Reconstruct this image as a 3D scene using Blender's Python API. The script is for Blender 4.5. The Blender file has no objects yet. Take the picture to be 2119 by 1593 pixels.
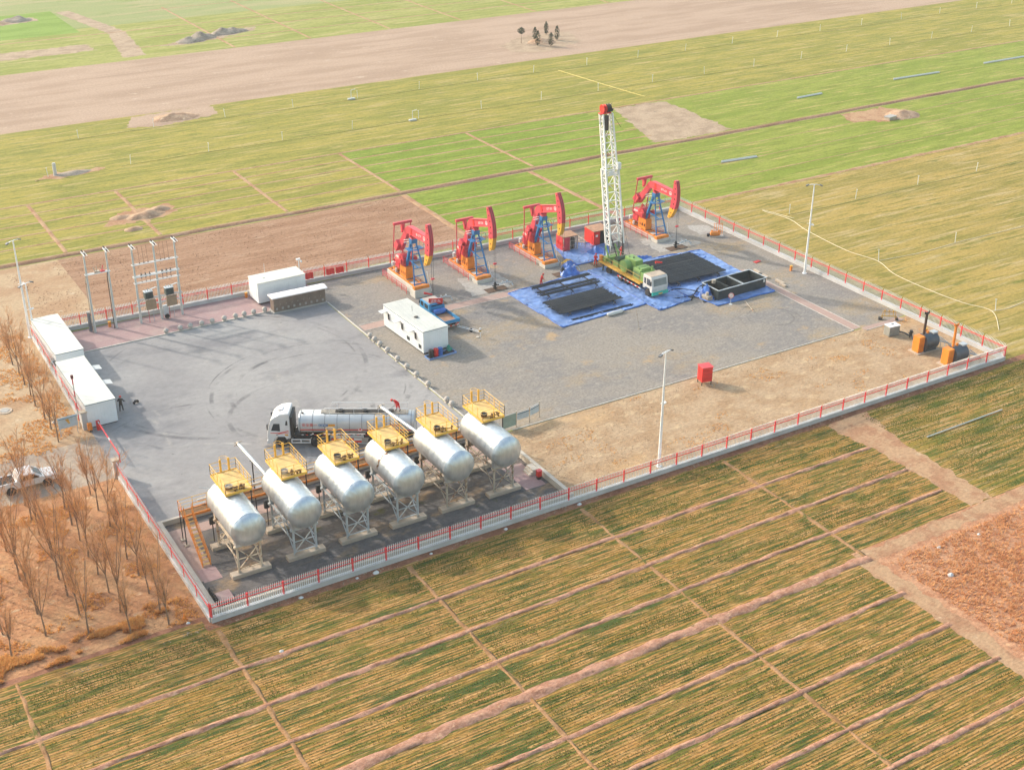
import bpy, math, random
import numpy as np
from mathutils import Vector, Matrix, noise
random.seed(7)
sc = bpy.context.scene
COL = sc.collection
R = math.radians
# ---------------------------------------------------------------- camera
cam = bpy.data.cameras.new("camera"); cam_o = bpy.data.objects.new("camera", cam); COL.objects.link(cam_o)
cam.sensor_width = 36; cam.lens = 45.6; cam.clip_start = 1; cam.clip_end = 4000
_p, _r, _y = R(27.107), R(.18325), R(31.2694)
fw = Vector((math.sin(_y)*math.cos(_p), math.cos(_y)*math.cos(_p), -math.sin(_p)))
rt = Vector((math.cos(_y), -math.sin(_y), 0)); up = rt.cross(fw)
rt2 = rt*math.cos(_r) + up*math.sin(_r); up2 = -rt*math.sin(_r) + up*math.cos(_r)
cam_o.matrix_world = Matrix(((rt2.x, up2.x, -fw.x, -22.855), (rt2.y, up2.y, -fw.y, -83.616), (rt2.z, up2.z, -fw.z, 64.0), (0, 0, 0, 1)))
sc.camera = cam_o
# ---------------------------------------------------------------- sky, sun, exposure
SUN_EL, SUN_AZ = R(29), R(122.8)          # azimuth measured from +X towards +Y
w = bpy.data.worlds.new("World"); sc.world = w; w.use_nodes = True
nt = w.node_tree; bg = nt.nodes["Background"]
sky = nt.nodes.new("ShaderNodeTexSky"); sky.sky_type = 'NISHITA'; sky.sun_disc = False
sky.sun_elevation = SUN_EL; sky.sun_rotation = math.pi/2 - SUN_AZ
sky.air_density = 1.9; sky.dust_density = 3.0; sky.ozone_density = 1.0; sky.altitude = 50
nt.links.new(sky.outputs[0], bg.inputs[0]); bg.inputs[1].default_value = 0.15
sl = bpy.data.lights.new("sun", 'SUN'); sl.energy = 2.0; sl.angle = R(1.8); sl.color = (1.0, .94, .85)
so = bpy.data.objects.new("sun", sl); COL.objects.link(so)
sd = Vector((math.cos(SUN_AZ)*math.cos(SUN_EL), math.sin(SUN_AZ)*math.cos(SUN_EL), math.sin(SUN_EL)))
so.rotation_euler = sd.to_track_quat('Z', 'Y').to_euler(); so.location = (0, 60, 60)
sc.view_settings.view_transform = 'Standard'; sc.view_settings.look = 'None'
sc.view_settings.gamma = 1; sc.view_settings.use_curve_mapping = False
sc.view_settings.exposure = 1.16
HAZE = 0.00024
sc.cycles.use_denoising = True; sc.cycles.denoising_input_passes = 'RGB_ALBEDO_NORMAL'; sc.cycles.denoising_prefilter = 'ACCURATE'; sc.cycles.max_bounces = 6; sc.cycles.diffuse_bounces = 3; sc.cycles.volume_bounces = 0

# ---------------------------------------------------------------- helpers
def C(r, g, b, k=1.0):
    """sRGB 0-255 to linear, scaled to an albedo"""
    f = lambda v: (v/255/12.92 if v/255 <= .04045 else ((v/255+.055)/1.055)**2.4)*k
    return (f(r), f(g), f(b))
class N:
    """small node-tree helper"""
    def __init__(s, name):
        s.m = bpy.data.materials.new(name); s.m.use_nodes = True; s.t = s.m.node_tree
        s.b = s.t.nodes["Principled BSDF"]
    def n(s, t, **k):
        x = s.t.nodes.new(t)
        for a, v in k.items(): setattr(x, a, v)
        return x
    def l(s, a, b): s.t.links.new(a, b)
    def noise(s, vec, scale, detail=4, rough=.55):
        x = s.n("ShaderNodeTexNoise"); x.inputs["Scale"].default_value = scale
        x.inputs["Detail"].default_value = detail; x.inputs["Roughness"].default_value = rough
        s.l(vec, x.inputs["Vector"]); return x.outputs["Fac"]
    def mp(s, vec, scale, loc=(0, 0, 0), rot=(0, 0, 0)):
        x = s.n("ShaderNodeMapping"); x.inputs["Scale"].default_value = scale
        x.inputs["Location"].default_value = loc; x.inputs["Rotation"].default_value = rot
        s.l(vec, x.inputs["Vector"]); return x.outputs[0]
    def rng(s, v, a, b, c=0., d=1.):
        x = s.n("ShaderNodeMapRange"); x.interpolation_type = 'SMOOTHSTEP'
        for i, q in enumerate((a, b, c, d)): x.inputs[i+1].default_value = q
        s.l(v, x.inputs[0]); return x.outputs[0]
    def mix(s, f, a, b):
        x = s.n("ShaderNodeMix", data_type='RGBA')
        for i, q in ((0, f), (6, a), (7, b)):
            if isinstance(q, (int, float)): x.inputs[i].default_value = q
            elif isinstance(q, (tuple, list)): x.inputs[i].default_value = (*q, 1)
            else: s.l(q, x.inputs[i])
        return x.outputs[2]
    def math(s, op, a, b=None):
        x = s.n("ShaderNodeMath", operation=op)
        for i, q in enumerate((a, b)):
            if q is None: continue
            if isinstance(q, (int, float)): x.inputs[i].default_value = q
            else: s.l(q, x.inputs[i])
        return x.outputs[0]
    def bump(s, h, st, dist):
        x = s.n("ShaderNodeBump"); x.inputs["Strength"].default_value = st; x.inputs["Distance"].default_value = dist
        s.l(h, x.inputs["Height"]); s.l(x.outputs[0], s.b.inputs["Normal"])
MATS = {}
def mat(name, col, rough=.6, metal=0., var=.12, scale=1.5, bump=0., bscale=15, rust=None, rust_amt=.5, alpha=1., fine=True):
    k = N(name); tc = k.n("ShaderNodeTexCoord").outputs["Object"]
    f = k.noise(tc, scale, 5)
    lo = tuple(c*(1-var) for c in col); hi = tuple(min(1, c*(1+var)) for c in col)
    c = k.mix(k.rng(f, .3, .7), lo, hi)
    if rust:
        f2 = k.noise(tc, scale*1.7, 8, .7)
        c = k.mix(k.rng(f2, rust_amt, rust_amt+.12), c, rust)
    k.l(c, k.b.inputs["Base Color"])
    k.b.inputs["Roughness"].default_value = rough; k.b.inputs["Metallic"].default_value = metal
    if bump: k.bump(k.noise(tc, bscale, 4), bump, .02)
    MATS[name] = k.m; return k.m
def ground(name, base, layers=(), rows=None, rings=(), bump=.4, bscale=3., bdist=.05, rough=.95, grain=(2.2, 4.5, .26)):
    """layers: (colour, (sx,sy), lo, hi, detail); rows: (colour, spacing, strength, wobble)"""
    k = N(name); pos = k.n("ShaderNodeNewGeometry").outputs["Position"]
    c = base
    for i, (col, (sx, sy), lo, hi, det) in enumerate(layers):
        f = k.noise(k.mp(pos, (sx, sy, 1), (i*13.7, i*7.3, 0)), 1.0, det, .6)
        c = k.mix(k.rng(f, lo, hi), c, col)
    hsrc = k.noise(k.mp(pos, (bscale, bscale, 1)), 1., 5, .7)
    if rows:
        col, sp, st, wob = rows
        sep = k.n("ShaderNodeSeparateXYZ"); k.l(pos, sep.inputs[0])
        nz = k.noise(k.mp(pos, (.25, .8, 1)), 1., 3)
        ph = k.math('ADD', k.math('MULTIPLY', sep.outputs[1], 2*math.pi/sp), k.math('MULTIPLY', nz, wob))
        s = k.math('SINE', ph)
        brk = k.noise(k.mp(pos, (1.3, 3.0, 1), (5, 9, 0)), 1., 5, .7)
        s = k.math('ADD', s, k.math('MULTIPLY', k.math('SUBTRACT', brk, .5), 5.0))
        c = k.mix(k.rng(s, -.1, .9, 0, st), c, col)
    for (cx, cy, r, wd, col, st) in rings:
        sep = k.n("ShaderNodeSeparateXYZ"); k.l(pos, sep.inputs[0])
        dx = k.math('SUBTRACT', sep.outputs[0], cx); dy = k.math('SUBTRACT', sep.outputs[1], cy)
        d = k.math('SQRT', k.math('ADD', k.math('MULTIPLY', dx, dx), k.math('MULTIPLY', dy, dy)))
        e = k.math('ABSOLUTE', k.math('SUBTRACT', d, r))
        m1 = k.rng(e, wd, wd*.4)
        m2 = k.rng(k.noise(k.mp(pos, (.22, .22, 1), (cx, r, 0)), 1., 5, .65), .45, .68)
        c = k.mix(k.math('MULTIPLY', k.math('MULTIPLY', m1, m2), st), c, col)
    gx, gy, ga = grain
    g1 = k.rng(k.noise(k.mp(pos, (gx, gy, 1), (31, 17, 0)), 1., 6, .75), .28, .72, 1-ga, 1+ga)
    vm = k.n("ShaderNodeVectorMath", operation='SCALE'); k.l(c, vm.inputs[0]); k.l(g1, vm.inputs["Scale"])
    k.l(vm.outputs[0], k.b.inputs["Base Color"])
    k.b.inputs["Roughness"].default_value = rough
    k.b.inputs["Specular IOR Level"].default_value = .2
    if bump: k.bump(hsrc, bump, bdist)
    MATS[name] = k.m; return k.m

class MB:
    """collects geometry for ONE mesh object"""
    def __init__(s): s.v = []; s.f = []; s.mi = []
    def add(s, vs, fs, mi=0):
        o = len(s.v); s.v += [tuple(q) for q in vs]; s.f += [tuple(i+o for i in f) for f in fs]; s.mi += [mi]*len(fs); return s
    def box(s, cx, cy, cz, sx, sy, sz, rz=0., M=None, mi=0):
        vs = [Vector((x*sx/2, y*sy/2, z*sz/2)) for x in (-1, 1) for y in (-1, 1) for z in (-1, 1)]
        m = M if M is not None else Matrix.Rotation(rz, 3, 'Z')
        vs = [m @ q + Vector((cx, cy, cz)) for q in vs]
        return s.add(vs, [(0, 1, 3, 2), (4, 6, 7, 5), (0, 4, 5, 1), (2, 3, 7, 6), (0, 2, 6, 4), (1, 5, 7, 3)], mi)
    def bx(s, x0, x1, y0, y1, z0, z1, mi=0): return s.box((x0+x1)/2, (y0+y1)/2, (z0+z1)/2, x1-x0, y1-y0, z1-z0, mi=mi)
    def bar(s, p, q, w, h=None, mi=0):
        p, q = Vector(p), Vector(q); d = q-p
        if d.length < 1e-6: return s
        m = d.to_track_quat('Y', 'Z').to_matrix()
        return s.box(*((p+q)/2), w, d.length, h or w, M=m, mi=mi)
    def tube(s, p, q, r0, r1=None, n=8, cap=True, mi=0):
        p, q = Vector(p), Vector(q); r1 = r0 if r1 is None else r1
        m = (q-p).to_track_quat('Z', 'Y').to_matrix()
        vs = [p + m @ Vector((r0*math.cos(a), r0*math.sin(a), 0)) for a in [2*math.pi*i/n for i in range(n)]]
        vs += [q + m @ Vector((r1*math.cos(a), r1*math.sin(a), 0)) for a in [2*math.pi*i/n for i in range(n)]]
        fs = [(i, (i+1) % n, n+(i+1) % n, n+i) for i in range(n)]
        if cap: fs += [tuple(range(n-1, -1, -1)), tuple(range(n, 2*n))]
        return s.add(vs, fs, mi)
    def path(s, pts, r, n=6, mi=0):
        pts = [Vector(p) for p in pts]; vs = []; fs = []
        for i, p in enumerate(pts):
            d = pts[min(i+1, len(pts)-1)] - pts[max(i-1, 0)]
            m = d.to_track_quat('Z', 'Y').to_matrix(); rr = r[i] if isinstance(r, (list, tuple)) else r
            vs += [p + m @ Vector((rr*math.cos(2*math.pi*j/n), rr*math.sin(2*math.pi*j/n), 0)) for j in range(n)]
            if i: fs += [((i-1)*n+j, (i-1)*n+(j+1) % n, i*n+(j+1) % n, i*n+j) for j in range(n)]
        fs += [tuple(range(n-1, -1, -1)), tuple(range(len(vs)-n, len(vs)))]
        return s.add(vs, fs, mi)
    def prism(s, poly, a, b, axis='X', mi=0):
        """polygon in the two other axes, extruded along axis from a to b"""
        def P(u, v, t): return (t, u, v) if axis == 'X' else ((u, t, v) if axis == 'Y' else (u, v, t))
        n = len(poly); vs = [P(u, v, a) for u, v in poly] + [P(u, v, b) for u, v in poly]
        fs = [(i, (i+1) % n, n+(i+1) % n, n+i) for i in range(n)] + [tuple(range(n-1, -1, -1)), tuple(range(n, 2*n))]
        return s.add(vs, fs, mi)
    def lathe(s, prof, n=24, M=None, org=(0, 0, 0), mi=0, ripple=None):
        """profile (r, t) revolved round local Z, placed by 3x3 M and org"""
        M = M or Matrix.Identity(3); org = Vector(org); vs = []; fs = []
        for k, (r, t) in enumerate(prof):
            for j in range(n):
                a = 2*math.pi*j/n; rr = r*(1+(ripple(j, k) if ripple else 0))
                vs.append(org + M @ Vector((rr*math.cos(a), rr*math.sin(a), t)))
            if k: fs += [((k-1)*n+j, (k-1)*n+(j+1) % n, k*n+(j+1) % n, k*n+j) for j in range(n)]
        if prof[0][0] > 1e-4: fs.append(tuple(range(n-1, -1, -1)))
        if prof[-1][0] > 1e-4: fs.append(tuple(range(len(vs)-n, len(vs))))
        return s.add(vs, fs, mi)
    def mesh(s, name, mats, smooth=False):
        me = bpy.data.meshes.new(name); me.from_pydata(s.v, [], s.f)
        for m in (mats if isinstance(mats, (list, tuple)) else [mats]): me.materials.append(MATS[m] if isinstance(m, str) else m)
        if any(s.mi): me.polygons.foreach_set('material_index', s.mi)
        me.validate(); me.update()
        import bmesh
        b = bmesh.new(); b.from_mesh(me); bmesh.ops.recalc_face_normals(b, faces=b.faces); b.to_mesh(me); b.free()
        if smooth: me.shade_smooth() if not isinstance(smooth, float) else me.set_sharp_from_angle(angle=smooth)
        if isinstance(smooth, float): me.shade_smooth(); me.set_sharp_from_angle(angle=smooth)
        return me
    def build(s, name, mats, parent=None, smooth=False, bevel=0., loc=None):
        o = bpy.data.objects.new(name, s.mesh(name, mats, smooth)); COL.objects.link(o)
        if parent: o.parent = parent
        if loc: o.location = loc
        if bevel:
            b = o.modifiers.new('bevel', 'BEVEL'); b.width = bevel; b.segments = 2; b.limit_method = 'ANGLE'; b.angle_limit = R(40)
        return o
ROTX90 = Matrix.Rotation(R(-90), 3, 'X')   # local Z -> world +Y
ROTY90 = Matrix.Rotation(R(90), 3, 'Y')    # local Z -> world +X
def tag(o, label, cat, group=None, kind=None):
    if label: o['label'] = label
    if cat: o['category'] = cat
    if group: o['group'] = group
    if kind: o['kind'] = kind
    return o
def struct(o): o['kind'] = 'structure'; return o
def thing(name, label, cat, loc=(0, 0, 0), rz=0., group=None):
    o = bpy.data.objects.new(name, None); COL.objects.link(o); o.location = loc; o.rotation_euler = (0, 0, rz)
    o.empty_display_size = .3
    return tag(o, label, cat, group)
def kids(o): return [c for c in bpy.data.objects if c.parent == o]
def copy_tree(o, parent=None, kd=None):
    c = o.copy(); COL.objects.link(c)
    if parent: c.parent = parent
    for ch in o.children: copy_tree(ch, c)
    return c
def inst(name, me, parent, loc, rot=(0, 0, 0), scale=None):
    o = bpy.data.objects.new(name, me); COL.objects.link(o); o.parent = parent; o.location = loc; o.rotation_euler = rot
    if scale: o.scale = scale
    return o
def text(body, size, mname, parent, M, name='lettering', width=None, ext=.003):
    c = bpy.data.curves.new('lettering', 'FONT'); c.body = body; c.size = size; c.align_x = 'CENTER'; c.align_y = 'CENTER'; c.extrude = ext; c.resolution_u = 3
    t = bpy.data.objects.new('tmp', c); COL.objects.link(t)
    me = bpy.data.meshes.new_from_object(t.evaluated_get(bpy.context.evaluated_depsgraph_get()))
    bpy.data.objects.remove(t)
    if width:
        xs = [v.co.x for v in me.vertices]; k = width/(max(xs)-min(xs))
        me.transform(Matrix.Diagonal((k, 1, 1, 1)))
    me.transform(M); me.materials.clear(); me.materials.append(MATS[mname])
    o = bpy.data.objects.new(name, me); COL.objects.link(o); o.parent = parent
    return o
def frame(x, y, z, ex, ey):
    """4x4 whose local X axis is ex and local Y axis is ey, at x,y,z"""
    ex, ey = Vector(ex).normalized(), Vector(ey).normalized(); ez = ex.cross(ey)
    return Matrix(((ex.x, ey.x, ez.x, x), (ex.y, ey.y, ez.y, y), (ex.z, ey.z, ez.z, z), (0, 0, 0, 1)))
def subdiv_quad(x0, x1, y0, y1, nx, ny, zf, jit=0.):
    vs = [(x0+(x1-x0)*i/nx, y0+(y1-y0)*j/ny, 0) for j in range(ny+1) for i in range(nx+1)]
    vs = [(x+random.uniform(-jit, jit), y+random.uniform(-jit, jit), zf(x, y)) for x, y, z in vs]
    fs = [(j*(nx+1)+i, j*(nx+1)+i+1, (j+1)*(nx+1)+i+1, (j+1)*(nx+1)+i) for j in range(ny) for i in range(nx)]
    return vs, fs
# ---------------------------------------------------------------- materials of the ground
K = .60
soilA = C(196, 150, 118, K); soilB = C(176, 128, 98, K); soilC = C(212, 172, 138, K)
ground('wheat_near', C(212, 156, 92, K), [
    (C(192, 144, 70, K), (.09, .7), .42, .60, 6), (C(226, 174, 114, K), (.2, 1.4), .54, .66, 7),
    (C(122, 120, 46, K), (.26, 3.7), .46, .59, 6), (C(74, 96, 40, K), (.18, 3.7), .52, .61, 6), (C(82, 102, 42, K), (.05, .40), .57, .69, 7),
    (C(222, 170, 104, K), (.30, 3.0), .54, .64, 6)],
    rows=(C(92, 84, 42, K), .27, .65, 1.2), bump=.6, bscale=5, grain=(3, 8, .32))
ground('wheat_right', C(208, 158, 92, K), [
    (C(178, 148, 66, K), (.09, .7), .42, .60, 6), (C(110, 118, 44, K), (.2, 3.2), .46, .58, 6), (C(88, 102, 46, K), (.05, .4), .54, .66, 7),
    (C(216, 174, 118, K), (.14, 2.0), .52, .62, 6)], rows=(C(98, 96, 44, K), .27, .6, 1.2), bump=.6, bscale=5, grain=(3, 8, .32))
ground('wheat_olive', C(186, 170, 80, K), [
    (C(158, 154, 64, K), (.04, .28), .42, .60, 7), (C(140, 142, 56, K), (.16, 1.8), .48, .62, 6), (C(202, 180, 116, K), (.10, 1.1), .52, .66, 7),
    (C(120, 126, 48, K), (.5, 2.0), .58, .70, 6)], bump=.4, bscale=2, grain=(1.6, 4, .28))
ground('wheat_green', C(166, 174, 74, K), [
    (C(144, 160, 54, K), (.04, .28), .40, .60, 7), (C(138, 148, 52, K), (.14, 1.7), .47, .61, 6), (C(198, 182, 108, K), (.10, 1.0), .53, .67, 7),
    (C(122, 136, 46, K), (.5, 2.0), .58, .70, 6)], bump=.4, bscale=2, grain=(1.6, 4, .28))
ground('wheat_lush', C(156, 172, 66, K), [
    (C(136, 158, 46, K), (.06, .4), .40, .60, 7), (C(126, 144, 42, K), (.18, 1.9), .47, .61, 6), (C(190, 180, 90, K), (.14, 1.2), .57, .69, 7),
    (C(118, 138, 40, K), (.6, 2.0), .58, .70, 6)], bump=.4, bscale=2, grain=(1.8, 4, .28))
ground('wheat_far', C(178, 178, 96, K), [
    (C(158, 164, 76, K), (.03, .16), .42, .6, 6), (C(196, 184, 120, K), (.06, .5), .5, .66, 7),
    (C(140, 150, 64, K), (.2, 1.2), .52, .68, 6)], bump=.3, bscale=1.5, grain=(1, 2.5, .24))
ground('wheat_pale', C(166, 174, 112, K), [(C(186, 178, 128, K), (.03, .15), .45, .62, 6), (C(146, 160, 86, K), (.1, .4), .55, .7, 6)], bump=.3, bscale=1.)
ground('wheat_bright', C(150, 178, 78, K), [(C(136, 166, 62, K), (.05, .2), .45, .6, 5)], bump=.3, bscale=1.)
ground('wheat_dry', C(196, 168, 92, K), [
    (C(170, 152, 78, K), (.04, .26), .42, .60, 7), (C(206, 182, 128, K), (.10, 1.1), .50, .66, 7), (C(150, 140, 62, K), (.16, 1.6), .50, .63, 6),
    (C(126, 130, 52, K), (.1, .5), .60, .70, 8)], bump=.4, bscale=2, grain=(1.8, 4, .28))
ground('bare_soil', C(206, 176, 152, K), [
    (C(190, 160, 136, K), (.04, .2), .42, .62, 6), (C(220, 194, 170, K), (.3, .6), .60, .72, 6), (C(178, 150, 128, K), (.02, 1.2), .58, .7, 4)], bump=.4, bscale=1.5)
ground('tilled_soil', C(192, 152, 122, K), [
    (C(172, 130, 100, K), (.10, .5), .42, .62, 6), (C(206, 172, 144, K), (.2, .5), .56, .72, 6), (C(150, 112, 86, K), (.06, 2.2), .60, .72, 4)],
    rows=(C(170, 130, 102, K), .9, .4, 6.), bump=.7, bscale=2.5, bdist=.1)
ground('sandy_soil', C(212, 182, 146, K), [(C(196, 158, 122, K), (.12, .2), .42, .62, 6), (C(224, 200, 168, K), (.4, .4), .58, .72, 6), (C(176, 138, 102, K), (.5, .9), .64, .76, 6)], bump=.6, bscale=2)
ground('dirt_path', C(208, 168, 130, K), [(C(190, 142, 108, K), (.4, .4), .42, .62, 6), (C(222, 190, 154, K), (.7, .7), .58, .72, 6)], bump=.6, bscale=4)
ground('ridge_soil', C(204, 154, 128, .62), [(C(184, 132, 106, .62), (1.2, 1.2), .42, .62, 6), (C(222, 176, 144, .64), (2, 2), .54, .70, 6), (C(140, 122, 66, K), (.5, 2.2), .62, .70, 5)], bump=.8, bscale=5, bdist=.08)
ground('wheat_straw_soil', C(198, 152, 110, K), [(C(176, 130, 86, K), (.8, .8), .42, .6, 6), (C(112, 112, 52, K), (1.2, .7), .56, .66, 6)], bump=.6, bscale=5)
ground('fence_soil', C(180, 126, 98, K), [(C(158, 106, 80, K), (.8, .8), .42, .6, 6), (C(206, 164, 132, K), (1.5, 1.5), .6, .72, 6)], bump=.8, bscale=5, bdist=.08)
ground('yard_soil', C(206, 176, 142, K), [
    (C(192, 158, 122, K), (.3, .4), .40, .62, 7), (C(222, 192, 154, K), (.5, .9), .50, .70, 7), (C(184, 144, 108, K), (1.6, 3.2), .58, .72, 6),
    (C(216, 178, 132, K), (.08, .1), .54, .72, 4)], bump=.8, bscale=2.4, bdist=.10)
ground('orchard_litter', C(210, 150, 106, K), [
    (C(218, 166, 120, K), (.25, .3), .42, .62, 6), (C(184, 128, 92, K), (.3, .4), .52, .68, 7), (C(232, 196, 156, K), (.6, 1.0), .60, .70, 7),
    (C(164, 116, 84, K), (1.1, 1.5), .60, .72, 6)], bump=.9, bscale=3, bdist=.1, grain=(2.5, 3.5, .3))
ground('track_gravel', C(196, 176, 156, K), [(C(178, 160, 144, K), (.2, .4), .42, .62, 6), (C(214, 192, 166, K), (.5, .8), .55, .7, 6)], bump=.5, bscale=4)
ground('asphalt', C(170, 166, 165, K), [
    (C(184, 180, 177, K), (.07, .06), .42, .62, 5), (C(154, 151, 152, K), (.10, .16), .52, .68, 6), (C(190, 184, 176, K), (.3, .10), .60, .72, 6),
    (C(136, 133, 133, K), (1.4, 1.9), .62, .74, 7), (C(122, 119, 119, K), (.25, .35), .68, .74, 7)],
    rings=[(24, 33, 9.6, .35, C(118, 116, 118, K), .95), (24, 33, 11.6, .3, C(118, 116, 118, K), .9), (20, 29, 7.4, .35, C(120, 118, 120, K), .85),
           (10, 20, 9.0, .3, C(190, 186, 180, K), .6), (17, 42, 15, .35, C(122, 120, 122, K), .8), (30, 18, 13, .3, C(186, 182, 178, K), .5), (2, 12, 17.5, .25, C(204, 198, 190, K), .8), (24, 33, 9.0, .12, C(112, 110, 112, K), .8), (24, 33, 12.2, .12, C(112, 110, 112, K), .8), (8, 26, 11, .2, C(118, 116, 118, K), .7), (17, 42, 14.2, .15, C(118, 116, 118, K), .7)],
    bump=.25, bscale=8, bdist=.02, rough=.85, grain=(1.2, 1.6, .10))
ground('grey_gravel', C(174, 164, 152, K), [
    (C(156, 150, 146, K), (.07, .10), .42, .60, 7), (C(190, 168, 138, K), (.08, .12), .50, .66, 8), (C(184, 175, 164, K), (.9, 1.5), .46, .72, 10),
    (C(142, 135, 129, K), (3.4, 5.2), .48, .72, 10), (C(204, 174, 136, K), (.22, .3), .60, .72, 7)], grain=(3.2, 4.6, .22),
    rings=[(78.6, 22.2, 2.2, .16, C(130, 124, 118, K), .9), (78.6, 22.2, 2.7, .14, C(130, 124, 118, K), .9), (78.4, 22.2, 3.2, .14, C(130, 124, 118, K), .9), (78.6, 22.2, 4.4, .2, C(140, 132, 126, K), .7), (60, 24, 9, .3, C(186, 174, 158, K), .6)],
    bump=.9, bscale=7, bdist=.05)
ground('dark_gravel', C(132, 125, 121, K), [
    (C(112, 108, 107, K), (.3, .3), .42, .6, 6), (C(176, 148, 118, K), (.28, .4), .50, .66, 7), (C(134, 130, 128, K), (3, 3), .58, .7, 4), (C(112, 112, 74, K), (.5, .6), .62, .74, 6)], bump=.9, bscale=7, bdist=.05)
ground('pale_concrete', C(198, 192, 184, K), [(C(180, 172, 162, K), (.3, .4), .45, .65, 6), (C(214, 206, 196, K), (.8, .8), .56, .7, 6)], bump=.2, bscale=6)
ground('patch_gravel', C(206, 180, 152, K), [(C(184, 158, 132, K), (.3, .4), .42, .62, 6), (C(166, 144, 122, K), (.6, .5), .60, .7, 7)], bump=.7, bscale=2)
ground('corn_soil', C(208, 156, 120, .70), [(C(188, 132, 98, .70), (.6, .7), .42, .6, 6), (C(228, 180, 138, .72), (1.2, 1.2), .56, .7, 6)], bump=.9, bscale=4, bdist=.1)
def paver(name, c1, c2, mort, scale):
    k = N(name); pos = k.n("ShaderNodeNewGeometry").outputs["Position"]
    b = k.n("ShaderNodeTexBrick"); k.l(k.mp(pos, (1, 1, 1)), b.inputs["Vector"]); b.inputs["Scale"].default_value = scale
    for i, q in (("Color1", c1), ("Color2", c2), ("Mortar", mort)): b.inputs[i].default_value = (*q, 1)
    b.inputs["Mortar Size"].default_value = .03
    f = k.noise(k.mp(pos, (.35, .5, 1)), 1., 6, .65)
    k.l(k.mix(k.rng(f, .45, .72, 0, .7), b.outputs[0], C(206, 184, 172, K)), k.b.inputs["Base Color"]); k.b.inputs["Roughness"].default_value = .9
    k.bump(b.outputs["Fac"], .3, -.01); MATS[name] = k.m
paver('pink_paving', C(204, 166, 164, K), C(190, 148, 148, K), C(186, 160, 152, K), 2.2)
paver('red_paving', C(200, 162, 150, K), C(212, 178, 164, K), C(186, 160, 146, K), 2.2)

# ---------------------------------------------------------------- the ground: one sheet to the horizon, plots laid on it
def ragged(poly, amp, step):
    out = []
    for i in range(len(poly)):
        a, b = Vector((*poly[i], 0)), Vector((*poly[(i+1) % len(poly)], 0)); n = max(1, int((b-a).length/step))
        for k in range(n): p = a.lerp(b, k/n); out.append((p.x+amp*(noise.noise(p*.9)+.6*noise.noise(p*2.7)), p.y+amp*(noise.noise(p*.9+Vector((7, 3, 1)))+.6*noise.noise(p*2.7+Vector((2, 9, 4))))))
    return out
def sheet(name, m, poly, z, rag=None):
    if rag is None: rag = {'dirt_path': .45, 'bare_plot': .9, 'concrete_apron': .7, 'soil_strip': .12}.get(name, 0)
    if rag: poly = ragged(poly, rag, .35 if rag < .5 else .5)
    o = MB().add([(x, y, z) for x, y in poly], [tuple(range(len(poly)))]).build(name, m); return struct(o)
def rect(name, m, x0, x1, y0, y1, z=.004, rag=None): return sheet(name, m, [(x0, y0), (x1, y0), (x1, y1), (x0, y1)], z, rag)
sheet('ground', 'wheat_far', [(-2500, -2500), (2500, -2500), (2500, 3500), (-2500, 3500)], 0)
# foreground wheat and its paths
rect('wheat_field', 'wheat_near', -120, -.6, -120, .55); rect('wheat_field', 'wheat_near', -.6, 50.6, -120, -.9)
rect('wheat_field', 'wheat_near', 50.6, 68.6, -19.2, -.9)
rect('wheat_field', 'wheat_right', 68.6, 260, -19.2, -.9)
sheet('dirt_path', 'dirt_path', [(65.6, -19.2), (68.6, -19.2), (69.0, -8), (70.6, -.9), (64.6, -.9), (65.6, -7)], .008)
rect('dirt_path', 'dirt_path', 50.6, 120, -21.0, -19.4, .0095); rect('dirt_path', 'dirt_path', 50.0, 51.8, -60, -20.8, .011)
rect('corn_field', 'corn_soil', 50.6, 260, -120, -19.2)
rect('soil_strip', 'fence_soil', -.6, 110, -.9, 0.0, .0125)
rect('soil_strip', 'fence_soil', -40, -.6, .5, 1.05, .008)
# orchard, entrance track
rect('orchard_ground', 'orchard_litter', -120, .35, 1.0, 26.0)
rect('soil_strip', 'fence_soil', -.6, .9, 0.0, 1.0, .0052, 0)
rect('entrance_track', 'track_gravel', -120, .4, 26.0, 34.6)
rect('orchard_ground', 'sandy_soil', -120, .45, 34.6, 62.5)
# behind the yard
rect('tilled_field', 'tilled_soil', 9, 60.4, 62.5, 85.6); rect('tilled_field', 'sandy_soil', -120, 9, 62.5, 85.6)
rect('wheat_field', 'wheat_lush', 60.4, 83.0, 60.2, 85.6); rect('wheat_field', 'wheat_green', 83.6, 400, 60.8, 85.6)
rect('wheat_field', 'wheat_dry', 93.2, 400, -.9, 60.2); rect('dirt_path', 'dirt_path', 96, 300, 59.8, 60.6, .008, .25)
rect('wheat_field', 'wheat_olive', -200, 61, 87.6, 109.8); rect('wheat_field', 'wheat_lush', 61, 110, 87.6, 109.8)
sheet('bare_plot', 'patch_gravel', [(109.5, 88), (126.5, 87.6), (127.8, 109.5), (116.5, 109.8)], .008)
rect('wheat_field', 'wheat_green', 110, 450, 87.6, 109.8)
rect('wheat_field', 'wheat_olive', -250, 500, 110.4, 150)
rect('bare_field', 'bare_soil', -300, 700, 150, 193)
rect('wheat_field', 'wheat_far', -300, 800, 193, 230); rect('wheat_field', 'wheat_bright', -60, 48.8, 226, 254, .008)
rect('wheat_field', 'wheat_pale', -400, 1000, 230, 420)
rect('bare_plot', 'patch_gravel', -100, 47, 206, 213, .008); sheet('dirt_path', 'patch_gravel', [(50, 196), (55, 196), (58, 222), (53, 252), (49.5, 252), (54, 222)], .012)
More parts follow.
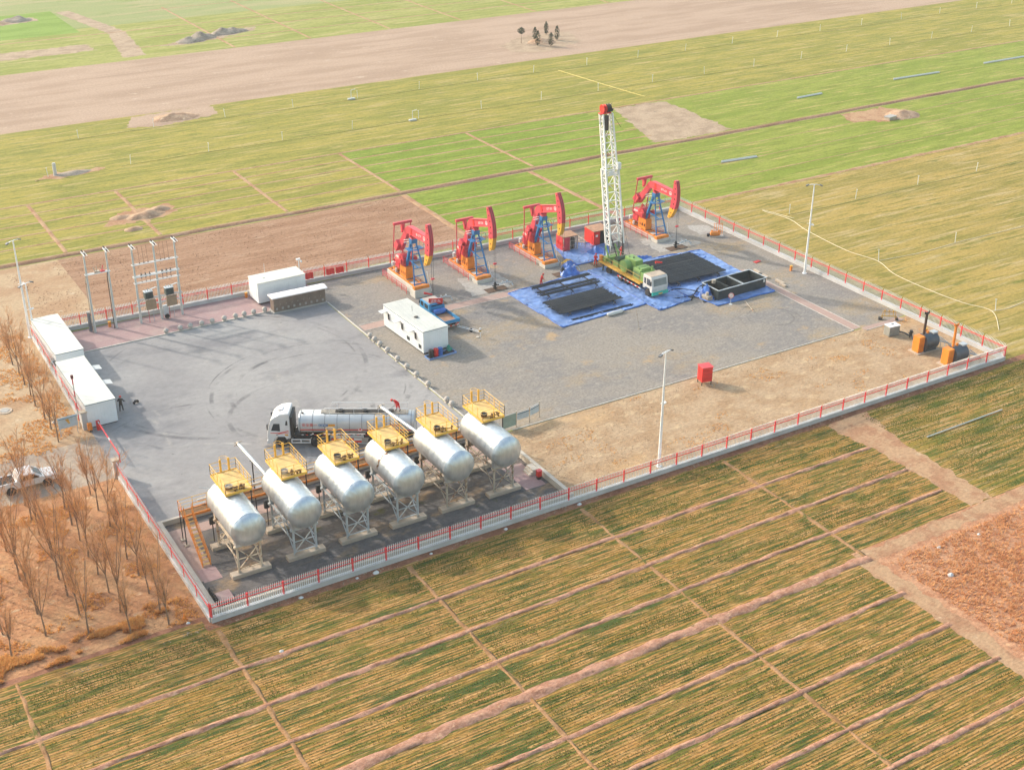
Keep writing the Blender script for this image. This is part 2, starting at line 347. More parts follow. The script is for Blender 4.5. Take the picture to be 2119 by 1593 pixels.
# inside the fence
rect('asphalt_yard', 'asphalt', .2, 33.9, 15.9, 55.0, .008); rect('asphalt_yard', 'asphalt', 27.0, 34.2, 53.9, 55.0, .0055)
rect('pink_pavement', 'pink_paving', 2.2, 34.2, 55.2, 61.4, .012)
rect('gravel_yard', 'grey_gravel', 34.2, 92.5, 14.7, 60.6, .008)
rect('yard_soil', 'yard_soil', 34.9, 92.6, .2, 14.5, .008)
rect('tank_yard', 'dark_gravel', .9, 34.7, .4, 15.6, .012)
rect('path', 'red_paving', 34.4, 56.5, 44.15, 45.75, .016); rect('path', 'red_paving', 84.05, 85.3, 14.9, 36.2, .016)
rect('path', 'red_paving', 85.3, 91.5, 13.9, 14.7, .016)
rect('path', 'red_paving', 1.1, 2.7, 5.7, 13.4, .020); rect('path', 'red_paving', 1.1, 33.6, 13.0, 14.4, .024)
rect('path', 'pink_paving', 1.3, 2.9, 5.4, 7.4, .028); rect('path', 'pink_paving', 32.0, 34.2, 4.1, 8.6, .028)
for x0 in (7.2, 12.2, 17.2, 21.2, 26.2, 31.2): rect('path', 'red_paving', x0, x0+1.5, 10.6, 13.0, .020)
sheet('concrete_apron', 'pale_concrete', [(79.5, 46.5), (86.5, 46.5), (85.5, 51.5), (80, 52)], .012)
sheet('concrete_apron', 'pale_concrete', [(50.5, 46.6), (56.5, 46.6), (57, 52.5), (51.5, 52.5)], .012)
sheet('concrete_apron', 'pale_concrete', [(88.5, 49), (91.8, 49), (91.8, 52.5), (89, 53)], .012)
def ridge(name, p, q, wd, h, m='ridge_soil', step=.6, rag=.12):
    p, q = Vector((*p, 0)), Vector((*q, 0)); L = (q-p).length; d = (q-p)/L; nrm = Vector((-d.y, d.x, 0)); n = max(2, int(L/step))
    b = MB(); vs = []; fs = []
    for i in range(n+1):
        c = p + d*(L*i/n); sft = noise.noise(c*.12)*wd*.12
        for t, hh in ((-.5, 0), (-.3, .6), (-.08, 1), (.12, .95), (.32, .55), (.5, 0)):
            k = 1+rag*3*noise.noise(Vector((c.x*.8+t*3, c.y*.8, 3)))
            vs.append(c + nrm*(t*wd*(1+rag*2*noise.noise(Vector((c.x*.7, c.y*.7, t*5))))+sft) + Vector((0, 0, max(.0, h*hh*k) + (.012 if hh else -.02))))
        if i: fs += [((i-1)*6+j, (i-1)*6+j+1, i*6+j+1, i*6+j) for j in range(5)]
    return struct(b.add(vs, fs).build(name, m, smooth=True))
for y in (-6.6, -11.5, -15.9, -25.6, -30.5, -35.3, -39.6, -44.5, -49.5): ridge('field_ridge', (-60 if y < -6 else -20, y), (50.4 if y < -20 else 65.4, y+.05), .52, .08, rag=.45, step=.3)
ridge('field_ridge', (-60, -20.4), (51.5, -20.4), 1.1, .11, rag=.35, step=.35)
for x in (-15, .1, 17.0, 34.6): ridge('field_ridge', (x, -1.2 if x > 0 else .3), (x+.1, -55), .42, .03, 'wheat_straw_soil', rag=.7, step=.3)
ridge('field_ridge', (51.3, -1.2), (51.4, -20), .42, .03, 'wheat_straw_soil', rag=.7, step=.3)
ridge('field_ridge', (-120, 86.6), (400, 86.6), 1.5, .22, 'tilled_soil', 1.)
ridge('field_ridge', (-150, 110.1), (450, 110.1), .6, .05, 'dirt_path', 2)
ridge('field_ridge', (97, 60.2), (400, 60.2), .5, .04, 'dirt_path', 2)
for x in (-8, 10.7, 23.7, 42.6, 61, 85.0): ridge('field_ridge', (x, 87.6), (x, 109.6), .7, .04, 'dirt_path', 1)
ridge('field_ridge', (60.4, 62.2), (60.6, 85.6), 1.1, .06, 'dirt_path', 1); ridge('field_ridge', (83.3, 60.6), (83.1, 85.6), 1.0, .05, 'dirt_path', 1)
for y in (92.3, 96.8, 101.3, 105.6): ridge('field_ridge', (-30, y), (61, y+.3), .5, .035, 'dirt_path', 1.5); ridge('field_ridge', (61, y+.3), (112, y-.2), .55, .035, 'dirt_path', 1.5)
for y in (65.5, 70, 74.8, 79.5): ridge('field_ridge', (60.8, y), (83, y-.3), .55, .035, 'dirt_path', 1.2)
for y in (66.5, 73, 79.5): ridge('field_ridge', (83.6, y), (220, y+1), .25, .02, 'dirt_path', 2)
for y, x0, x1 in ((203.5, 55, 300), (213, 60, 340), (222, 30, 400), (243, 70, 420)): ridge('field_ridge', (x0, y), (x1, y), .6, .04, 'dirt_path', 3)
for x in (74, 92, 112, 131, 152, 174): ridge('field_ridge', (x, 193.5), (x, 245), .7, .04, 'dirt_path', 3)
# kerbs
def kerb(p, q, wd=.14, h=.10, m='kerb_white'):
    p, q = Vector((*p, 0)), Vector((*q, 0)); L = (q-p).length; n = max(1, round(L/1.0)); b = MB()
    for i in range(n):
        a = p+(q-p)*(i/n); c = p+(q-p)*((i+1)/n-.012/L*1); b.bar(a+Vector((0, 0, h/2)), c+Vector((0, 0, h/2)), wd, h+random.uniform(-.008, .008))
    return struct(b.build('kerb', m))
mat('kerb_white', C(226, 218, 208, .62), .85, var=.14, scale=1.2, bump=.2)
kerb((34.05, 16.0), (34.05, 54.0)); kerb((2.2, 55.1), (27.0, 55.1)); kerb((36.9, 14.6), (84.0, 14.6), .1, .08)
kerb((84.0, 14.6), (84.0, 36), .07, .05); kerb((85.35, 14.9), (85.35, 36), .07, .05); kerb((34.4, 44.1), (56, 44.1), .06, .05); kerb((34.4, 45.8), (56, 45.8), .06, .05); kerb((85.3, 13.85), (91.5, 13.85), .07, .06)
# ---------------------------------------------------------------- object materials
W_ = .62
mat('white_paint', C(238, 238, 236, W_), .5, var=.06, scale=.8)
mat('white_steel', C(240, 241, 242, .85), .45, var=.10, scale=1.2, rust=C(170, 140, 116, .6), rust_amt=.68)
mat('red_paint', C(228, 74, 78, .9), .5, var=.14)
mat('red_bright', C(222, 46, 40, .8), .5, var=.12)
mat('plinth_white', C(222, 220, 220, .60), .85, var=.12, scale=.5, bump=.2, rust=C(180, 160, 146, W_), rust_amt=.66)
mat('bund_cream', C(226, 214, 198, W_), .9, var=.1, scale=.6, bump=.25, rust=C(190, 166, 142, W_), rust_amt=.64)
mat('concrete', C(214, 194, 172, W_), .9, var=.14, scale=1., bump=.3, rust=C(178, 140, 106, W_), rust_amt=.62)
mat('concrete_grey', C(196, 192, 186, W_), .9, var=.12, scale=1., bump=.3)
mat('steel_grey', C(198, 205, 210, .8), .5, .3, var=.12, rust=C(170, 140, 112, .6), rust_amt=.66)
mat('steel_rusty', C(196, 184, 168, .72), .65, .2, var=.15, rust=C(164, 112, 74, .6), rust_amt=.52)
mat('steel_cream', C(220, 200, 174, .75), .7, .1, var=.15, rust=C(176, 116, 78, .6), rust_amt=.54)
mat('steel_dark', C(78, 76, 76, .6), .55, .4, var=.2)
mat('yellow_paint', C(246, 190, 74, .8), .5, var=.12, scale=1.)
mat('yellow_deck', C(244, 202, 128, .75), .7, var=.12, scale=.8, rust=C(196, 140, 78, .66), rust_amt=.60)
mat('orange_paint', C(236, 140, 44, .75), .5, var=.12)
mat('blue_paint', C(44, 118, 176, .8), .45, var=.12)
mat('black_paint', C(40, 40, 42, .8), .5, var=.2)
mat('rubber', C(44, 42, 42, .8), .85, var=.2)
mat('glass_dark', C(44, 50, 58, .7), .12, 0., var=.1)
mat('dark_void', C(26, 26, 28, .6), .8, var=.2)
mat('hatch_brown', C(150, 112, 70, .6), .6, .3, var=.25, scale=4)
def cladding():
    k = N('cladding'); tc = k.n("ShaderNodeTexCoord").outputs["Object"]
    f = k.noise(k.mp(tc, (3, 1.2, 1)), 1., 5)
    c = k.mix(k.rng(f, .35, .65), C(196, 203, 208, .88), C(212, 218, 222, .88))
    f2 = k.noise(k.mp(tc, (2.5, 2.5, .5), (3, 1, 0)), 1., 7, .7)
    c = k.mix(k.rng(f2, .68, .78, 0, .35), c, C(176, 160, 140, .9))
    k.l(c, k.b.inputs["Base Color"]); k.b.inputs["Metallic"].default_value = .72
    k.l(k.rng(k.noise(tc, 3., 4), .3, .7, .36, .50), k.b.inputs["Roughness"])
    k.bump(k.noise(k.mp(tc, (4, 2.2, 4)), 1., 3), .25, .03); MATS['cladding'] = k.m
cladding()
# ---------------------------------------------------------------- picket fences on low walls
def picket_mesh():
    b = MB(); b.path([(0, 0, .5), (0, 0, 1.68), (0, .05, 1.86), (0, .17, 2.02)], [.036, .036, .03, .01], 4); return b.mesh('picket', 'white_steel')
PICKET = picket_mesh()
POST = MB().box(0, 0, 1.08, .11, .11, 1.30).box(0, 0, 1.745, .13, .13, .03).mesh('post', 'red_paint')
def fence(label, p, q, flip=1, single=0, pitch=.18, near_first=True, mat_plinth='plinth_white'):
    p, q = Vector((*p, 0)), Vector((*q, 0)); L = (q-p).length; a = math.atan2(q.y-p.y, q.x-p.x)
    t = thing('picket_fence', label, 'fence', p, a)
    MB().bx(0, L, -.13, .13, -.05, .42).build('plinth', mat_plinth, t, bevel=.01)
    MB().bx(0, L, -.16, .16, .422, .50).build('coping', mat_plinth, t, bevel=.01)
    n = round(L/3.08); s = L/n
    for i in range(n+1): inst('post', POST, t, (min(max(i*s, .06), L-.06), 0, 0))
    for z, y in ((1.40, -.045), (1.62, .05)): MB().bx(.06, L-.06, y-.025, y+.025, z-.035, z+.035).build('rail', 'red_paint', t)
    MB().bx(.06, L-.06, -.02, .02, .60, .64).build('bottom_rail', 'white_steel', t)
    b = MB(); k = 0
    for i in range(n):
        m = int(s/pitch)
        for j in range(1, m):
            x = i*s + s*j/m
            if k < single: inst('picket', PICKET, t, (x, 0, 0), (0, 0, 0 if flip > 0 else math.pi))
            else: b.path([(x, 0, .5), (x, 0, 1.68), (x, .05*flip, 1.86), (x, .17*flip, 2.02)], [.04, .04, .034, .012], 4)
            k += 1
    if b.v: tag(b.build('picket_row', 'white_steel', t), None, None, kind='stuff')
    return t
fence('long white picket fence with red posts beside the storage tanks and striped wheat', (0, 0), (92.8, 0), -1, 300)
fence('white picket fence with red posts beside the dry field and white hose', (92.8, .1), (92.4, 59.2), -1, 290)
fence('white picket fence with red posts behind the pump jacks and transformer poles', (92.2, 59.3), (2.9, 62.0), -1, 0)
fence('white picket fence with red posts between bare orchard and stair of the tanks', (0, 25.6), (0, .1), -1, 120)
fence('short white picket fence with red posts beside the two long cabins', (.4, 61.6), (-.1, 37.6), -1, 0)
def pillar(x, y, h, label, w=.55):
    t = thing('gate_pillar', label, 'pillar', (x, y, 0))
    MB().bx(-w/2, w/2, -w/2, w/2, 0, h).build('shaft', 'plinth_white', t, bevel=.015)
    MB().bx(-w/2-.08, w/2+.08, -w/2-.08, w/2+.08, h, h+.12).build('cap', 'concrete', t, bevel=.02)
pillar(-.05, 26.0, 1.9, 'pale gate pillar at the orchard end of the entrance')
pillar(-.1, 37.1, 1.9, 'pale gate pillar beside the corner of the long cabin')
mat('grey_brick', C(140, 140, 146, W_), .85, var=.12, bump=.3)
t = thing('gate_pillar', 'grey square pillar at the fence corner beside tall lamp masts', 'pillar', (2.6, 61.7, 0)); MB().bx(-.35, .35, -.3, .3, 0, 2.3).build('shaft', 'grey_brick', t, bevel=.01); MB().bx(-.42, .42, -.37, .37, 2.3, 2.42).build('cap', 'concrete_grey', t)
t = thing('gate_pillar', 'dark grey cable pillar at the foot of the twin pole frame', 'pillar', (6.75, 60.5, 0)); MB().tube((0, 0, 0), (0, 0, 2.4), .2, n=10).build('shaft', 'grey_brick', t); MB().tube((0, 0, 2.4), (0, 0, 2.5), .23, n=10).build('cap', 'concrete_grey', t)
# barrier boom at the entrance
t = thing('barrier_boom', 'red barrier boom lowered across the entrance beside the long cabin', 'barrier', (1.0, 36.2, 0))
MB().bx(-.18, .18, -.15, .15, 0, 1.05).build('cabinet', 'red_bright', t, bevel=.02)
for i in range(14): MB().bar((-.05*i/14, -.15-i*.54, .95), (-.05*(i+1)/14, -.15-(i+1)*.54, .95), .09, .14).build('boom_segment', 'red_paint' if i % 7 else 'white_paint', t)
MB().bx(-.06, .02, -7.6, -7.5, 0, .95).build('rest', 'red_paint', t)
# bund wall round the tanks
t = thing('bund_wall', 'low cream concrete wall enclosing the ground under the storage tanks', 'wall')
for x0, x1, y0, y1 in ((.55, .95, .55, 15.75), (34.6, 35.0, .55, 11.2), (.95, 34.6, .55, .80), (.95, 33.9, 15.45, 15.75)):
    MB().bx(x0, x1, y0, y1, 0, .62 if y1 < 15 or x0 > 1 else .5).build('wall_section', 'bund_cream', t, bevel=.02)
# ---------------------------------------------------------------- storage tanks
def railing(t, pts, z0, h=1.05, m='yellow_paint', r=.025, step=.95, closed=False, mids=2, name='railing', toe=.0):
    """posts and rails along a polyline; returns one mesh part per side"""
    out = []
    for a, b in zip(pts[:-1], pts[1:]):
        mb = MB(); A, B = Vector((*a, z0)), Vector((*b, z0)); L = (B-A).length; n = max(1, round(L/step))
        for i in range(n+1):
            p = A+(B-A)*i/n; mb.bar(p, p+Vector((0, 0, h)), r*1.6, r*1.6)
        for k in range(mids+1):
            hz = Vector((0, 0, h*(k+1)/(mids+1))); mb.tube(A+hz, B+hz, r if k == mids else r*.7, n=5)
        if toe: mb.bar(A+Vector((0, 0, toe/2)), B+Vector((0, 0, toe/2)), .02, toe)
        out.append(mb.build(name, m, t))
    return out
def tank(cx, label, leg='steel_grey', pipe=None, stain=False):
    t = thing('storage_tank', label, 'tank', (cx, 7.35, 0), 0, 'storage tanks in a row')
    Rr, cz = 1.5, 4.62
    prof = [(Rr, -3.0)]
    for i in range(1, 8): y = -3.0+6.0*i/8; prof += [(Rr, y-.025), (Rr+.010, y-.02), (Rr+.010, y+.02), (Rr, y+.025)]
    prof += [(Rr, 3.0)]
    MB().lathe(prof, 40, ROTX90, (0, 0, cz)).build('shell', 'cladding', t, smooth=R(35))
    random.seed(int(cx*10)); ph = [random.uniform(-1, 1) for _ in range(64)]
    for sgn, nm in ((-1, 'front_head'), (1, 'rear_head')):
        dp = [(Rr*math.cos(a), 3.0*sgn + sgn*.72*math.sin(a)) for a in [R(x) for x in (0, 14, 28, 42, 56, 68, 78, 86, 90)]]
        dp = [(Rr+.02, (3.0-.02)*sgn)] + [(max(r_, .0001), y) for r_, y in dp]
        MB().lathe(dp, 64, ROTX90, (0, 0, cz), ripple=lambda j, k: (.007*math.sin(j*math.pi)*0 + .026*ph[j])*min(1, k/3.)).build(nm, 'cladding', t, smooth=True)
    for y in (-2.45, 2.45):
        b = MB(); n = 12
        poly = [(Rr*1.012*math.cos(a), cz+Rr*1.012*math.sin(a)) for a in [R(-140+100*i/n) for i in range(n+1)]] + [(1.12, 2.98), (-1.12, 2.98)]
        b.prism(poly, y-.22, y+.22, 'Y'); b.build('saddle', 'cladding' if y < 0 else leg, t)
        MB().bx(-1.25, 1.25, y-.13, y+.13, 2.80, 2.975).build('cross_beam', leg, t)
        MB().bx(-1.72, 1.72, y-.38, y+.38, 0, .36).build('footing', 'concrete', t, bevel=.02)
        for x in (-1., 1.):
            MB().tube((x, y, .36), (x, y, 2.80), .105, n=8).build('leg', leg, t, smooth=R(40))
            MB().bx(x-.17, x+.17, y-.17, y+.17, .36, .40).bx(x-.06, x+.06, y-.14, y+.14, .40, .56).build('base_plate', 'steel_rusty', t)
        for p, q in (((-1, y, 1.62), (1, y, 1.62)), ((-1, y, .62), (1, y, .62)), ((-1, y, .62), (0, y, 1.62)), ((1, y, .62), (0, y, 1.62)), ((-1, y, 2.75), (0, y, 1.62)), ((1, y, 2.75), (0, y, 1.62))):
            MB().bar(p, q, .075).build('brace', leg, t)
    for x in (-1., 1.):
        MB().bx(x-.08, x+.08, -2.3, 2.3, 2.82, 2.96).build('side_beam', leg, t)
        for p, q in (((x, -2.45, .62), (x, -.1, 2.8)), ((x, 2.45, .62), (x, .1, 2.8)), ((x, -2.45, 1.62), (x, 2.45, 1.62))):
            MB().bar(p, q, .075).build('brace', leg, t)
    # platform on top
    x0, x1, y0, y1, zp = -.60, 1.72, .25, 4.02, 6.30
    MB().bx(x0, x1, y0, y1, zp, zp+.06).build('platform_floor', 'yellow_deck', t)
    for a, b in (((x0, y0), (x1, y0)), ((x0, y1), (x1, y1)), ((x0, y0), (x0, y1)), ((x1, y0), (x1, y1))):
        MB().bar((*a, zp+.02), (*b, zp+.02), .05, .22).build('platform_edge', 'yellow_paint', t)
    for rl in ([(x0, y0), (x1, y0)], [(x0, y0), (x0, y1)], [(x1, y0), (x1, y1)], [(x0, y1), (x0+.95, y1)], [(x1-.62, y1), (x1, y1)]): railing(t, rl, zp+.06, 1.08)
    for x in (x0+.95, x1-.62): MB().bx(x-.09, x+.09, y1-.04, y1+.04, zp+.1, zp+1.3).build('gate_post', 'yellow_paint', t)
    for z in (zp+.55, zp+1.05, zp+1.3): MB().path([(x0+.95, y1, z), (x0+1.05, y1+.45, z), (x0+1.32, y1+.58, z), (x1-.75, y1+.45, z), (x1-.62, y1, z)], .018, 5).build('ladder_hoop', 'yellow_paint', t)
    b = MB(); xa, xb = x0+1.1, x1-.8
    for x in (xa, xb): b.bar((x, y1+.06, 3.0), (x, y1+.06, zp+.1), .04)
    for i in range(11): b.bar((xa, y1+.06, 3.15+i*.29), (xb, y1+.06, 3.15+i*.29), .03)
    b.build('ladder', 'yellow_paint', t)
    for x, y in ((x0+.05, .5), (x1-.05, .5), (x1-.05, 2.8), (x0+.05, 2.8)):
        zb = cz + math.sqrt(max(.05, (Rr-.02)**2-min(abs(x), 1.45)**2)); MB().bar((x, y, zb-.05), (x, y, zp), .08).build('platform_leg', 'steel_dark' if x > 1 else 'steel_grey', t)
    MB().bar((x1-.06, 3.9, 2.9), (x1-.06, 3.9, zp), .1).build('platform_leg', 'steel_dark', t)
    h = MB(); h.tube((-.02, 1.05, 6.0), (-.02, 1.05, 6.62), .30, n=20); h.build('hatch', 'hatch_brown' if leg != 'steel_grey' else 'steel_rusty', t)
    b = MB(); b.lathe([(.24, 6.64), (.33, 6.64), (.33, 6.71), (.24, 6.71), (.24, 6.64)], 22, None, (-.02, 1.05, 0)); b.tube((-.02, 1.05, 6.62), (-.02, 1.05, 6.66), .27, n=20); b.build('hatch_lid', 'steel_rusty' if cx < 13 else 'steel_dark', t)
    b = MB()
    for i in range(7):
        x, y = random.uniform(.25, 1.25), random.uniform(.4, .8); b.tube((x, y, 6.1), (x, y, random.uniform(6.55, 6.85)), random.uniform(.05, .11), n=8)
        b.tube((x-.14, y, 6.62+random.uniform(-.1, .1)), (x+.14, y, 6.62), random.uniform(.04, .08), n=7)
    b.path([(.1, .7, 6.5), (.6, .55, 6.55), (1.2, .6, 6.5)], .06, 6); b.build('valve_cluster', 'hatch_brown', t, smooth=R(40))
    if pipe:
        a, bq = Vector(pipe[0]), Vector(pipe[1])
        MB().path([a+Vector((0, -1.0, -.15)), a, bq], .155, 12).build('loading_pipe', 'cladding', t, smooth=R(40))
        b = MB(); b.tube(bq, bq+Vector((0, .22, 0)), .2, n=12); b.bar(bq+Vector((-.35, .2, .12)), bq+Vector((.45, .2, .12)), .07); b.tube(bq+Vector((-.4, .1, -.1)), bq+Vector((0, .15, -.05)), .05, n=6); b.build('valve', 'steel_rusty', t)
        m = a.lerp(bq, .47); MB().tube((m.x, m.y, 0.02), (m.x, m.y, m.z-.14), .06, n=8).bar((m.x-.2, m.y, m.z-.16), (m.x+.2, m.y, m.z-.16), .07).build('pipe_stand', 'steel_dark', t)
    MB().bx(-1.45, -1.0, 2.9, 3.15, 2.2, 3.0).tube((-1.2, 3.05, .36), (-1.2, 3.05, 2.3), .05, n=6).build('outlet_valve', 'steel_dark', t)
    MB().tube((-.95, 2.75, 4.6+1.25), (-1.9, 3.35, 4.6+1.3), .025, n=5).build('sensor_arm', 'steel_grey', t)
    if stain:
        b = MB(); pr = []
        for j in range(14):
            a = R(95+j*6.5); y = .25+.12*math.sin(j*1.7); wdt = .10+.06*math.sin(j*2.3+1)
            for s in (-1, 1): pr.append((1.522*math.cos(a), y+s*wdt, cz+1.522*math.sin(a)))
        b.add(pr, [(2*j, 2*j+1, 2*j+3, 2*j+2) for j in range(13)]); b.build('oil_stain', 'stain_brown', t)
    return t
mat('stain_brown', C(150, 112, 84, .6), .6, .2, var=.3, scale=6)
tank(5.2, 'silver tank beside the orange stair', 'steel_cream')
tank(10.2, 'silver tank with a long white loading pipe reaching over empty asphalt', 'steel_grey', ((-1.05, 3.4, 5.55), (-1.05, 9.7, 5.30)))
tank(15.15, 'silver tank third from the orange stair, no pipe or stain', 'steel_grey')
tank(20.05, 'silver tank with a brown oil stain down its side', 'steel_grey', stain=True)
tank(25.05, 'silver tank with a long white loading pipe reaching onto the tanker truck', 'steel_rusty', ((-1.05, 3.4, 5.45), (-1.15, 10.4, 4.75)))
tank(30.0, 'silver tank beside the pink paved corner and red fire box', 'steel_rusty')
# ---------------------------------------------------------------- walkway behind the tanks and its stair
t = thing('walkway', 'orange steel walkway running behind the storage tanks with a stair', 'walkway', (0, 0, 0))
zw = 2.95
MB().bx(1.8, 32.5, 11.55, 12.45, zw, zw+.06).build('deck', 'hatch_brown', t)
for y in (11.5, 12.5): MB().bx(1.8, 32.5, y-.04, y+.04, zw-.14, zw+.1).build('edge_beam', 'orange_paint', t)
railing(t, [(1.8, 12.5), (32.5, 12.5)], zw+.1, 1.05, 'yellow_paint', step=1.3)
for c in (5.2, 10.2, 15.15, 20.05, 25.05, 30.0): railing(t, [(c+1.9, 11.5), (min(c+3.1, 32.4), 11.5)], zw+.1, 1.05, 'orange_paint', step=1.2)
railing(t, [(1.8, 11.5), (1.8, 12.5)], zw+.1, 1.05, 'orange_paint'); railing(t, [(2.75, 11.5), (4.0, 11.5)], zw+.1, 1.05, 'orange_paint')
for x in (1.85, 7.7, 12.7, 17.6, 22.6, 27.5, 32.4):
    for y in (11.5, 12.5):
        MB().tube((x, y, .1), (x, y, zw-.1), .05, n=6).build('post', 'steel_dark', t); MB().bx(x-.2, x+.2, y-.2, y+.2, 0, .12).build('footing', 'concrete', t)
st = MB(); 
for x in (1.95, 2.65): st.bar((x, 7.6, .05), (x, 11.5, zw), .05, .22)
st = st.build('stair', 'orange_paint', t)
for i in range(12):
    f = (i+.5)/12; MB().bx(1.97, 2.63, 7.6+3.9*f-.12, 7.6+3.9*f+.12, .05+(zw-.05)*f+.02, .05+(zw-.05)*f+.05).build('tread', 'yellow_deck', st)
for x in (1.95, 2.65):
    b = MB()
    for hz in (.5, 1.0): b.tube((x, 7.6, hz), (x, 11.5, zw+hz), .03, n=5)
    for i in range(5): y = 7.6+3.9*i/4; z = .05+(zw-.05)*i/4; b.bar((x, y, z), (x, y, z+1.), .04)
    b.build('handrail', 'orange_paint', st)
for dx, dz in ((0, .95), (-.1, .3)):
    f = thing('small_flag', 'small red flag tied to the top rail of the orange stair' if dx == 0 else 'small red flag tied below the walkway corner by the stair', 'flag', (1.75+dx, 11.45, zw+dz)); b = MB(); vs, fs = subdiv_quad(0, .5, 0, .3, 5, 3, lambda x, y: .04*math.sin(x*12)); b.add([(-.1, -.02+z-.3*x, y-.35*x) for x, y, z in vs], fs); b.build('cloth', 'red_bright', f)
t = thing('insulated_pipe', 'long white insulated pipe running beside the tank walkway', 'pipe', (0, 0, 0))
MB().path([(3.6, 12.85, 3.35), (33, 12.85, 3.35), (33.2, 12.85, 3.2), (33.2, 12.85, .1)], .13, 10).build('pipe', 'white_paint', t, smooth=R(40))
for x in (7.7, 17.6, 27.5): MB().tube((x, 12.85, 0.02), (x, 12.85, 3.23), .05, n=6).build('stand', 'steel_dark', t)
t = thing('insulated_pipe', 'white low pipe lying along the feet of the tanks', 'pipe', (0, 0, 0))
MB().path([(4.5, 10.9, .02), (4.5, 10.9, .5), (32, 10.9, .5), (32, 10.9, .02)], .11, 8).build('pipe', 'concrete', t, smooth=R(40))
# red fire box, small corner pit, tank-yard oddments
t = thing('fire_box', 'small red fire box on a stand inside the tank enclosure', 'fire box', (34.1, 5.2, 0)); MB().bx(-.22, .22, -.2, .2, .35, .95).build('box', 'red_bright', t, bevel=.02); MB().bx(-.18, .18, -.15, .15, 0, .35).build('stand', 'steel_dark', t); MB().bx(-.24, .24, -.22, .22, .952, .99).build('lid', 'red_paint', t)
t = thing('corner_pit', 'pink slab lid over a dark fenced pit in the tank yard corner', 'pit', (2.0, 2.4, 0))
MB().bx(-.6, .6, -.75, .75, .28, .36).build('lid', 'pink_paving', t); MB().bx(-.62, .62, -.77, .77, 0, .275).build('pit_wall', 'dark_void', t)
for i in range(8): MB().tube((-.95, -1.2+i*.3, .02), (-.95, -1.2+i*.3, .95), .09, n=8).build('drum', 'rubber', t)
t = thing('steps', 'pale concrete steps over the low cream wall beside the fire box', 'steps', (34.05, 6.6, 0))
for i in range(3): MB().bx(-.5+.2*i, .5, -.6, .6, .2*i, .2*(i+1)).build('step', 'bund_cream', t)
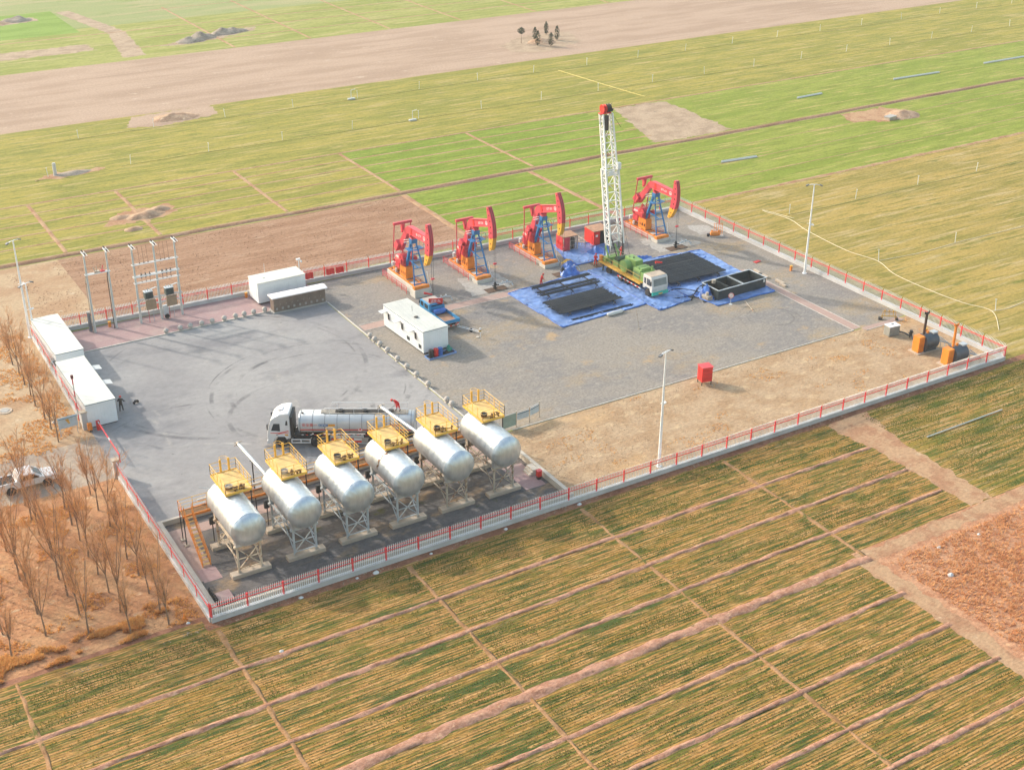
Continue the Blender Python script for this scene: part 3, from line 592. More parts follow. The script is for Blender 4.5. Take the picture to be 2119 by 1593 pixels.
# ---------------------------------------------------------------- pump jacks
mat('jack_red', C(214, 74, 88, .8), .45, var=.12, scale=.8)
mat('jack_dark_red', C(96, 18, 24, .8), .7, var=.2)
mat('jack_yellow', C(240, 176, 52, .75), .5, var=.1)
mat('cable_dark', C(62, 60, 60, .7), .5, .4, var=.2)
mat('lettering_white', C(244, 238, 238, .75), .6, var=.03)
mat('engine_red', C(206, 60, 72, .78), .45, var=.16, scale=2.)
mat('well_dirt', C(110, 84, 66, .6), .95, var=.3, scale=3., bump=.6)
SLOT_SHADE = MB().box(0, 0, 0, .62, .15, .22).mesh('slot_shade', 'jack_dark_red')  # solid blocks; shade of the head's holes is put into their dark red
def pump_jack(xc, zb, tilt, label, word):
    t = thing('pump_jack', label, 'pump jack', (xc, 53.5, 0), 0, 'pump jacks in a row along the back fence')
    rnd = random.Random(int(xc))
    MB().bx(-1.12, 1.12, -4.0, -2.6, 0, zb).build('foundation_block', 'concrete_white', t, bevel=.03)
    MB().bx(-.8, .8, -2.598, 4.5, 0, zb+.018).build('foundation', 'concrete_white', t, bevel=.03)
    # skid
    for x in (-.62, .62): MB().bx(x-.06, x+.06, -3.05, 4.3, zb+.02, zb+.2).build('skid_beam', 'orange_paint', t)
    for y in (-2.2, -.8, 2.2, 3.1, 4.2): MB().bx(-.53, .53, y-.08, y+.08, zb+.02, zb+.2).build('skid_crosspiece', 'orange_paint', t)
    MB().bx(-1.05, -.02, -3.75, -3.15, zb+.002, zb+.36).build('front_sill', 'orange_paint', t, bevel=.02); MB().bx(.02, 1.05, -3.75, -3.15, zb+.002, zb+.36).build('front_sill', 'orange_paint', t, bevel=.02)
    # samson post
    zt = zb+6.0; legs = []
    for s in (-1, 1):
        A, B = Vector((s*.86, -3.4, zb+.44)), Vector((s*.24, -1.75, zt)); legs.append((A, B))
        MB().bar(A, B, .15, .17).build('post_leg', 'blue_paint', t, bevel=.01)
    for f in (.03, .2, .37, .53, .67, .8): MB().bar(legs[0][0].lerp(legs[0][1], f), legs[1][0].lerp(legs[1][1], f), .09, .09).build('rung', 'blue_paint', t)
    MB().bar((-.1, -1.55, zt), (-.1, .15, zb+1.75), .34, .26).build('rear_strut', 'blue_paint', t, bevel=.015)
    MB().bar((-.05, .0, zb+2.9), (.1, -2.7, zb+2.45), .12).build('tie_bar', 'blue_paint', t)
    MB().bx(-.42, .42, -2.05, -1.35, zt-.55, zt).build('post_head', 'blue_paint', t, bevel=.02)
    zp = zb+4.75
    for x0, x1, y0, y1 in ((-1.0, -.35, -2.5, -1.3), (.35, 1.05, -2.5, -1.3), (-.35, .35, -2.75, -2.35)): MB().bx(x0, x1, y0, y1, zp, zp+.05).build('service_plate', 'blue_paint', t)
    b = MB()
    for x in (-.98, 1.03):
        for y in (-2.48, -1.32): b.bar((x, y, zp), (x, y, zp+.8), .03)
        b.bar((x, -2.48, zp+.8), (x, -1.32, zp+.8), .03)
    b.build('service_rail', 'blue_paint', t)
    b = MB(); b.bar((-.4, -1.2, zt-.2), (-.4, .2, zt-.75), .05); b.bar((-.4, -1.2, zt-.5), (-.4, .1, zt-1.0), .05); b.build('brake_rod', 'white_steel', t)
    MB().bx(-.3, .3, -2.0, -1.4, zt, zt+.35).tube((-.5, -1.7, zt+.4), (.5, -1.7, zt+.4), .16, n=12).build('pivot_bearing', 'jack_red', t)
    # walking beam, horse head: one swinging group expressed in beam axes
    pv = Vector((0, -1.7, zt+.42)); Mt = Matrix.Rotation(-tilt, 3, 'X')      # head (towards -y) rises with tilt
    def W(f, z, x=0): return pv + Mt @ Vector((x, -f, z))
    def prof(poly, x0, x1):
        mb = MB(); n = len(poly); vs = [W(f, z, x0) for f, z in poly]+[W(f, z, x1) for f, z in poly]
        mb.add(vs, [(i, (i+1) % n, n+(i+1) % n, n+i) for i in range(n)]+[tuple(range(n-1, -1, -1)), tuple(range(n, 2*n))]); return mb
    beam = prof([(4.05, .12), (4.05, .92), (-.8, 1.05), (-1.5, .72), (-4.0, -2.25), (-3.35, -2.85), (-1.05, -.05), (-.6, .12)], -.24, .24).build('walking_beam', 'jack_red', t, bevel=.015)
    for zz in (.10, .94): prof([(4.0, zz-.03), (4.0, zz+.03), (-.6, zz+.03+.1*(zz > .5)), (-.6, zz-.03+.1*(zz > .5))], -.33, .33).build('beam_flange', 'jack_red', t)
    prof([(.25, .1), (.25, 1.0), (-.1, 1.03), (-.1, .1)], -.29, .29).build('beam_collar', 'red_bright', t)
    prof([(-3.15, -2.0), (-3.75, -1.45), (-4.55, -2.35), (-3.9, -3.0)], -.62, .62).build('counterweight', 'jack_red', t, bevel=.03)
    eq = W(-2.75, .95); prof([(-2.6, .0), (-2.5, .8), (-3.0, .8), (-2.9, -.4)], -.2, .2).build('equalizer_bracket', 'jack_red', t)
    MB().bar(eq+Vector((-1.28, 0, 0)), eq+Vector((1.28, 0, 0)), .34, .32).build('equalizer_bar', 'jack_red', t, bevel=.03)
    # head: crescent with arc face centred on the pivot
    cy, Rf = .5, 4.95; a0, a1, na = R(-44), R(24), 16
    face = [(Rf*math.cos(a), cy+Rf*math.sin(a)) for a in [a0+(a1-a0)*i/na for i in range(na+1)]]
    def thick(i): u = i/na; return .28 + .86*math.sin(math.pi*min(1, max(0, (u*.92+.05))))**.8
    back = [(f-thick(i)*1.0, z) for i, (f, z) in enumerate(face)]
    sp = 5
    def head(i0, i1, nm, m): prof(face[i0:i1+1]+back[i0:i1+1][::-1], -.29, .29).build(nm, m, t, bevel=.015)
    head(0, sp, 'horsehead_tip', 'jack_yellow'); head(sp, na, 'horsehead', 'jack_red')
    for i in range(1, na, 2):
        f = face[i][0]-thick(i)*.42; z = face[i][1]; o = inst('slot_shade', SLOT_SHADE, t, W(f, z)); o.rotation_euler = (-tilt, 0, 0); o.scale = (.6/.62 if False else 1, .8+.6*math.sin(math.pi*i/na), .9)
    for s in (-.12, .12):
        pts = [W(f+.04, z, s) for f, z in face[::-1] if True]
        # rope leaves the face where the tangent is vertical
        k = max(range(len(pts)), key=lambda j: -pts[j].y); pts = pts[:k+1]
        end = Vector((pts[-1].x, pts[-1].y, 3.1 + zb*.3 + 1.2*math.sin(tilt))); MB().path(pts+[end], .022, 5).build('wire_rope', 'cable_dark', t); tip = end
    yw = tip.y
    MB().bx(-.2, .2, yw-.1, yw+.1, tip.z-.18, tip.z+.02).build('carrier_bar', 'jack_red' if tilt < .1 else 'engine_red', t)
    MB().tube((0, yw, 1.0), (0, yw, tip.z-.1), .028, n=6).build('polished_rod', 'cable_dark', t)
    # gearbox, motor
    MB().bx(-.52, .52, -.4, 1.3, zb+.22, zb+1.75).build('gear_pedestal', 'orange_paint', t, bevel=.03)
    for k in range(3): MB().bx(-.55, -.52, -.25+k*.5, -.02+k*.5, zb+.7, zb+1.1).build('pedestal_slot', 'dark_void' if xc > 60 and k < 2 else 'orange_dark', t)
    MB().lathe([(.35, -.62), (.72, -.55), (.76, 0), (.72, .55), (.35, .62)], 18, ROTY90, (0, .75, zb+2.45)).bx(-.5, .5, .0, 1.6, zb+1.76, zb+2.4).build('gearbox', 'engine_red', t, smooth=R(40))
    MB().lathe([(.25, -.5), (.55, -.46), (.55, .46), (.25, .5)], 14, ROTX90, (.1, 2.3, zb+2.0)).bx(-.35, .55, 1.8, 2.9, zb+.9, zb+1.6).build('motor', 'engine_red', t, smooth=R(40))
    MB().tube((-.2, 1.1, zb+3.1), (-.2, 1.1, zb+3.5), .08, n=8).path([(-.2, 1.1, zb+3.5), (-.2, .9, zb+3.65), (-.15, .6, zb+3.35)], .07, 6).build('vent_pipe', 'engine_red', t)
    MB().bx(-.35, .4, 2.8, 3.7, zb+.22, zb+.7).build('control_box', 'orange_paint', t, bevel=.02)
    MB().tube((-.45, 3.3, zb+.8), (-.45, 3.3, zb+1.35), .2, n=12).build('oil_drum', 'white_paint', t)
    MB().tube((-.5, 2.4, zb+.3), (-.5, 2.4, zb+.75), .16, n=10).build('oil_pot', 'white_paint', t)
    # cranks and pitmans
    for s in (-1, 1):
        e = eq+Vector((s*1.15, 0, -.1)); c0 = Vector((s*.95, .75, zb+2.45)); L = 5.0
        best = min((abs((c0+Vector((s*.2, 1.15*math.cos(a), 1.15*math.sin(a)))-e).length-L), a) for a in [i*.05-1.6 for i in range(64)])[1]
        pin = c0+Vector((s*.2, 1.15*math.cos(best), 1.15*math.sin(best)))
        MB().tube(e, pin, .07, n=8).build('pitman_rod', 'jack_red', t)
        d = (pin-c0); d.x = 0; MB().bar(c0-d*.9, c0+d*1.1, .16, .36).build('crank', 'engine_red', t, bevel=.02)
        MB().box(*(c0-d*.75+Vector((s*.14, 0, 0))), .22, .7, .6).build('crank_weight', 'engine_red', t, bevel=.05)
    # guard rails along both long sides
    for x in (-1.35, 1.3):
        y0, y1 = -2.1, 4.7; b = MB()
        for i in range(6): y = y0+(y1-y0)*i/5; b.bar((x, y, .02), (x, y, .95), .05)
        for z in (.35, .65, .95): b.bar((x, y0, z), (x, y1, z), .05)
        b.build('guard_rail', 'guard_red', t)
    b = MB()
    for z in (.35, .65, .95): b.bar((-1.35, 4.7, z), (1.3, 4.7, z), .035)
    b.build('guard_rail', 'guard_red', t)
    b = MB(); b.path([(.95, -3.3, zb+2.0), (1.1, -3.4, zb+.6), (1.35, -3.7, .4)], .03, 5); b.build('cable', 'white_steel', t)
    if word:
        text(word, .42, 'lettering_white', t, Matrix.Translation(W(2.0, .52, -.246)) @ (Matrix.Rotation(-tilt, 4, 'X') @ frame(0, 0, 0, (0, -1, 0), (0, 0, 1))), width=1.25)
        m = Matrix.Translation(W(3.45, .52, -.246)) @ (Matrix.Rotation(-tilt, 4, 'X') @ frame(0, 0, 0, (0, -1, 0), (0, 0, 1)))
        b = MB(); ro = [((.27 if k % 2 else .19)*math.cos(R(15*(k//2))), (.27 if k % 2 else .19)*math.sin(R(15*(k//2))), 0) for k in range(48)]
        b.add([m @ Vector(q) for q in ro], [(2*i, 2*i+1, (2*i+3) % 48, (2*i+2) % 48) for i in range(24)]); b.add([m @ Vector(q) for q in ((-.12, -.12, 0), (.12, -.12, 0), (0, .14, 0))], [(0, 1, 2)]); b.build('emblem', 'lettering_white', t)
    # wellhead: its own thing
    wl = thing('wellhead', {45.0: 'wellhead behind the blue truck with a white elbow of pipe', 53.9: 'wellhead with grey pipes at the end of the brick path', 64.1: 'oily wellhead beside the crumpled blue tarps', 82.4: 'wellhead behind the wide rack of black pipes'}[xc], 'wellhead', (xc, 53.5+yw, 0))
    MB().bx(-1.3, 1.6, -.65, .65, .012, .06).build('cellar_pit', 'well_dirt', wl)
    b = MB(); b.tube((0, 0, .05), (0, 0, 1.0), .12, n=10); b.tube((-.35, 0, .55), (.55, 0, .55), .08, n=8); b.tube((0, 0, .7), (0, 0, .8), .22, n=10); b.tube((0, 0, .25), (0, 0, .34), .25, n=10); b.build('valve_tree', 'cable_dark', wl, smooth=R(40))
    b = MB(); b.path([(.5, 0, .55), (1.2, .2, .6), (1.9, .25, .6), (2.5, .2, .45), (2.6, -.1, .05)], .07, 7); b.tube((1.2, .2, .45), (1.2, .2, .85), .09, n=8); b.tube((1.9, .25, .5), (1.9, .25, .8), .12, n=8); b.build('flow_pipe', 'steel_grey', wl, smooth=R(40))
    return t
mat('concrete_white', C(226, 220, 210, W_), .9, var=.1, scale=.8, bump=.2)
mat('guard_red', C(212, 76, 82, .8), .6, var=.15)
mat('orange_dark', C(180, 96, 30, .7), .6, var=.2)
pump_jack(45.0, 1.0, R(3), 'red and blue pump jack on a high white block near the blue truck', 'B 77')
pump_jack(53.9, .45, R(17), 'pump jack with raised head, standing between two other jacks near the brick path', 'B77-2X')
pump_jack(64.1, .45, R(18), 'pump jack with raised head beside the red steel cage and crumpled tarps', 'B77-3X')
pump_jack(82.4, .45, R(0), 'pump jack with level beam beside the fence corner and the lattice mast', 'B77-6X')
# ---------------------------------------------------------------- wheels shared by the vehicles
mat('rim_dusty', C(176, 152, 120, .6), .7, .1, var=.15); mat('rim_white', C(206, 204, 200, .6), .5, .3, var=.1); mat('rim_dark', C(96, 92, 90, .6), .5, .4, var=.15)
WH = {}
def wheel(parent, x, y, r, wd, side, rim='rim_white', rz=0.):
    """wheel at x,y in truck axes (axle along local Y)"""
    k = (r, wd, rim)
    if k not in WH:
        a = MB().lathe([(r*.58, -wd/2), (r*.9, -wd/2), (r, -wd*.32), (r, wd*.32), (r*.9, wd/2), (r*.58, wd/2)], 22, ROTX90).mesh('tyre', 'rubber', True)
        b = MB().lathe([(r*.58, -wd*.42), (r*.56, wd*.42), (r*.45, wd*.30), (r*.2, wd*.34), (r*.18, wd*.46), (.0001, wd*.46)], 18, ROTX90).mesh('rim', rim, R(35)); WH[k] = (a, b)
    wl = inst('wheel', None, parent, (x, y, r), (0, 0, rz)); wl.empty_display_size = .2
    inst('tyre', WH[k][0], wl, (0, 0, 0)); inst('rim', WH[k][1], wl, (0, 0, 0), (0, 0, 0 if side > 0 else math.pi))
    return wl
# ---------------------------------------------------------------- tanker truck: local +X forward, +Y its left side
mat('cab_white', C(240, 240, 240, .68), .3, var=.05); mat('tank_white', C(224, 228, 230, .62), .35, .15, var=.07, scale=.7, rust=C(188, 182, 174, .6), rust_amt=.68)
mat('stripe_red', C(226, 70, 52, .75), .45, var=.06); mat('sign_blue', C(48, 112, 164, .75), .5, var=.04); mat('sign_orange', C(236, 164, 36, .75), .5, var=.04); mat('chassis', C(66, 64, 64, .6), .6, .2, var=.2); mat('lamp_glass', C(220, 222, 214, .7), .15, var=.05); mat('band_grey', C(132, 134, 138, .6), .5, .3, var=.1); mat('soot_black', C(46, 42, 40, .7), .8, var=.3, scale=3.); mat('catwalk', C(176, 168, 156, .6), .7, .2, var=.2)
def tanker():
    hd = math.atan2(7.75, -12.75); front = Vector((15.0, 25.15, 0)); fx = Vector((math.cos(hd), math.sin(hd), 0)); Lt = 14.9
    t = thing('tanker_truck', 'white tanker truck with red stripe parked beside the storage tanks', 'tanker truck', front-fx*Lt/2, hd)
    F = Lt/2
    X = lambda d: F-d           # d metres behind the bumper
    prof = [(X(0.05), .55), (X(0.0), 1.25), (X(.06), 1.75), (X(.42), 2.95), (X(.75), 3.30), (X(1.3), 3.62), (X(1.9), 3.72), (X(2.3), 3.72), (X(2.3), .95), (X(1.95), .9), (X(1.75), 1.2), (X(.95), 1.2), (X(.7), .75), (X(.68), .55)]
    MB().prism([(a, b) for a, b in prof], -1.22, 1.22, 'Y').build('cab', 'cab_white', t, bevel=.10)
    ws = [(X(.065), 1.80), (X(.40), 2.90)]
    b = MB(); b.add([(ws[0][0]+.035, -1.05, ws[0][1]), (ws[0][0]+.035, 1.05, ws[0][1]), (ws[1][0]+.035, .98, ws[1][1]), (ws[1][0]+.035, -.98, ws[1][1])], [(0, 1, 2, 3)]); b.build('windshield', 'glass_dark', t)
    for s in (-1, 1):
        y = s*1.226
        b = MB(); b.add([(X(.42), y, 1.85), (X(1.32), y, 1.78), (X(1.32), y, 2.62), (X(.72), y, 2.62)], [(0, 1, 2, 3)]); b.build('side_window', 'glass_dark', t)
        b = MB(); b.add([(X(1.85), y, 2.45), (X(2.1), y, 2.45), (X(2.1), y, 2.95), (X(1.95), y, 2.95)], [(0, 1, 2, 3)]); b.build('sleeper_window', 'glass_dark', t)
        b = MB(); b.add([(X(.35), y*1.002, 1.55), (X(1.2), y*1.002, 1.52), (X(2.15), y*1.002, 1.78), (X(2.15), y*1.002, 1.88), (X(1.2), y*1.002, 1.62), (X(.35), y*1.002, 1.62)], [(0, 1, 2, 3, 4, 5)]); b.build('door_stripe', 'stripe_red', t)
        b = MB(); b.add([(X(1.1), y*1.002, 1.45), (X(2.2), y*1.002, 1.62), (X(2.2), y*1.002, 1.68), (X(1.1), y*1.002, 1.52)], [(0, 1, 2, 3)]); b.build('door_stripe', 'stripe_red', t)
        b = MB(); b.add([(X(1.75), y*1.003, 1.28), (X(2.1), y*1.003, 1.28), (X(2.1), y*1.003, 1.45), (X(1.75), y*1.003, 1.45)], [(0, 1, 2, 3)]); b.build('door_badge', 'sign_orange', t)
        MB().bx(X(1.0)-.1, X(1.0)+.1, s*1.225-.004, s*1.225+.012, 1.36, 1.42).build('door_handle', 'black_paint', t)
        MB().bx(X(.15), X(.05), s*1.28-.1, s*1.28+.1, 2.0, 2.55).bar((X(.25), s*1.18, 2.5), (X(.1), s*1.28, 2.5), .04).build('mirror', 'black_paint', t)
        MB().bx(X(.12), X(-.03), s*.85-.22, s*.85+.22, .82, 1.08).build('headlight', 'lamp_glass', t)
        MB().prism([(X(.72)+.02, .95), (X(.85), 1.3), (X(1.85), 1.3), (X(2.05), .95), (X(1.95), .93), (X(1.75), 1.2), (X(.95), 1.2), (X(.8), .93)], s*1.0, s*1.27, 'Y').build('mudguard', 'cab_white', t)
    MB().bx(X(.5), X(-.06), -1.2, 1.2, .38, .72).build('bumper', 'cab_white', t, bevel=.04); MB().bx(X(.1), X(-.02), -.75, .75, .95, 1.6).build('grille', 'band_grey', t)
    MB().bx(X(1.55), X(.9), -.35, .35, 3.66, 3.74).build('roof_hatch', 'lettering_white', t, bevel=.02)
    MB().bx(X(2.55), X(2.31), -1.1, 1.1, 1.2, 3.3).build('rear_screen', 'black_paint', t)
    for y in (-.42, .42): MB().bx(X(14.3), X(.8), y-.06, y+.06, .72, .98).build('chassis_rail', 'chassis', t)
    MB().bx(X(4.2), X(2.5), -.95, .95, .7, 1.05).build('fuel_tank', 'chassis', t, bevel=.05); MB().bx(X(3.9), X(2.7), -.9, .9, 1.055, 1.35).build('air_tanks', 'steel_dark', t, bevel=.05)
    b = MB(); b.path([(X(2.6), .1, 1.4), (X(3.0), .3, 1.75), (X(3.4), .1, 1.5)], .05, 6); b.path([(X(2.6), -.3, 1.5), (X(3.1), -.2, 1.9), (X(3.5), 0, 1.6)], .04, 6); b.build('hoses', 'steel_dark', t)
    for s in (-1, 1):
        b = MB()
        for z in (.5, .85): b.bx(X(4.25), X(2.35), s*1.18-.03, s*1.18+.03, z-.05, z+.05)
        for d in (2.4, 3.3, 4.2): b.bx(X(d)-.05, X(d)+.05, s*1.18-.025, s*1.18+.025, .45, .9)
        b.build('side_guard', 'cab_white', t)
        for d in (1.35, 4.75): wheel(t, X(d), s*(1.02 if d < 2 else .95), .52, .32 if d < 2 else .55, s)
        for d in (10.4, 11.7, 13.0): wheel(t, X(d), s*.95, .52, .5, s)
        for i in range(4):
            for k in range(2): MB().bx(X(6.3+i*.75+.72), X(6.3+i*.75), s*1.2-.02, s*1.2+.02, .55+k*.24, .55+k*.24+.2).build('side_panel', 'stripe_red' if (i+k) % 2 else 'cab_white', t)
        MB().bx(X(9.5), X(6.2), s*1.12-.04, s*1.12+.04, 1.06, 1.3).build('hose_locker', 'tank_white', t, bevel=.02)
        for i in range(26): MB().bx(X(3.4+i*.42+.2), X(3.4+i*.42), s*1.17-.012, s*1.17+.012, 1.34, 1.41).build('reflector', 'stripe_red' if i % 2 else 'cab_white', t)
        MB().bx(X(14.3), X(9.6), s*.75-.45, s*.75+.45, 1.12, 1.16).build('mudguard', 'chassis', t)
        MB().bx(X(6.0)-.06, X(6.0)+.06, s*.8-.06, s*.8+.06, .1, 1.2).build('landing_leg', 'chassis', t)
    # tank: rounded elliptical barrel
    zc, ry, rz = 2.32, 1.22, 1.02; n = 32
    def ring(d, k): return [(X(d), ry*k*math.copysign(abs(math.cos(a))**.85, math.cos(a)), zc+rz*k*math.copysign(abs(math.sin(a))**.85, math.sin(a))) for a in [2*math.pi*i/n for i in range(n)]]
    vs = []; fs = []; secs = [(3.05, .05), (3.05, .6), (3.1, .9), (3.25, 1.0), (14.35, 1.0), (14.5, .9), (14.55, .6), (14.55, .05)]
    for i, (d, k) in enumerate(secs):
        vs += ring(d, k)
        if i: fs += [((i-1)*n+j, (i-1)*n+(j+1) % n, i*n+(j+1) % n, i*n+j) for j in range(n)]
    b = MB(); b.add(vs, fs+[tuple(range(n)), tuple(range(len(vs)-n, len(vs)))]); b.build('tank', 'tank_white', t, smooth=R(35))
    for i in range(10):
        d = 3.3+i*1.21; b = MB(); v2 = ring(d, 1.012)+ring(d+.045, 1.012); b.add(v2, [(j, (j+1) % n, n+(j+1) % n, n+j) for j in range(n)]); b.build('tank_band', 'band_grey', t)
    def onside(s, u, z):   # point on barrel side at height z
        a = abs(z-zc)/rz; c = max(0, 1-a**(2/.85))**(.85/2); return s*(ry*c+.018)
    for s in (-1, 1):
        b = MB(); zz = [1.88, 1.92, 1.98, 2.02]; b.add([(X(d), onside(s, 0, z), z) for d in (3.3, 14.3) for z in zz], [(i, i+1, 5+i, 4+i) for i in range(3)]); b.build('tank_stripe', 'stripe_red', t)
        def panel(nm, m, d0, d1, z0, z1, k=6):
            b = MB(); vs = [(X(d0+(d1-d0)*u), onside(s, 0, z0+(z1-z0)*v/k), z0+(z1-z0)*v/k) for v in range(k+1) for u in (0, 1)]
            b.add(vs, [(2*i, 2*i+1, 2*i+3, 2*i+2) for i in range(k)]); return b.build(nm, m, t)
        panel('logo_panel', 'sign_blue', 5.15, 6.05, 2.33, 2.60); panel('logo_panel', 'sign_orange', 6.09, 6.75, 2.36, 2.58)
        yy = onside(s, 0, 2.45); tl = .16
        ex = Vector((-s, 0, 0)); ey = Vector((0, -s*tl, 1))
        text('CIMC', .27, 'lettering_white', t, frame(X(5.6), yy+s*.012, 2.465, ex, ey), width=.8)
        text('安全第一', .36, 'stripe_red', t, frame(X(4.25), onside(s, 0, 2.45)+s*.012, 2.48, ex, ey), width=1.5)
        b = MB(); m = frame(X(9.2), onside(s, 0, 2.0)+s*.014, 2.02, ex, ey)
        b.add([m @ Vector((.24*math.cos(R(15*k)), .24*math.sin(R(15*k)), 0)) for k in range(24)], [tuple(range(24))]); b.build('hazard_disc', 'cab_white', t)
        b = MB(); b.add([m @ Vector((q*math.cos(R(15*k)), q*math.sin(R(15*k)), .004)) for k in range(24) for q in (.20, .24)], [(2*i, 2*i+1, (2*i+3) % 48, (2*i+2) % 48) for i in range(24)]); b.add([m @ Vector((x, y, .004)) for x, y in ((-.09, -.1), (.09, -.1), (.11, .06), (0, .14), (-.1, .04))], [(0, 1, 2, 3, 4)]); b.build('hazard_mark', 'stripe_red', t)
        text('严禁烟火', .3, 'stripe_red', t, frame(X(12.7), onside(s, 0, 2.45)+s*.012, 2.48, ex, ey), width=1.3)
    MB().bx(X(13.9), X(5.6), -.42, .42, 3.3, 3.37).build('catwalk', 'catwalk', t); MB().bx(X(11.8), X(6.7), -.36, .2, 3.372, 3.42).build('manway_trough', 'soot_black', t)
    for d in (7.2, 9.6, 12.2): MB().tube((X(d), -.05, 3.42), (X(d), -.05, 3.56), .27, n=16).bar((X(d), -.35, 3.57), (X(d), .25, 3.57), .05).build('manway', 'steel_dark', t)
    for s, d0 in ((-1, 6.2), (1, 5.6)):
        b = MB()
        for d in (d0+.6, d0+3, d0+5.4, 13.8): b.bar((X(d), s*.62, 3.2), (X(d), s*.62, 4.05), .03)
        b.path([(X(d0), s*.62, 3.85), (X(d0+.15), s*.62, 4.05), (X(13.9), s*.62, 4.05)], .022, 6); b.build('top_rail', 'white_steel', t)
    b = MB()
    for y in (-.25, .25): b.bar((X(14.7), y, .8), (X(14.6), y, 3.3), .04)
    for i in range(7): b.bar((X(14.68), -.25, .95+i*.36), (X(14.68), .25, .95+i*.36), .03)
    b.build('ladder', 'steel_grey', t); MB().bx(X(14.75), X(14.6), -1.2, 1.2, .5, .72).build('rear_bumper', 'stripe_red', t)
    MB().bx(X(5.9), X(5.3), -.3, .3, 3.26, 3.4).build('tool_tray', 'catwalk', t); MB().bx(X(3.6), X(3.4), .3, .36, 3.25, 3.45).build('lug', 'steel_dark', t)
    return t
tanker()
# ---------------------------------------------------------------- workover rig truck: local -Y forward
mat('rig_green', C(126, 160, 88, .85), .55, var=.14, scale=1.2, rust=C(96, 110, 66, .7), rust_amt=.62); mat('rig_yellow', C(214, 164, 62, .72), .6, var=.15, rust=C(150, 104, 54, .7), rust_amt=.60)
mat('cab_worn', C(236, 232, 226, .64), .5, var=.06, rust=C(176, 120, 84, .6), rust_amt=.66); mat('teal_paint', C(56, 190, 168, .75), .5, var=.08); mat('mast_white', C(234, 234, 230, .85), .55, var=.1, rust=C(168, 150, 132, .6), rust_amt=.64); mat('rig_dark_green', C(74, 96, 72, .7), .6, var=.2)
mat('windshield', C(150, 160, 160, .6), .15, var=.15, scale=1.)
t = thing('workover_rig', 'workover rig truck with white cab, green machinery and tall white lattice mast', 'rig truck', (70.25, 40.2, 0))
prof = [(-5.85, .75), (-5.92, 1.5), (-5.72, 2.62), (-5.5, 2.78), (-3.95, 2.78), (-3.88, 1.0), (-4.3, .95), (-4.45, 1.2), (-5.3, 1.2), (-5.45, .75)]
MB().prism(prof, -1.22, 1.22, 'X').build('cab', 'cab_worn', t, bevel=.08)
MB().bx(-1.15, 1.15, -5.5, -4.05, 2.785, 2.82).build('roof_skin', 'concrete', t)
b = MB(); b.add([(-1.02, -5.915, 1.62), (1.02, -5.915, 1.62), (.98, -5.755, 2.5), (-.98, -5.755, 2.5)], [(0, 1, 2, 3)]); b.build('windshield', 'windshield', t)
for s in (-1, 1):
    b = MB(); b.add([(s*1.228, -5.55, 1.6), (s*1.228, -4.75, 1.6), (s*1.228, -4.75, 2.45), (s*1.228, -5.45, 2.45)], [(0, 1, 2, 3)]); b.build('side_window', 'glass_dark', t)
    b = MB(); b.add([(s*1.228, -4.6, 1.65), (s*1.228, -4.2, 1.65), (s*1.228, -4.2, 2.4), (s*1.228, -4.6, 2.4)], [(0, 1, 2, 3)]); b.build('rear_window', 'glass_dark', t)
    MB().bx(s*1.34-.09, s*1.34+.09, -5.75, -5.7, 1.75, 2.3).build('mirror', 'black_paint', t)
    for y in (-4.9, -.35, .95, 3.6): wheel(t, s*1.02, y, .52, .36, s, 'rim_dusty', -math.pi/2)
    MB().bx(s*.75-.2, s*.75+.2, -5.99, -5.92, 1.02, 1.22).build('headlight', 'lamp_glass', t)
MB().bx(-1.22, 1.22, -6.05, -5.86, .45, .85).build('bumper', 'teal_paint', t, bevel=.03)
MB().bx(-.3, .3, -6.06, -6.052, .55, .7).build('number_plate', 'sign_orange', t)
for x in (-.42, .42): MB().bx(x-.08, x+.08, -5.6, 5.4, .78, 1.12).build('chassis_rail', 'chassis', t)
MB().bx(-1.0, 1.0, -3.7, 5.3, 1.12, 1.3).build('deck', 'rig_dark_green', t)
for s in (-1, 1):
    MB().bx(s*1.2-.28, s*1.2+.28, -3.7, 5.4, 1.36, 1.44).build('side_deck', 'rig_yellow', t)
    MB().bx(s*1.47-.02, s*1.47+.02, -3.7, 5.4, 1.22, 1.48).build('deck_edge', 'rig_yellow', t)
    for i in range(12): MB().bx(s*1.3-.015, s*1.3+.015, -3.6+i*.42, -3.6+i*.42+.4, .62, .76).build('reflector', 'stripe_red' if i % 2 else 'cab_white', t)
    railing(t, [(s*1.45, -3.6), (s*1.45, 5.3)], 1.46, .85, 'rig_yellow' if s < 0 else 'steel_rusty', .022, 1.5, mids=1)
MB().bx(-.95, .95, -3.6, -3.0, 1.31, 2.55).bx(-.98, .98, -2.98, -1.5, 1.31, 2.75).build('engine_house', 'rig_green', t, bevel=.04)
MB().bx(-.7, .7, -2.9, -1.7, 2.751, 2.9).tube((-.8, -2.3, 2.8), (.8, -2.3, 2.8), .16, n=10).build('engine_lid', 'rig_green', t, bevel=.02)
for k in range(5): MB().bx(-.985, -.98, -2.9+k*.27, -2.72+k*.27, 1.6, 2.4).build('louvre', 'rig_dark_green', t)
MB().tube((.7, -3.2, 2.5), (.7, -3.2, 3.1), .14, n=10).tube((.5, -3.3, 2.55), (.95, -3.3, 2.55), .22, n=10).build('air_filter', 'rig_green', t, smooth=R(40))
MB().bx(-.2, .98, -.9, 1.4, 1.31, 3.15).build('transmission_house', 'rig_green', t, bevel=.05)
MB().lathe([(.25, -.62), (.82, -.6), (.82, .6), (.25, .62)], 20, ROTY90, (-.45, .55, 2.15)).build('winch_cover', 'rig_green', t, smooth=R(40))
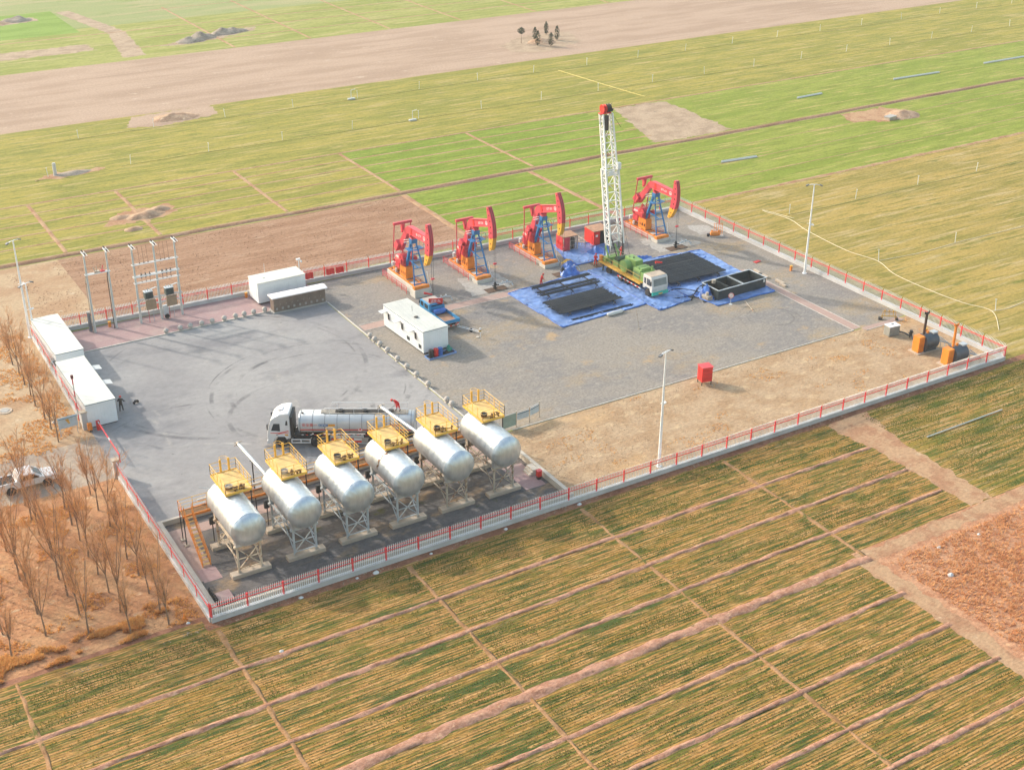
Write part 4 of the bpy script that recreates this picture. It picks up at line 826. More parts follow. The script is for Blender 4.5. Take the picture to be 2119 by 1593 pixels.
MB().tube((.3, .2, 3.15), (.3, .2, 3.3), .12, n=8).tube((.1, .8, 3.15), (.1, .8, 3.25), .08, n=8).build('filler_cap', 'rig_dark_green', t)
MB().bx(-.9, .9, 1.9, 3.0, 1.31, 2.2).build('drawworks', 'rig_green', t, bevel=.05)
MB().tube((-.8, 2.45, 2.3), (.8, 2.45, 2.3), .45, n=14).build('cable_drum', 'rig_dark_green', t, smooth=R(40))
for s in (-1, 1): MB().bar((s*.85, 3.6, 1.3), (s*.75, 5.0, 3.4), .16).build('mast_support', 'rig_green', t); MB().tube((s*1.0, 5.0, .05), (s*1.0, 5.0, 1.9), .1, n=8).bx(s*1.0-.3, s*1.0+.3, 4.7, 5.3, .0, .08).build('jack_leg', 'rig_dark_green', t)
MB().bx(-1.1, 1.1, 4.4, 5.3, 1.31, 1.9).build('rear_frame', 'rig_green', t, bevel=.03)
MB().bx(-1.35, -.95, 5.0, 5.5, 1.5, 2.1).build('control_stand', 'orange_paint', t, bevel=.03)
# mast: lower and upper lattice sections leaning back over the well
def mast(z0, z1, c0, c1, w0, w1, d0, d1, nb, m, leg_r, tname):
    def pt(f, sx, sy):
        c = Vector(c0).lerp(Vector(c1), f); return c + Vector((sx*(w0+(w1-w0)*f)/2, sy*(d0+(d1-d0)*f)/2, 0))
    L = {(sx, sy): (pt(0, sx, sy), pt(1, sx, sy)) for sx in (-1, 1) for sy in (-1, 1)}
    for k, (a, b) in L.items(): MB().bar(a, b, leg_r, leg_r).build(tname+'_leg', m, t)
    for i in range(nb+1):
        f = i/nb
        for (a, b) in (((-1, -1), (-1, 1)), ((1, -1), (1, 1)), ((-1, 1), (1, 1))): MB().bar(pt(f, *a), pt(f, *b), .11).build(tname+'_girt', m, t)
        if i < nb:
            g = (i+1)/nb; fl = i % 2
            for (a, b) in (((-1, -1), (-1, 1)), ((1, -1), (1, 1))): MB().bar(pt(f, *(a if fl else b)), pt(g, *(b if fl else a)), .085).build(tname+'_brace', m, t)
            if i % 2 == 0 and i+2 <= nb:
                g2 = (i+2)/nb; MB().bar(pt(f, -1, 1), pt(g2, 1, 1), .07).build(tname+'_brace', m, t); MB().bar(pt(f, 1, 1), pt(g2, -1, 1), .07).build(tname+'_brace', m, t)
    return pt
MX = .95
B0, B1 = Vector((MX, 5.35, 3.3)), Vector((MX-.1, 6.9, 13.0))
ptL = mast(0, 0, B0, B1, 2.05, 1.95, 1.05, 1.0, 9, 'mast_white', .21, 'lower_mast')
U0, U1 = B0.lerp(B1, .93), Vector((MX-.18, 8.1, 19.9))
ptU = mast(0, 0, U0, U1, 1.7, 1.45, .85, .75, 8, 'mast_white', .18, 'upper_mast')
for f in (.93, 1.0): MB().bar(ptL(f, -1, -1), ptL(f, 1, -1), .12).build('lower_mast_girt', 'mast_white', t)
for sx in (-1, 1):
    for sy in (-1, 1): MB().bar(Vector((MX+sx*1.0, 5.0 if sy < 0 else 5.6, 1.6)), ptL(0, sx, sy), .1).build('mast_foot', 'rig_dark_green' if sx > 0 else 'mast_white', t)
for z in (2.1, 2.7): MB().bar((MX-1, 5.3, z), (MX+1, 5.3, z), .08).build('mast_girt', 'rig_dark_green', t)
MB().bar((MX+.9, 4.6, 1.8), ptL(.28, 1, -1), .14).build('mast_ram', 'steel_dark', t); MB().bar((MX-.3, 4.3, 1.8), ptL(.2, -1, -1), .10).build('mast_ram', 'steel_dark', t)
cr = U1
MB().bx(cr.x-.95, cr.x+.6, cr.y-.35, cr.y+.4, cr.z, cr.z+.12).build('crown_frame', 'red_bright', t, bevel=.02)
for k, x in enumerate((-.55, -.2, .15, .5)): MB().lathe([(.1, -.06), (.55, -.06), (.48, 0), (.55, .06), (.1, .06)], 20, ROTY90, (cr.x+x, cr.y+.05, cr.z+.62)).build('sheave', 'red_bright' if k < 2 else 'steel_dark', t, smooth=R(40))
MB().bx(cr.x+.4, cr.x+.9, cr.y-.3, cr.y+.4, cr.z+.22, cr.z+.55).bar((cr.x+.2, cr.y, cr.z+.5), (cr.x+.9, cr.y, cr.z+1.2), .05).bar((cr.x-.9, cr.y, cr.z), (cr.x-1.1, cr.y-.2, cr.z-1.2), .04).build('crown_gear', 'steel_dark', t)
MB().bx(cr.x-.25, cr.x+.35, cr.y-.2, cr.y+.2, cr.z-2.2, cr.z-.3).build('crown_gear', 'steel_dark', t)
wl = Vector((MX-.1, 7.2, 0))
for dx in (-.16, 0, .16): MB().tube(Vector((cr.x+dx, cr.y, cr.z)), Vector((wl.x+dx, wl.y+.1, 5.2)), .028, n=5).build('hoist_line', 'cable_dark', t)
MB().bx(wl.x-.25, wl.x+.25, wl.y-.12, wl.y+.3, 4.1, 5.2).tube((wl.x, wl.y+.1, 3.4), (wl.x, wl.y+.1, 4.1), .1, n=8).build('travelling_block', 'rig_dark_green', t, bevel=.04)
MB().tube((wl.x, wl.y+.1, .3), (wl.x, wl.y+.1, 3.4), .06, n=8).build('pipe_string', 'steel_dark', t)
b = MB()
for q in ((MX+3.2, 6.0, .1), (MX+4.5, 9.5, .1)): b.tube(ptU(.0, 1, 1), q, .016, n=4)
b.tube(ptL(.02, -1, -1)+Vector((-.15, 0, 0)), Vector((MX-1.2, 4.6, 1.6)), .03, n=5); b.build('guy_line', 'cable_dark', t)
b = MB(); b.tube(ptU(.98, 1, -1), ptU(.9, 1, -1)+Vector((1.3, 0, -1.2)), .02, n=4); b.tube(ptU(.98, -1, -1), ptU(.93, -1, -1)+Vector((-.35, 0, -.9)), .02, n=4); b.build('loose_line', 'cable_dark', t)
MB().box(MX+.75, 6.2, 13.4, .5, .5, .9).build('racking_box', 'mast_white', t, bevel=.05); MB().box(MX-.3, 6.35, 12.6, .7, .3, .5).build('racking_box', 'mast_white', t, bevel=.05)
# small red wind cone on the rig
t2 = thing('wind_cone', 'small red wind cone above the white cab of the rig truck', 'wind cone', (71.1, 36.6, 2.9)); MB().tube((0, 0, -.2), (0, 0, 1.0), .02, n=5).build('mast', 'steel_dark', t2); MB().tube((0, 0, .85), (.85, -.25, .72), .16, .1, n=10).build('sleeve', 'red_bright', t2)
# wellhead floor under the mast
t2 = thing('well_floor', 'muddy well floor with tools under the lattice mast', 'well floor', (70.9, 47.7, 0))
vs, fs = subdiv_quad(-1.9, 1.6, -1.4, 1.5, 14, 12, lambda x, y: .03+.06*max(0, noise.noise(Vector((x*2, y*2, 1)))), .05); MB().add(vs, fs).build('mud', 'well_dirt', t2, smooth=True)
b = MB(); b.tube((0, 0, .05), (0, 0, .8), .16, n=10); b.tube((0, 0, .5), (0, 0, .62), .3, n=10); b.tube((-.5, 0, .35), (.5, 0, .35), .1, n=8); b.build('wellhead_stack', 'cable_dark', t2, smooth=R(40))
b = MB(); b.bar((-1.7, -.3, .3), (-.7, -.5, .35), .08); b.bar((-1.6, -.3, .02), (-1.6, -.3, .35), .06); b.bar((-.8, -.5, .02), (-.8, -.5, .35), .06); b.bar((-1.3, .3, .1), (-.5, .6, .12), .09); b.build('tool_rack', 'steel_rusty', t2)
# ---------------------------------------------------------------- tarps
mat('tarp_blue', C(124, 156, 212, .72), .45, var=.25, scale=.7, bump=1.0, bscale=2.2, rust=C(156, 176, 212, .74), rust_amt=.56); mat('tarp_deep', C(62, 116, 200, .74), .45, var=.25, scale=.8, bump=.5, bscale=3); mat('tarp_fold', C(120, 156, 222, .74), .45, var=.14, scale=.8)
def in_poly(x, y, P):
    c = False
    for i in range(len(P)):
        (x1, y1), (x2, y2) = P[i], P[i-1]
        if (y1 > y) != (y2 > y) and x < (x2-x1)*(y-y1)/(y2-y1)+x1: c = not c
    return c
def tarp(label, corners, z, h=.05, fr=1.0, m='tarp_blue', nx=70, ny=60, edge=True):
    """quad tarp with creases; corners A,B,C,D in order"""
    A, B, Cc, D = [Vector((*c, 0)) for c in corners]; o = (A+B+Cc+D)/4
    vs = []; sd = random.uniform(0, 50)
    for j in range(ny+1):
        for i in range(nx+1):
            u, v = i/nx, j/ny; p = A.lerp(B, u).lerp(D.lerp(Cc, u), v)
            p += Vector((noise.noise(p*.4+Vector((sd, 0, 0))), noise.noise(p*.4+Vector((0, sd, 9))), 0))*.22
            cr_ = abs(noise.noise(Vector((p.x*fr, p.y*fr, sd)))); cr2 = abs(noise.noise(Vector((p.x*fr*2.7+9, p.y*fr*2.2, sd))))
            cr3 = abs(noise.noise(Vector((p.x*.35+p.y*.5, p.y*.9-p.x*.2, sd+5))))
            zz = z+.012+h*max(0, .6-cr_*3.2)+h*.8*max(0, .45-cr2*2.4)+h*1.2*max(0, .4-cr3*4)
            if edge and min(u, 1-u, v, 1-v) < .012: zz += .05
            vs.append((p.x-o.x, p.y-o.y, zz-z))
    fs = [(j*(nx+1)+i, j*(nx+1)+i+1, (j+1)*(nx+1)+i+1, (j+1)*(nx+1)+i) for j in range(ny) for i in range(nx)]
    t = MB().add(vs, fs).build('tarp', m, smooth=True); t.location = (o.x, o.y, z); tag(t, label, 'tarp')
    for k, (a_, b_) in enumerate(((A, B), (B, Cc), (Cc, D), (D, A))):
        n = int((b_-a_).length/.45); pts = []; rr = []
        for i in range(n+1):
            p = a_.lerp(b_, i/n); p += Vector((noise.noise(p*.4+Vector((sd, 0, 0))), noise.noise(p*.4+Vector((0, sd, 9))), 0))*.22
            pts.append((p.x-o.x, p.y-o.y, .05)); rr.append(max(.03, .08+.09*noise.noise(p*.9+Vector((0, 0, sd)))))
        MB().path(pts, rr, 6).build('rolled_edge', 'tarp_deep', t, smooth=True)
    return t
tarp('large blue tarp spread under the black pipes beside the rig truck', [(54.5, 44.9), (54.9, 32.9), (67.5, 33.4), (67.2, 46.0)], .02, .16)
tarp('blue tarp under the rig truck and its hoses', [(67.4, 46.2), (67.8, 31.0), (73.2, 31.6), (73.0, 45.5)], .026, .18)
tarp('blue tarp under the wide rack of black pipes', [(73.2, 45.6), (73.4, 32.6), (84.4, 33.8), (84.8, 44.6)], .022, .16)
tarp('blue tarp under the dark open mud tank', [(74.3, 32.4), (74.6, 28.5), (83.8, 28.3), (83.7, 32.9)], .034, .08)
tarp('blue tarp laid between the red cage and the red shed', [(66.6, 48.6), (72.4, 48.2), (75.6, 53.4), (68.6, 56.2)], .03, .12)
def heap(label, cx, cy, rx, ry, h, m='tarp_deep', name='tarp_heap', cat='tarp', sd=0, n=22, pk=2.2):
    vs = [(0, 0, h)]; fs = []; nr = 9
    for k in range(1, nr+1):
        for j in range(n):
            a = 2*math.pi*j/n; f = k/nr; w_ = 1+.3*noise.noise(Vector((math.cos(a)*1.4, math.sin(a)*1.4, sd)))
            x, y = rx*f*w_*math.cos(a), ry*f*w_*math.sin(a)
            z = h*(1-f**1.3)*(1+.7*noise.noise(Vector((x*pk, y*pk, sd+3)))) if k < nr else -.03
            vs.append((x, y, max(z, -.03)))
    fs += [(0, 1+j, 1+(j+1) % n) for j in range(n)]
    for k in range(1, nr): fs += [(1+(k-1)*n+j, 1+k*n+j, 1+k*n+(j+1) % n, 1+(k-1)*n+(j+1) % n) for j in range(n)]
    o = MB().add(vs, fs).build(name, m, smooth=(cat != 'tarp')); o.location = (cx, cy, .02); return tag(o, label, cat)
heap('crumpled blue tarp heaped at the end of the loose black pipes', 65.0, 46.6, 1.5, 1.2, 1.1, sd=1)
heap('crumpled blue tarp heaped behind the pump jack by the red cage', 66.2, 48.6, 1.3, .8, .8, sd=2)
heap('crumpled blue tarp bundle in front of the red shed', 72.2, 51.2, 1.4, .9, .8, sd=3)
heap('folded blue tarp behind the green rig machinery', 75.8, 46.0, 1.7, .6, .5, sd=4)
heap('blue tarp draped over the low end of the mud tank', 75.5, 31.4, 1.2, 1.2, 1.5, sd=6)
heap('yellow tarp crumpled beside the rig well', 66.9, 50.0, .9, .55, .45, 'yellow_paint', sd=7)
# ---------------------------------------------------------------- black pipes on trestles
mat('pipe_black', C(62, 64, 68, .62), .5, .3, var=.25, scale=1.)
PIPE = MB().tube((-4.4, 0, 0), (4.4, 0, 0), .044, n=6).tube((4.4, 0, 0), (4.52, 0, 0), .058, n=6).mesh('pipe', 'pipe_black')
def pipes(n, x, y0, y1, z, label, group, jit=.3, ang=0., grp=None):
    for i in range(n):
        y = y0+(y1-y0)*i/max(1, n-1)
        o = bpy.data.objects.new('steel_pipe', PIPE); COL.objects.link(o); o.location = (x+random.uniform(-jit, jit), y, z+random.uniform(0, .02)); o.rotation_euler = (random.uniform(0, 6), 0, ang+random.uniform(-.004, .004)); tag(o, label, 'pipe', group)
def trestle(label, x, y0, y1, z):
    t = thing('trestle', label, 'trestle', (x, (y0+y1)/2, 0)); L = y1-y0
    MB().bx(-.06, .06, -L/2, L/2, z-.12, z).build('beam', 'steel_dark', t); n = max(1, int(L/1.6))
    for i in range(n+1):
        y = -L/2+.1+(L-.2)*i/n
        for s in (-1, 1): MB().bar((s*.3, y, .03), (0, y, z-.1), .05).build('leg', 'steel_dark', t)
Z1 = .62
pipes(50, 60.6, 35.3, 39.4, Z1, 'black steel pipe in the dense flat stack on the large blue tarp', 'pipes in the dense stack', .35, .02)
pipes(5, 61.4, 40.9, 41.5, Z1, 'black steel pipe in the narrow group between dense stack and worker', 'pipes in the narrow group', .3, .01)
pipes(5, 61.5, 41.8, 42.3, Z1, 'black steel pipe in the narrow group between dense stack and worker', 'pipes in the narrow group', .3, .01)
pipes(6, 61.7, 43.5, 44.2, Z1, 'black steel pipe in the row in front of the stooping worker', 'pipes by the worker', .2, .03)
pipes(3, 61.5, 33.9, 34.2, .12, 'dark pipe lying along the front edge of the large blue tarp', 'pipes on the tarp edge', .5, .01)
pipes(86, 77.6, 36.0, 43.5, Z1, 'black steel pipe in the wide rack between rig truck and brick path', 'pipes in the wide rack', .10, -.03)
for i, x in enumerate((57.4, 60.6, 64.0)): trestle(['steel trestle under the ragged end of the dense pipe stack', 'steel trestle under the middle of the dense pipe stack', 'steel trestle under the even end of the dense pipe stack'][i], x, 35.0, 39.7, .56)
for i, x in enumerate((58.0, 61.5, 65.2)): trestle(['steel trestle under the loose pipes by the worker', 'steel trestle under the middle of the loose pipes', 'steel trestle under the loose pipes by the tarp heap'][i], x, 40.6, 44.4, .56)
for i, x in enumerate((74.4, 77.6, 80.8)): trestle(['steel trestle under the wide pipe rack beside the rig truck', 'steel trestle under the middle of the wide pipe rack', 'steel trestle under the wide pipe rack beside the loose hose'][i], x, 35.6, 43.8, .56)
def hose(label, pts, r=.05, m='rubber', name='hose', cat='hose', n=6, sm=8):
    P = [Vector(p) for p in pts]; out = []
    for i in range(len(P)-1):
        p0, p1, p2, p3 = P[max(i-1, 0)], P[i], P[i+1], P[min(i+2, len(P)-1)]
        for k in range(sm):
            u = k/sm; out.append(.5*((2*p1)+(-p0+p2)*u+(2*p0-5*p1+4*p2-p3)*u*u+(-p0+3*p1-3*p2+p3)*u**3))
    out.append(P[-1]); o = MB().path(out, r, n).build(name, m, smooth=True); return tag(o, label, cat)
hose('black hose snaking from rig truck bumper over the blue tarp', [(71.8, 34.8, .12), (73.6, 35.2, .12), (75.2, 33.6, .1), (75.4, 32.4, .1), (74.2, 31.6, .1)], .06)
hose('black hose running along the tarp to the mud tank', [(73.0, 31.4, .1), (74.8, 33.0, .1), (77, 34.4, .12), (80.5, 34.6, .12), (82.6, 35.0, .1)], .07)
hose('dark hose curling by the tarp heap near the mud tank', [(71.2, 33.0, .1), (73.2, 32.4, .12), (74.4, 31.2, .1), (74.0, 30.2, .06), (75.0, 30.4, .06)], .05)
hose('blue hose coiled on the tarp behind the wide pipe rack', [(82.2, 44.0, .1), (83.4, 43.4, .1), (84.0, 42.4, .1), (83.2, 41.8, .1), (82.6, 42.4, .1), (83.6, 43.0, .12)], .06, 'tarp_deep')
hose('red hose coiled at the corner of the blue tarp', [(83.2, 35.0, .1), (84.0, 35.3, .1), (84.2, 34.6, .1), (83.4, 34.3, .1), (83.3, 34.9, .12), (84.1, 35.1, .12)], .05, 'guard_red')
# ---------------------------------------------------------------- mud tank
mat('mud_steel', C(70, 80, 82, .55), .5, .3, var=.15, rust=C(70, 70, 66, .6), rust_amt=.60)
t = thing('mud_tank', 'dark steel open mud tank with three compartments on a blue tarp', 'tank', (79.6, 31.3, 0), R(2))
for x0, x1, y0, y1 in ((-3.9, 4.0, -1.55, -1.47), (-3.9, 4.0, 1.47, 1.55), (-3.9, -3.82, -1.47, 1.47), (3.92, 4.0, -1.47, 1.47)): MB().bx(x0, x1, y0, y1, .12, 1.4).build('wall', 'mud_steel', t)
MB().bx(-3.82, 3.92, -1.47, 1.47, .12, .35).build('sludge', 'dark_void', t)
for x in (-1.9, .0, .5): MB().bx(x-.05, x+.05, -1.46, 1.46, .35, 1.39).build('partition', 'mud_steel', t)
for y in (-1.58, 1.58): MB().bx(-3.95, 4.05, y-.06, y+.06, 1.36, 1.45).build('rim', 'steel_grey', t)
for x in (-3.93, 0.2, 4.03): MB().bx(x-.06, x+.06, -1.55, 1.55, 1.36, 1.452).build('rim', 'steel_grey', t)
for y in (-1.2, 1.2): MB().bx(-4.2, 4.2, y-.12, y+.12, .03, .12).build('skid', 'steel_dark', t)
MB().tube((-2.6, .9, 1.3), (-2.6, .9, 1.75), .25, n=12).build('agitator', 'steel_rusty', t); MB().bx(3.5, 3.8, -1.62, -1.56, .9, 1.25).build('plate', 'white_paint', t)
MB().bx(-5.1, -4.3, -1.0, .2, .06, .6).tube((-4.7, -.4, .6), (-4.7, -.4, 1.0), .2, n=10).build('pump', 'steel_rusty', t, bevel=.04)
def round_sign(label, x, y, h, r, rz):
    t = thing('round_sign', label, 'sign', (x, y, 0), rz); MB().tube((0, .02, .0), (0, .02, h), .025, n=6).tube((0, 0, 0), (0, 0, .05), .22, n=12).build('stand', 'white_paint', t)
    MB().tube((0, -.03, h), (0, .0, h), r, n=24).build('disc', 'lettering_white', t)
    b = MB(); b.add([(q*math.cos(R(15*k)), -.035, h+q*math.sin(R(15*k))) for k in range(24) for q in (r*.82, r)], [(2*i, 2*i+1, (2*i+3) % 48, (2*i+2) % 48) for i in range(24)]); b.bar((-r*.6, -.036, h-r*.6), (r*.6, -.036, h+r*.6), r*.2, .004); b.build('prohibition_mark', 'stripe_red', t)
round_sign('round white warning sign with red bar in front of the mud tank', 76.5, 28.1, 1.15, .36, R(-25))
def rod(label, p, q, r, m, name='steel_rod'): o = MB().tube(p, q, r, n=6).build(name, m); return tag(o, label, 'rod')
rod('rusty rod lying on gravel in front of the mud tank', (78.7, 28.0, .06), (77.4, 24.8, .06), .05, 'steel_rusty')
t = thing('grounding_rod', 'thin leaning dark rod standing alone in the gravel', 'rod', (62.5, 28.0, 0)); MB().tube((0, 0, 0), (-.45, .15, 2.6), .03, n=6).build('shaft', 'steel_rusty', t); MB().tube((0, 0, .0), (0, 0, .08), .15, n=10).build('foot', 'steel_rusty', t)
t = thing('sack', 'long white sack lying at the front edge of the large blue tarp', 'sack', (62.5, 32.9, .02), .03); MB().lathe([(.02, -1.25), (.2, -1.1), (.25, -.3), (.22, .4), (.25, .9), (.02, 1.25)], 12, ROTY90, (0, 0, .2)).build('bag', 'white_paint', t, smooth=True); MB().tube((1.2, 0, .2), (1.35, 0, .25), .05, n=6).build('knot', 'white_paint', t)
# stone blocks by the brick path
for i, (x, y, s) in enumerate(((86.2, 34.4, 1.3), (86.0, 32.6, 1.1), (86.4, 30.2, 1.5), (86.0, 29.2, 1.0))):
    tag(MB().box(0, 0, .14, .35, s, .26, rz=random.uniform(-.2, .2)).build('stone_block', 'concrete', bevel=.03, loc=(x, y, 0)), 'rough tan stone block lying beside the brick path', 'stone block', 'stone blocks by the brick path')
t = tag(MB().box(0, 0, .05, 1.0, .5, .06, rz=.2).build('banner', 'red_bright', loc=(88.6, 37.2, .02)), 'small red banner sheet lying on gravel near the fence lamp', 'banner')
mat('blue_light', C(52, 142, 196, .8), .45, var=.1); mat('roof_pale', C(206, 190, 180, .6), .6, var=.1); mat('bed_brown', C(196, 150, 118, .6), .8, var=.2, scale=2.); mat('net_green', C(66, 150, 130, .7), .8, var=.2); mat('glass_brown', C(110, 82, 58, .6), .15, var=.3, scale=2.); mat('stack_black', C(76, 58, 54, .65), .6, .2, var=.2); mat('steel_pale', C(196, 196, 190, .6), .4, .4, var=.12, scale=2.); mat('board_pale', C(204, 216, 224, .65), .6, var=.1, scale=2.); mat('mesh_green', C(170, 190, 178, .6), .7, var=.1)
# ---------------------------------------------------------------- cabins and containers
mat('cabin_white', C(236, 240, 242, .85), .5, var=.05, scale=.6); mat('roof_white', C(236, 234, 224, .72), .6, var=.06, scale=.5, rust=C(206, 198, 182, .6), rust_amt=.62); mat('cabin_trim', C(118, 146, 164, .6), .5, var=.08)
def box_shell(t, L, Wd, z0, z1, ribs=.28, roof='roof_white', wall='cabin_white', roof_ribs=True, trim='cabin_trim', proud=.02):
    """cabin with ribbed walls: local X length, Y width"""
    for nm, x0, x1, y0, y1 in (('front_wall', -L/2, L/2, -Wd/2, -Wd/2+.06), ('back_wall', -L/2, L/2, Wd/2-.06, Wd/2), ('end_wall', -L/2, -L/2+.06, -Wd/2+.06, Wd/2-.06), ('end_wall', L/2-.06, L/2, -Wd/2+.06, Wd/2-.06)):
        b = MB().bx(x0, x1, y0, y1, z0, z1)
        if ribs:
            lx = x1-x0 > .1; n = int((x1-x0 if lx else y1-y0)/ribs)
            for i in range(n):
                c = (x0 if lx else y0)+((x1-x0) if lx else (y1-y0))*(i+.5)/n
                if lx: yy = y0-proud if y0 < 0 else y1; b.bx(c-.06, c+.06, yy, yy+proud, z0+.1, z1-.12)
                else: xx = x0-proud if x0 < 0 else x1; b.bx(xx, xx+proud, c-.06, c+.06, z0+.1, z1-.12)
        b.build(nm, wall, t)
    MB().bx(-L/2-.05, L/2+.05, -Wd/2-.05, Wd/2+.05, z1, z1+.10).build('roof', roof, t)
    if roof_ribs:
        b = MB(); n = int(L/.32)
        for i in range(n): x = -L/2+L*(i+.5)/n; b.bx(x-.07, x+.07, -Wd/2+.05, Wd/2-.05, z1+.10, z1+.125)
        b.build('roof_ribs', roof, t)
    if trim:
        for y in (-Wd/2-.055, Wd/2+.055): MB().bx(-L/2-.05, L/2+.05, y-.01, y+.01, z1+.002, z1+.07).build('trim', trim, t)
        for x in (-L/2-.055, L/2+.055): MB().bx(x-.01, x+.01, -Wd/2, Wd/2, z1+.002, z1+.07).build('trim', trim, t)
    MB().bx(-L/2+.05, L/2-.05, -Wd/2+.05, Wd/2-.05, max(.0, z0-.15), z0).build('base_frame', 'steel_dark', t)
# site cabin on the gravel (long axis along Y)
t = thing('site_cabin', 'white ribbed site cabin with awnings on gravel beside the blue truck', 'cabin', (38.75, 39.5, 0), R(92.5))
box_shell(t, 9.3, 3.25, .2, 2.75)
for x in (3.3, .1, -3.0):   # windows with tilted awnings on the yard side (+Y local = -X world)
    MB().bx(x-.30, x+.30, 1.625, 1.68, 1.25, 2.25).build('window_frame', 'lettering_white', t); MB().bx(x-.22, x+.22, 1.68, 1.69, 1.33, 2.17).build('window', 'glass_dark', t)
    MB().bar((x+.75, 1.66, 2.30), (x+.75, 2.45, 2.22), .9, .04).build('awning', 'white_paint', t)
for x in (-1.2, -3.9): 
    for dx in (-.16, .16): MB().bx(x+dx-.13, x+dx+.13, 1.64, 1.665, .55, 1.0).build('vent', 'glass_dark', t)
MB().tube((1.0, -.2, 2.85), (1.0, -.2, 3.55), .02, n=5).build('aerial', 'steel_dark', t); MB().lathe([(.02, .0), (.25, .06), (.27, .1)], 14, None, (-.8, .3, 2.87)).build('roof_vent', 'steel_dark', t)
# two long cabins beside the orchard fence
for y0, y1, lab, x in ((36.9, 48.4, 'long white cabin with flat roof beside the entrance barrier', 1.62), (50.3, 61.2, 'long white cabin with flat roof beside the pink pavement', 1.98)):
    L = y1-y0; t = thing('long_cabin', lab, 'cabin', (x, (y0+y1)/2, 0), R(90.5))
    box_shell(t, L, 3.0, .12, 2.62, ribs=.3, roof_ribs=False)
    if y0 < 40:
        for d in (-.8, 3.2):
            MB().bar((d-.2, -1.5, 2.45), (d-.2, -2.5, 2.3), 1.1, .04).build('awning', 'white_paint', t); MB().bx(d-.6, d+.2, -1.56, -1.51, .2, 2.1).build('door', 'cabin_trim', t)
        MB().bx(1.0, 1.9, -1.95, -1.52, .9, 1.5).build('outdoor_unit', 'cabin_white', t, bevel=.02)
    else: MB().bx(-5.2, -4.4, 1.52, 1.95, 1.2, 1.9).build('outdoor_unit', 'band_grey', t, bevel=.02)
t = thing('container', 'white ribbed shipping container on pink pavement behind the grey cabinets', 'container', (29.6, 59.0, 0), R(0.5))
box_shell(t, 6.3, 2.9, .25, 2.75, ribs=0, trim=None)
for x0, x1 in ((-2.9, -1.3), (-1.0, .5), (.9, 1.7), (2.0, 2.9)): MB().bx(x0, x1, -1.475, -1.45, .6, 2.35).build('door_panel', 'cabin_white', t, bevel=.01)
for y in (-.7, .0, .7): MB().bx(-3.19, -3.15, y-.3, y+.3, .5, 2.4).build('door_panel', 'cabin_white', t, bevel=.01)
MB().tube((-1.2, .9, 2.85), (-1.2, .9, 4.3), .02, n=5).build('aerial', 'white_steel', t); MB().bx(-1.9, -1.6, -.2, .1, 2.86, 2.95).build('roof_vent', 'roof_white', t)
t = thing('camera_mast', 'white camera bracket standing at the back of the container', 'camera', (33.2, 60.5, 0)); MB().tube((0, 0, 0), (0, 0, 3.6), .06, n=8).build('pole', 'white_steel', t); MB().bx(-.3, .2, -.12, .12, 3.6, 3.8).bx(.2, .35, -.25, .0, 3.3, 3.5).build('camera_head', 'white_steel', t)
mat('cabinet_grey', C(150, 132, 120, .6), .45, .35, var=.2, scale=.9); mat('vent_light', C(196, 194, 190, .6), .6, var=.1)
t = thing('switchgear', 'row of grey electrical cabinets with white roof at the asphalt edge', 'cabinet', (30.5, 54.75, 0), R(-1.2))
for i in range(9):
    x = -3.35+i*.745; c = MB().bx(x+.006, x+.739, -.62, .62, .16, 1.95).build('cabinet', 'cabinet_grey', t, bevel=.008)
    for k in range(3): MB().bx(x+.25+k*.09, x+.31+k*.09, -.635, -.62, .38, .68).build('vent_slot', 'vent_light', c)
    MB().bx(x+.1, x+.14, -.65, -.62, 1.0, 1.12).build('handle', 'vent_light', c)
MB().prism([(-.85, 1.952), (.75, 1.952), (.75, 2.06), (-.02, 2.22), (-.85, 2.06)], -3.6, 3.6, 'X').build('roof', 'lettering_white', t); MB().bx(-3.5, 3.5, -.75, .75, 0, .158).build('plinth', 'concrete_grey', t)
# ---------------------------------------------------------------- utility poles and transformers
mat('pole_concrete', C(206, 208, 204, .75), .8, var=.08, scale=.8, bump=.1); mat('transformer_green', C(84, 100, 98, .65), .5, var=.12); mat('insulator', C(66, 50, 52, .7), .3, var=.1); mat('meter_box', C(176, 150, 122, .62), .6, var=.12, scale=3)
def pole(t, x, h): MB().tube((x, 0, 0), (x, 0, h), .15, .10, n=10).build('pole', 'pole_concrete', t, smooth=R(40))
def arm_top(t, x, h):
    for y in (-.12, .12): MB().bar((x+y*.3-.05, -.85, h-.3), (x+y*.3-.05, .85, h-.3), .05, .08).bar((x+.12+y, -.85, h-.28), (x+.12+y, .85, h-.28), .04, .07).build('crossarm', 'white_steel', t)
    for y in (-.75, -.45, .45, .75): MB().lathe([(.03, 0), (.07, .05), (.04, .1), (.08, .16), (.03, .24)], 8, None, (x, y, h-.26)).build('insulator', 'insulator', t)
t = thing('pole_frame', 'frame of two concrete utility poles joined by a switch beam', 'utility pole', (7.1, 59.9, 0))
for x in (0, 2.5): pole(t, x, 10.0); arm_top(t, x, 10.1)
for y in (-.16, .16): MB().bx(-.2, 2.7, y-.03, y+.03, 7.2, 7.32).build('beam', 'white_steel', t)
MB().bx(.9, 1.5, -.2, .2, 7.32, 7.5).tube((1.0, -.1, 7.5), (.8, -.3, 8.1), .05, n=6).tube((1.2, 0, 7.5), (1.2, 0, 8.1), .05, n=6).build('switch', 'steel_rusty', t); MB().bx(1.6, 2.1, -.2, .2, 7.32, 7.45).tube((1.8, 0, 7.45), (2.0, .2, 8.0), .06, n=6).build('switch', 'guard_red', t)
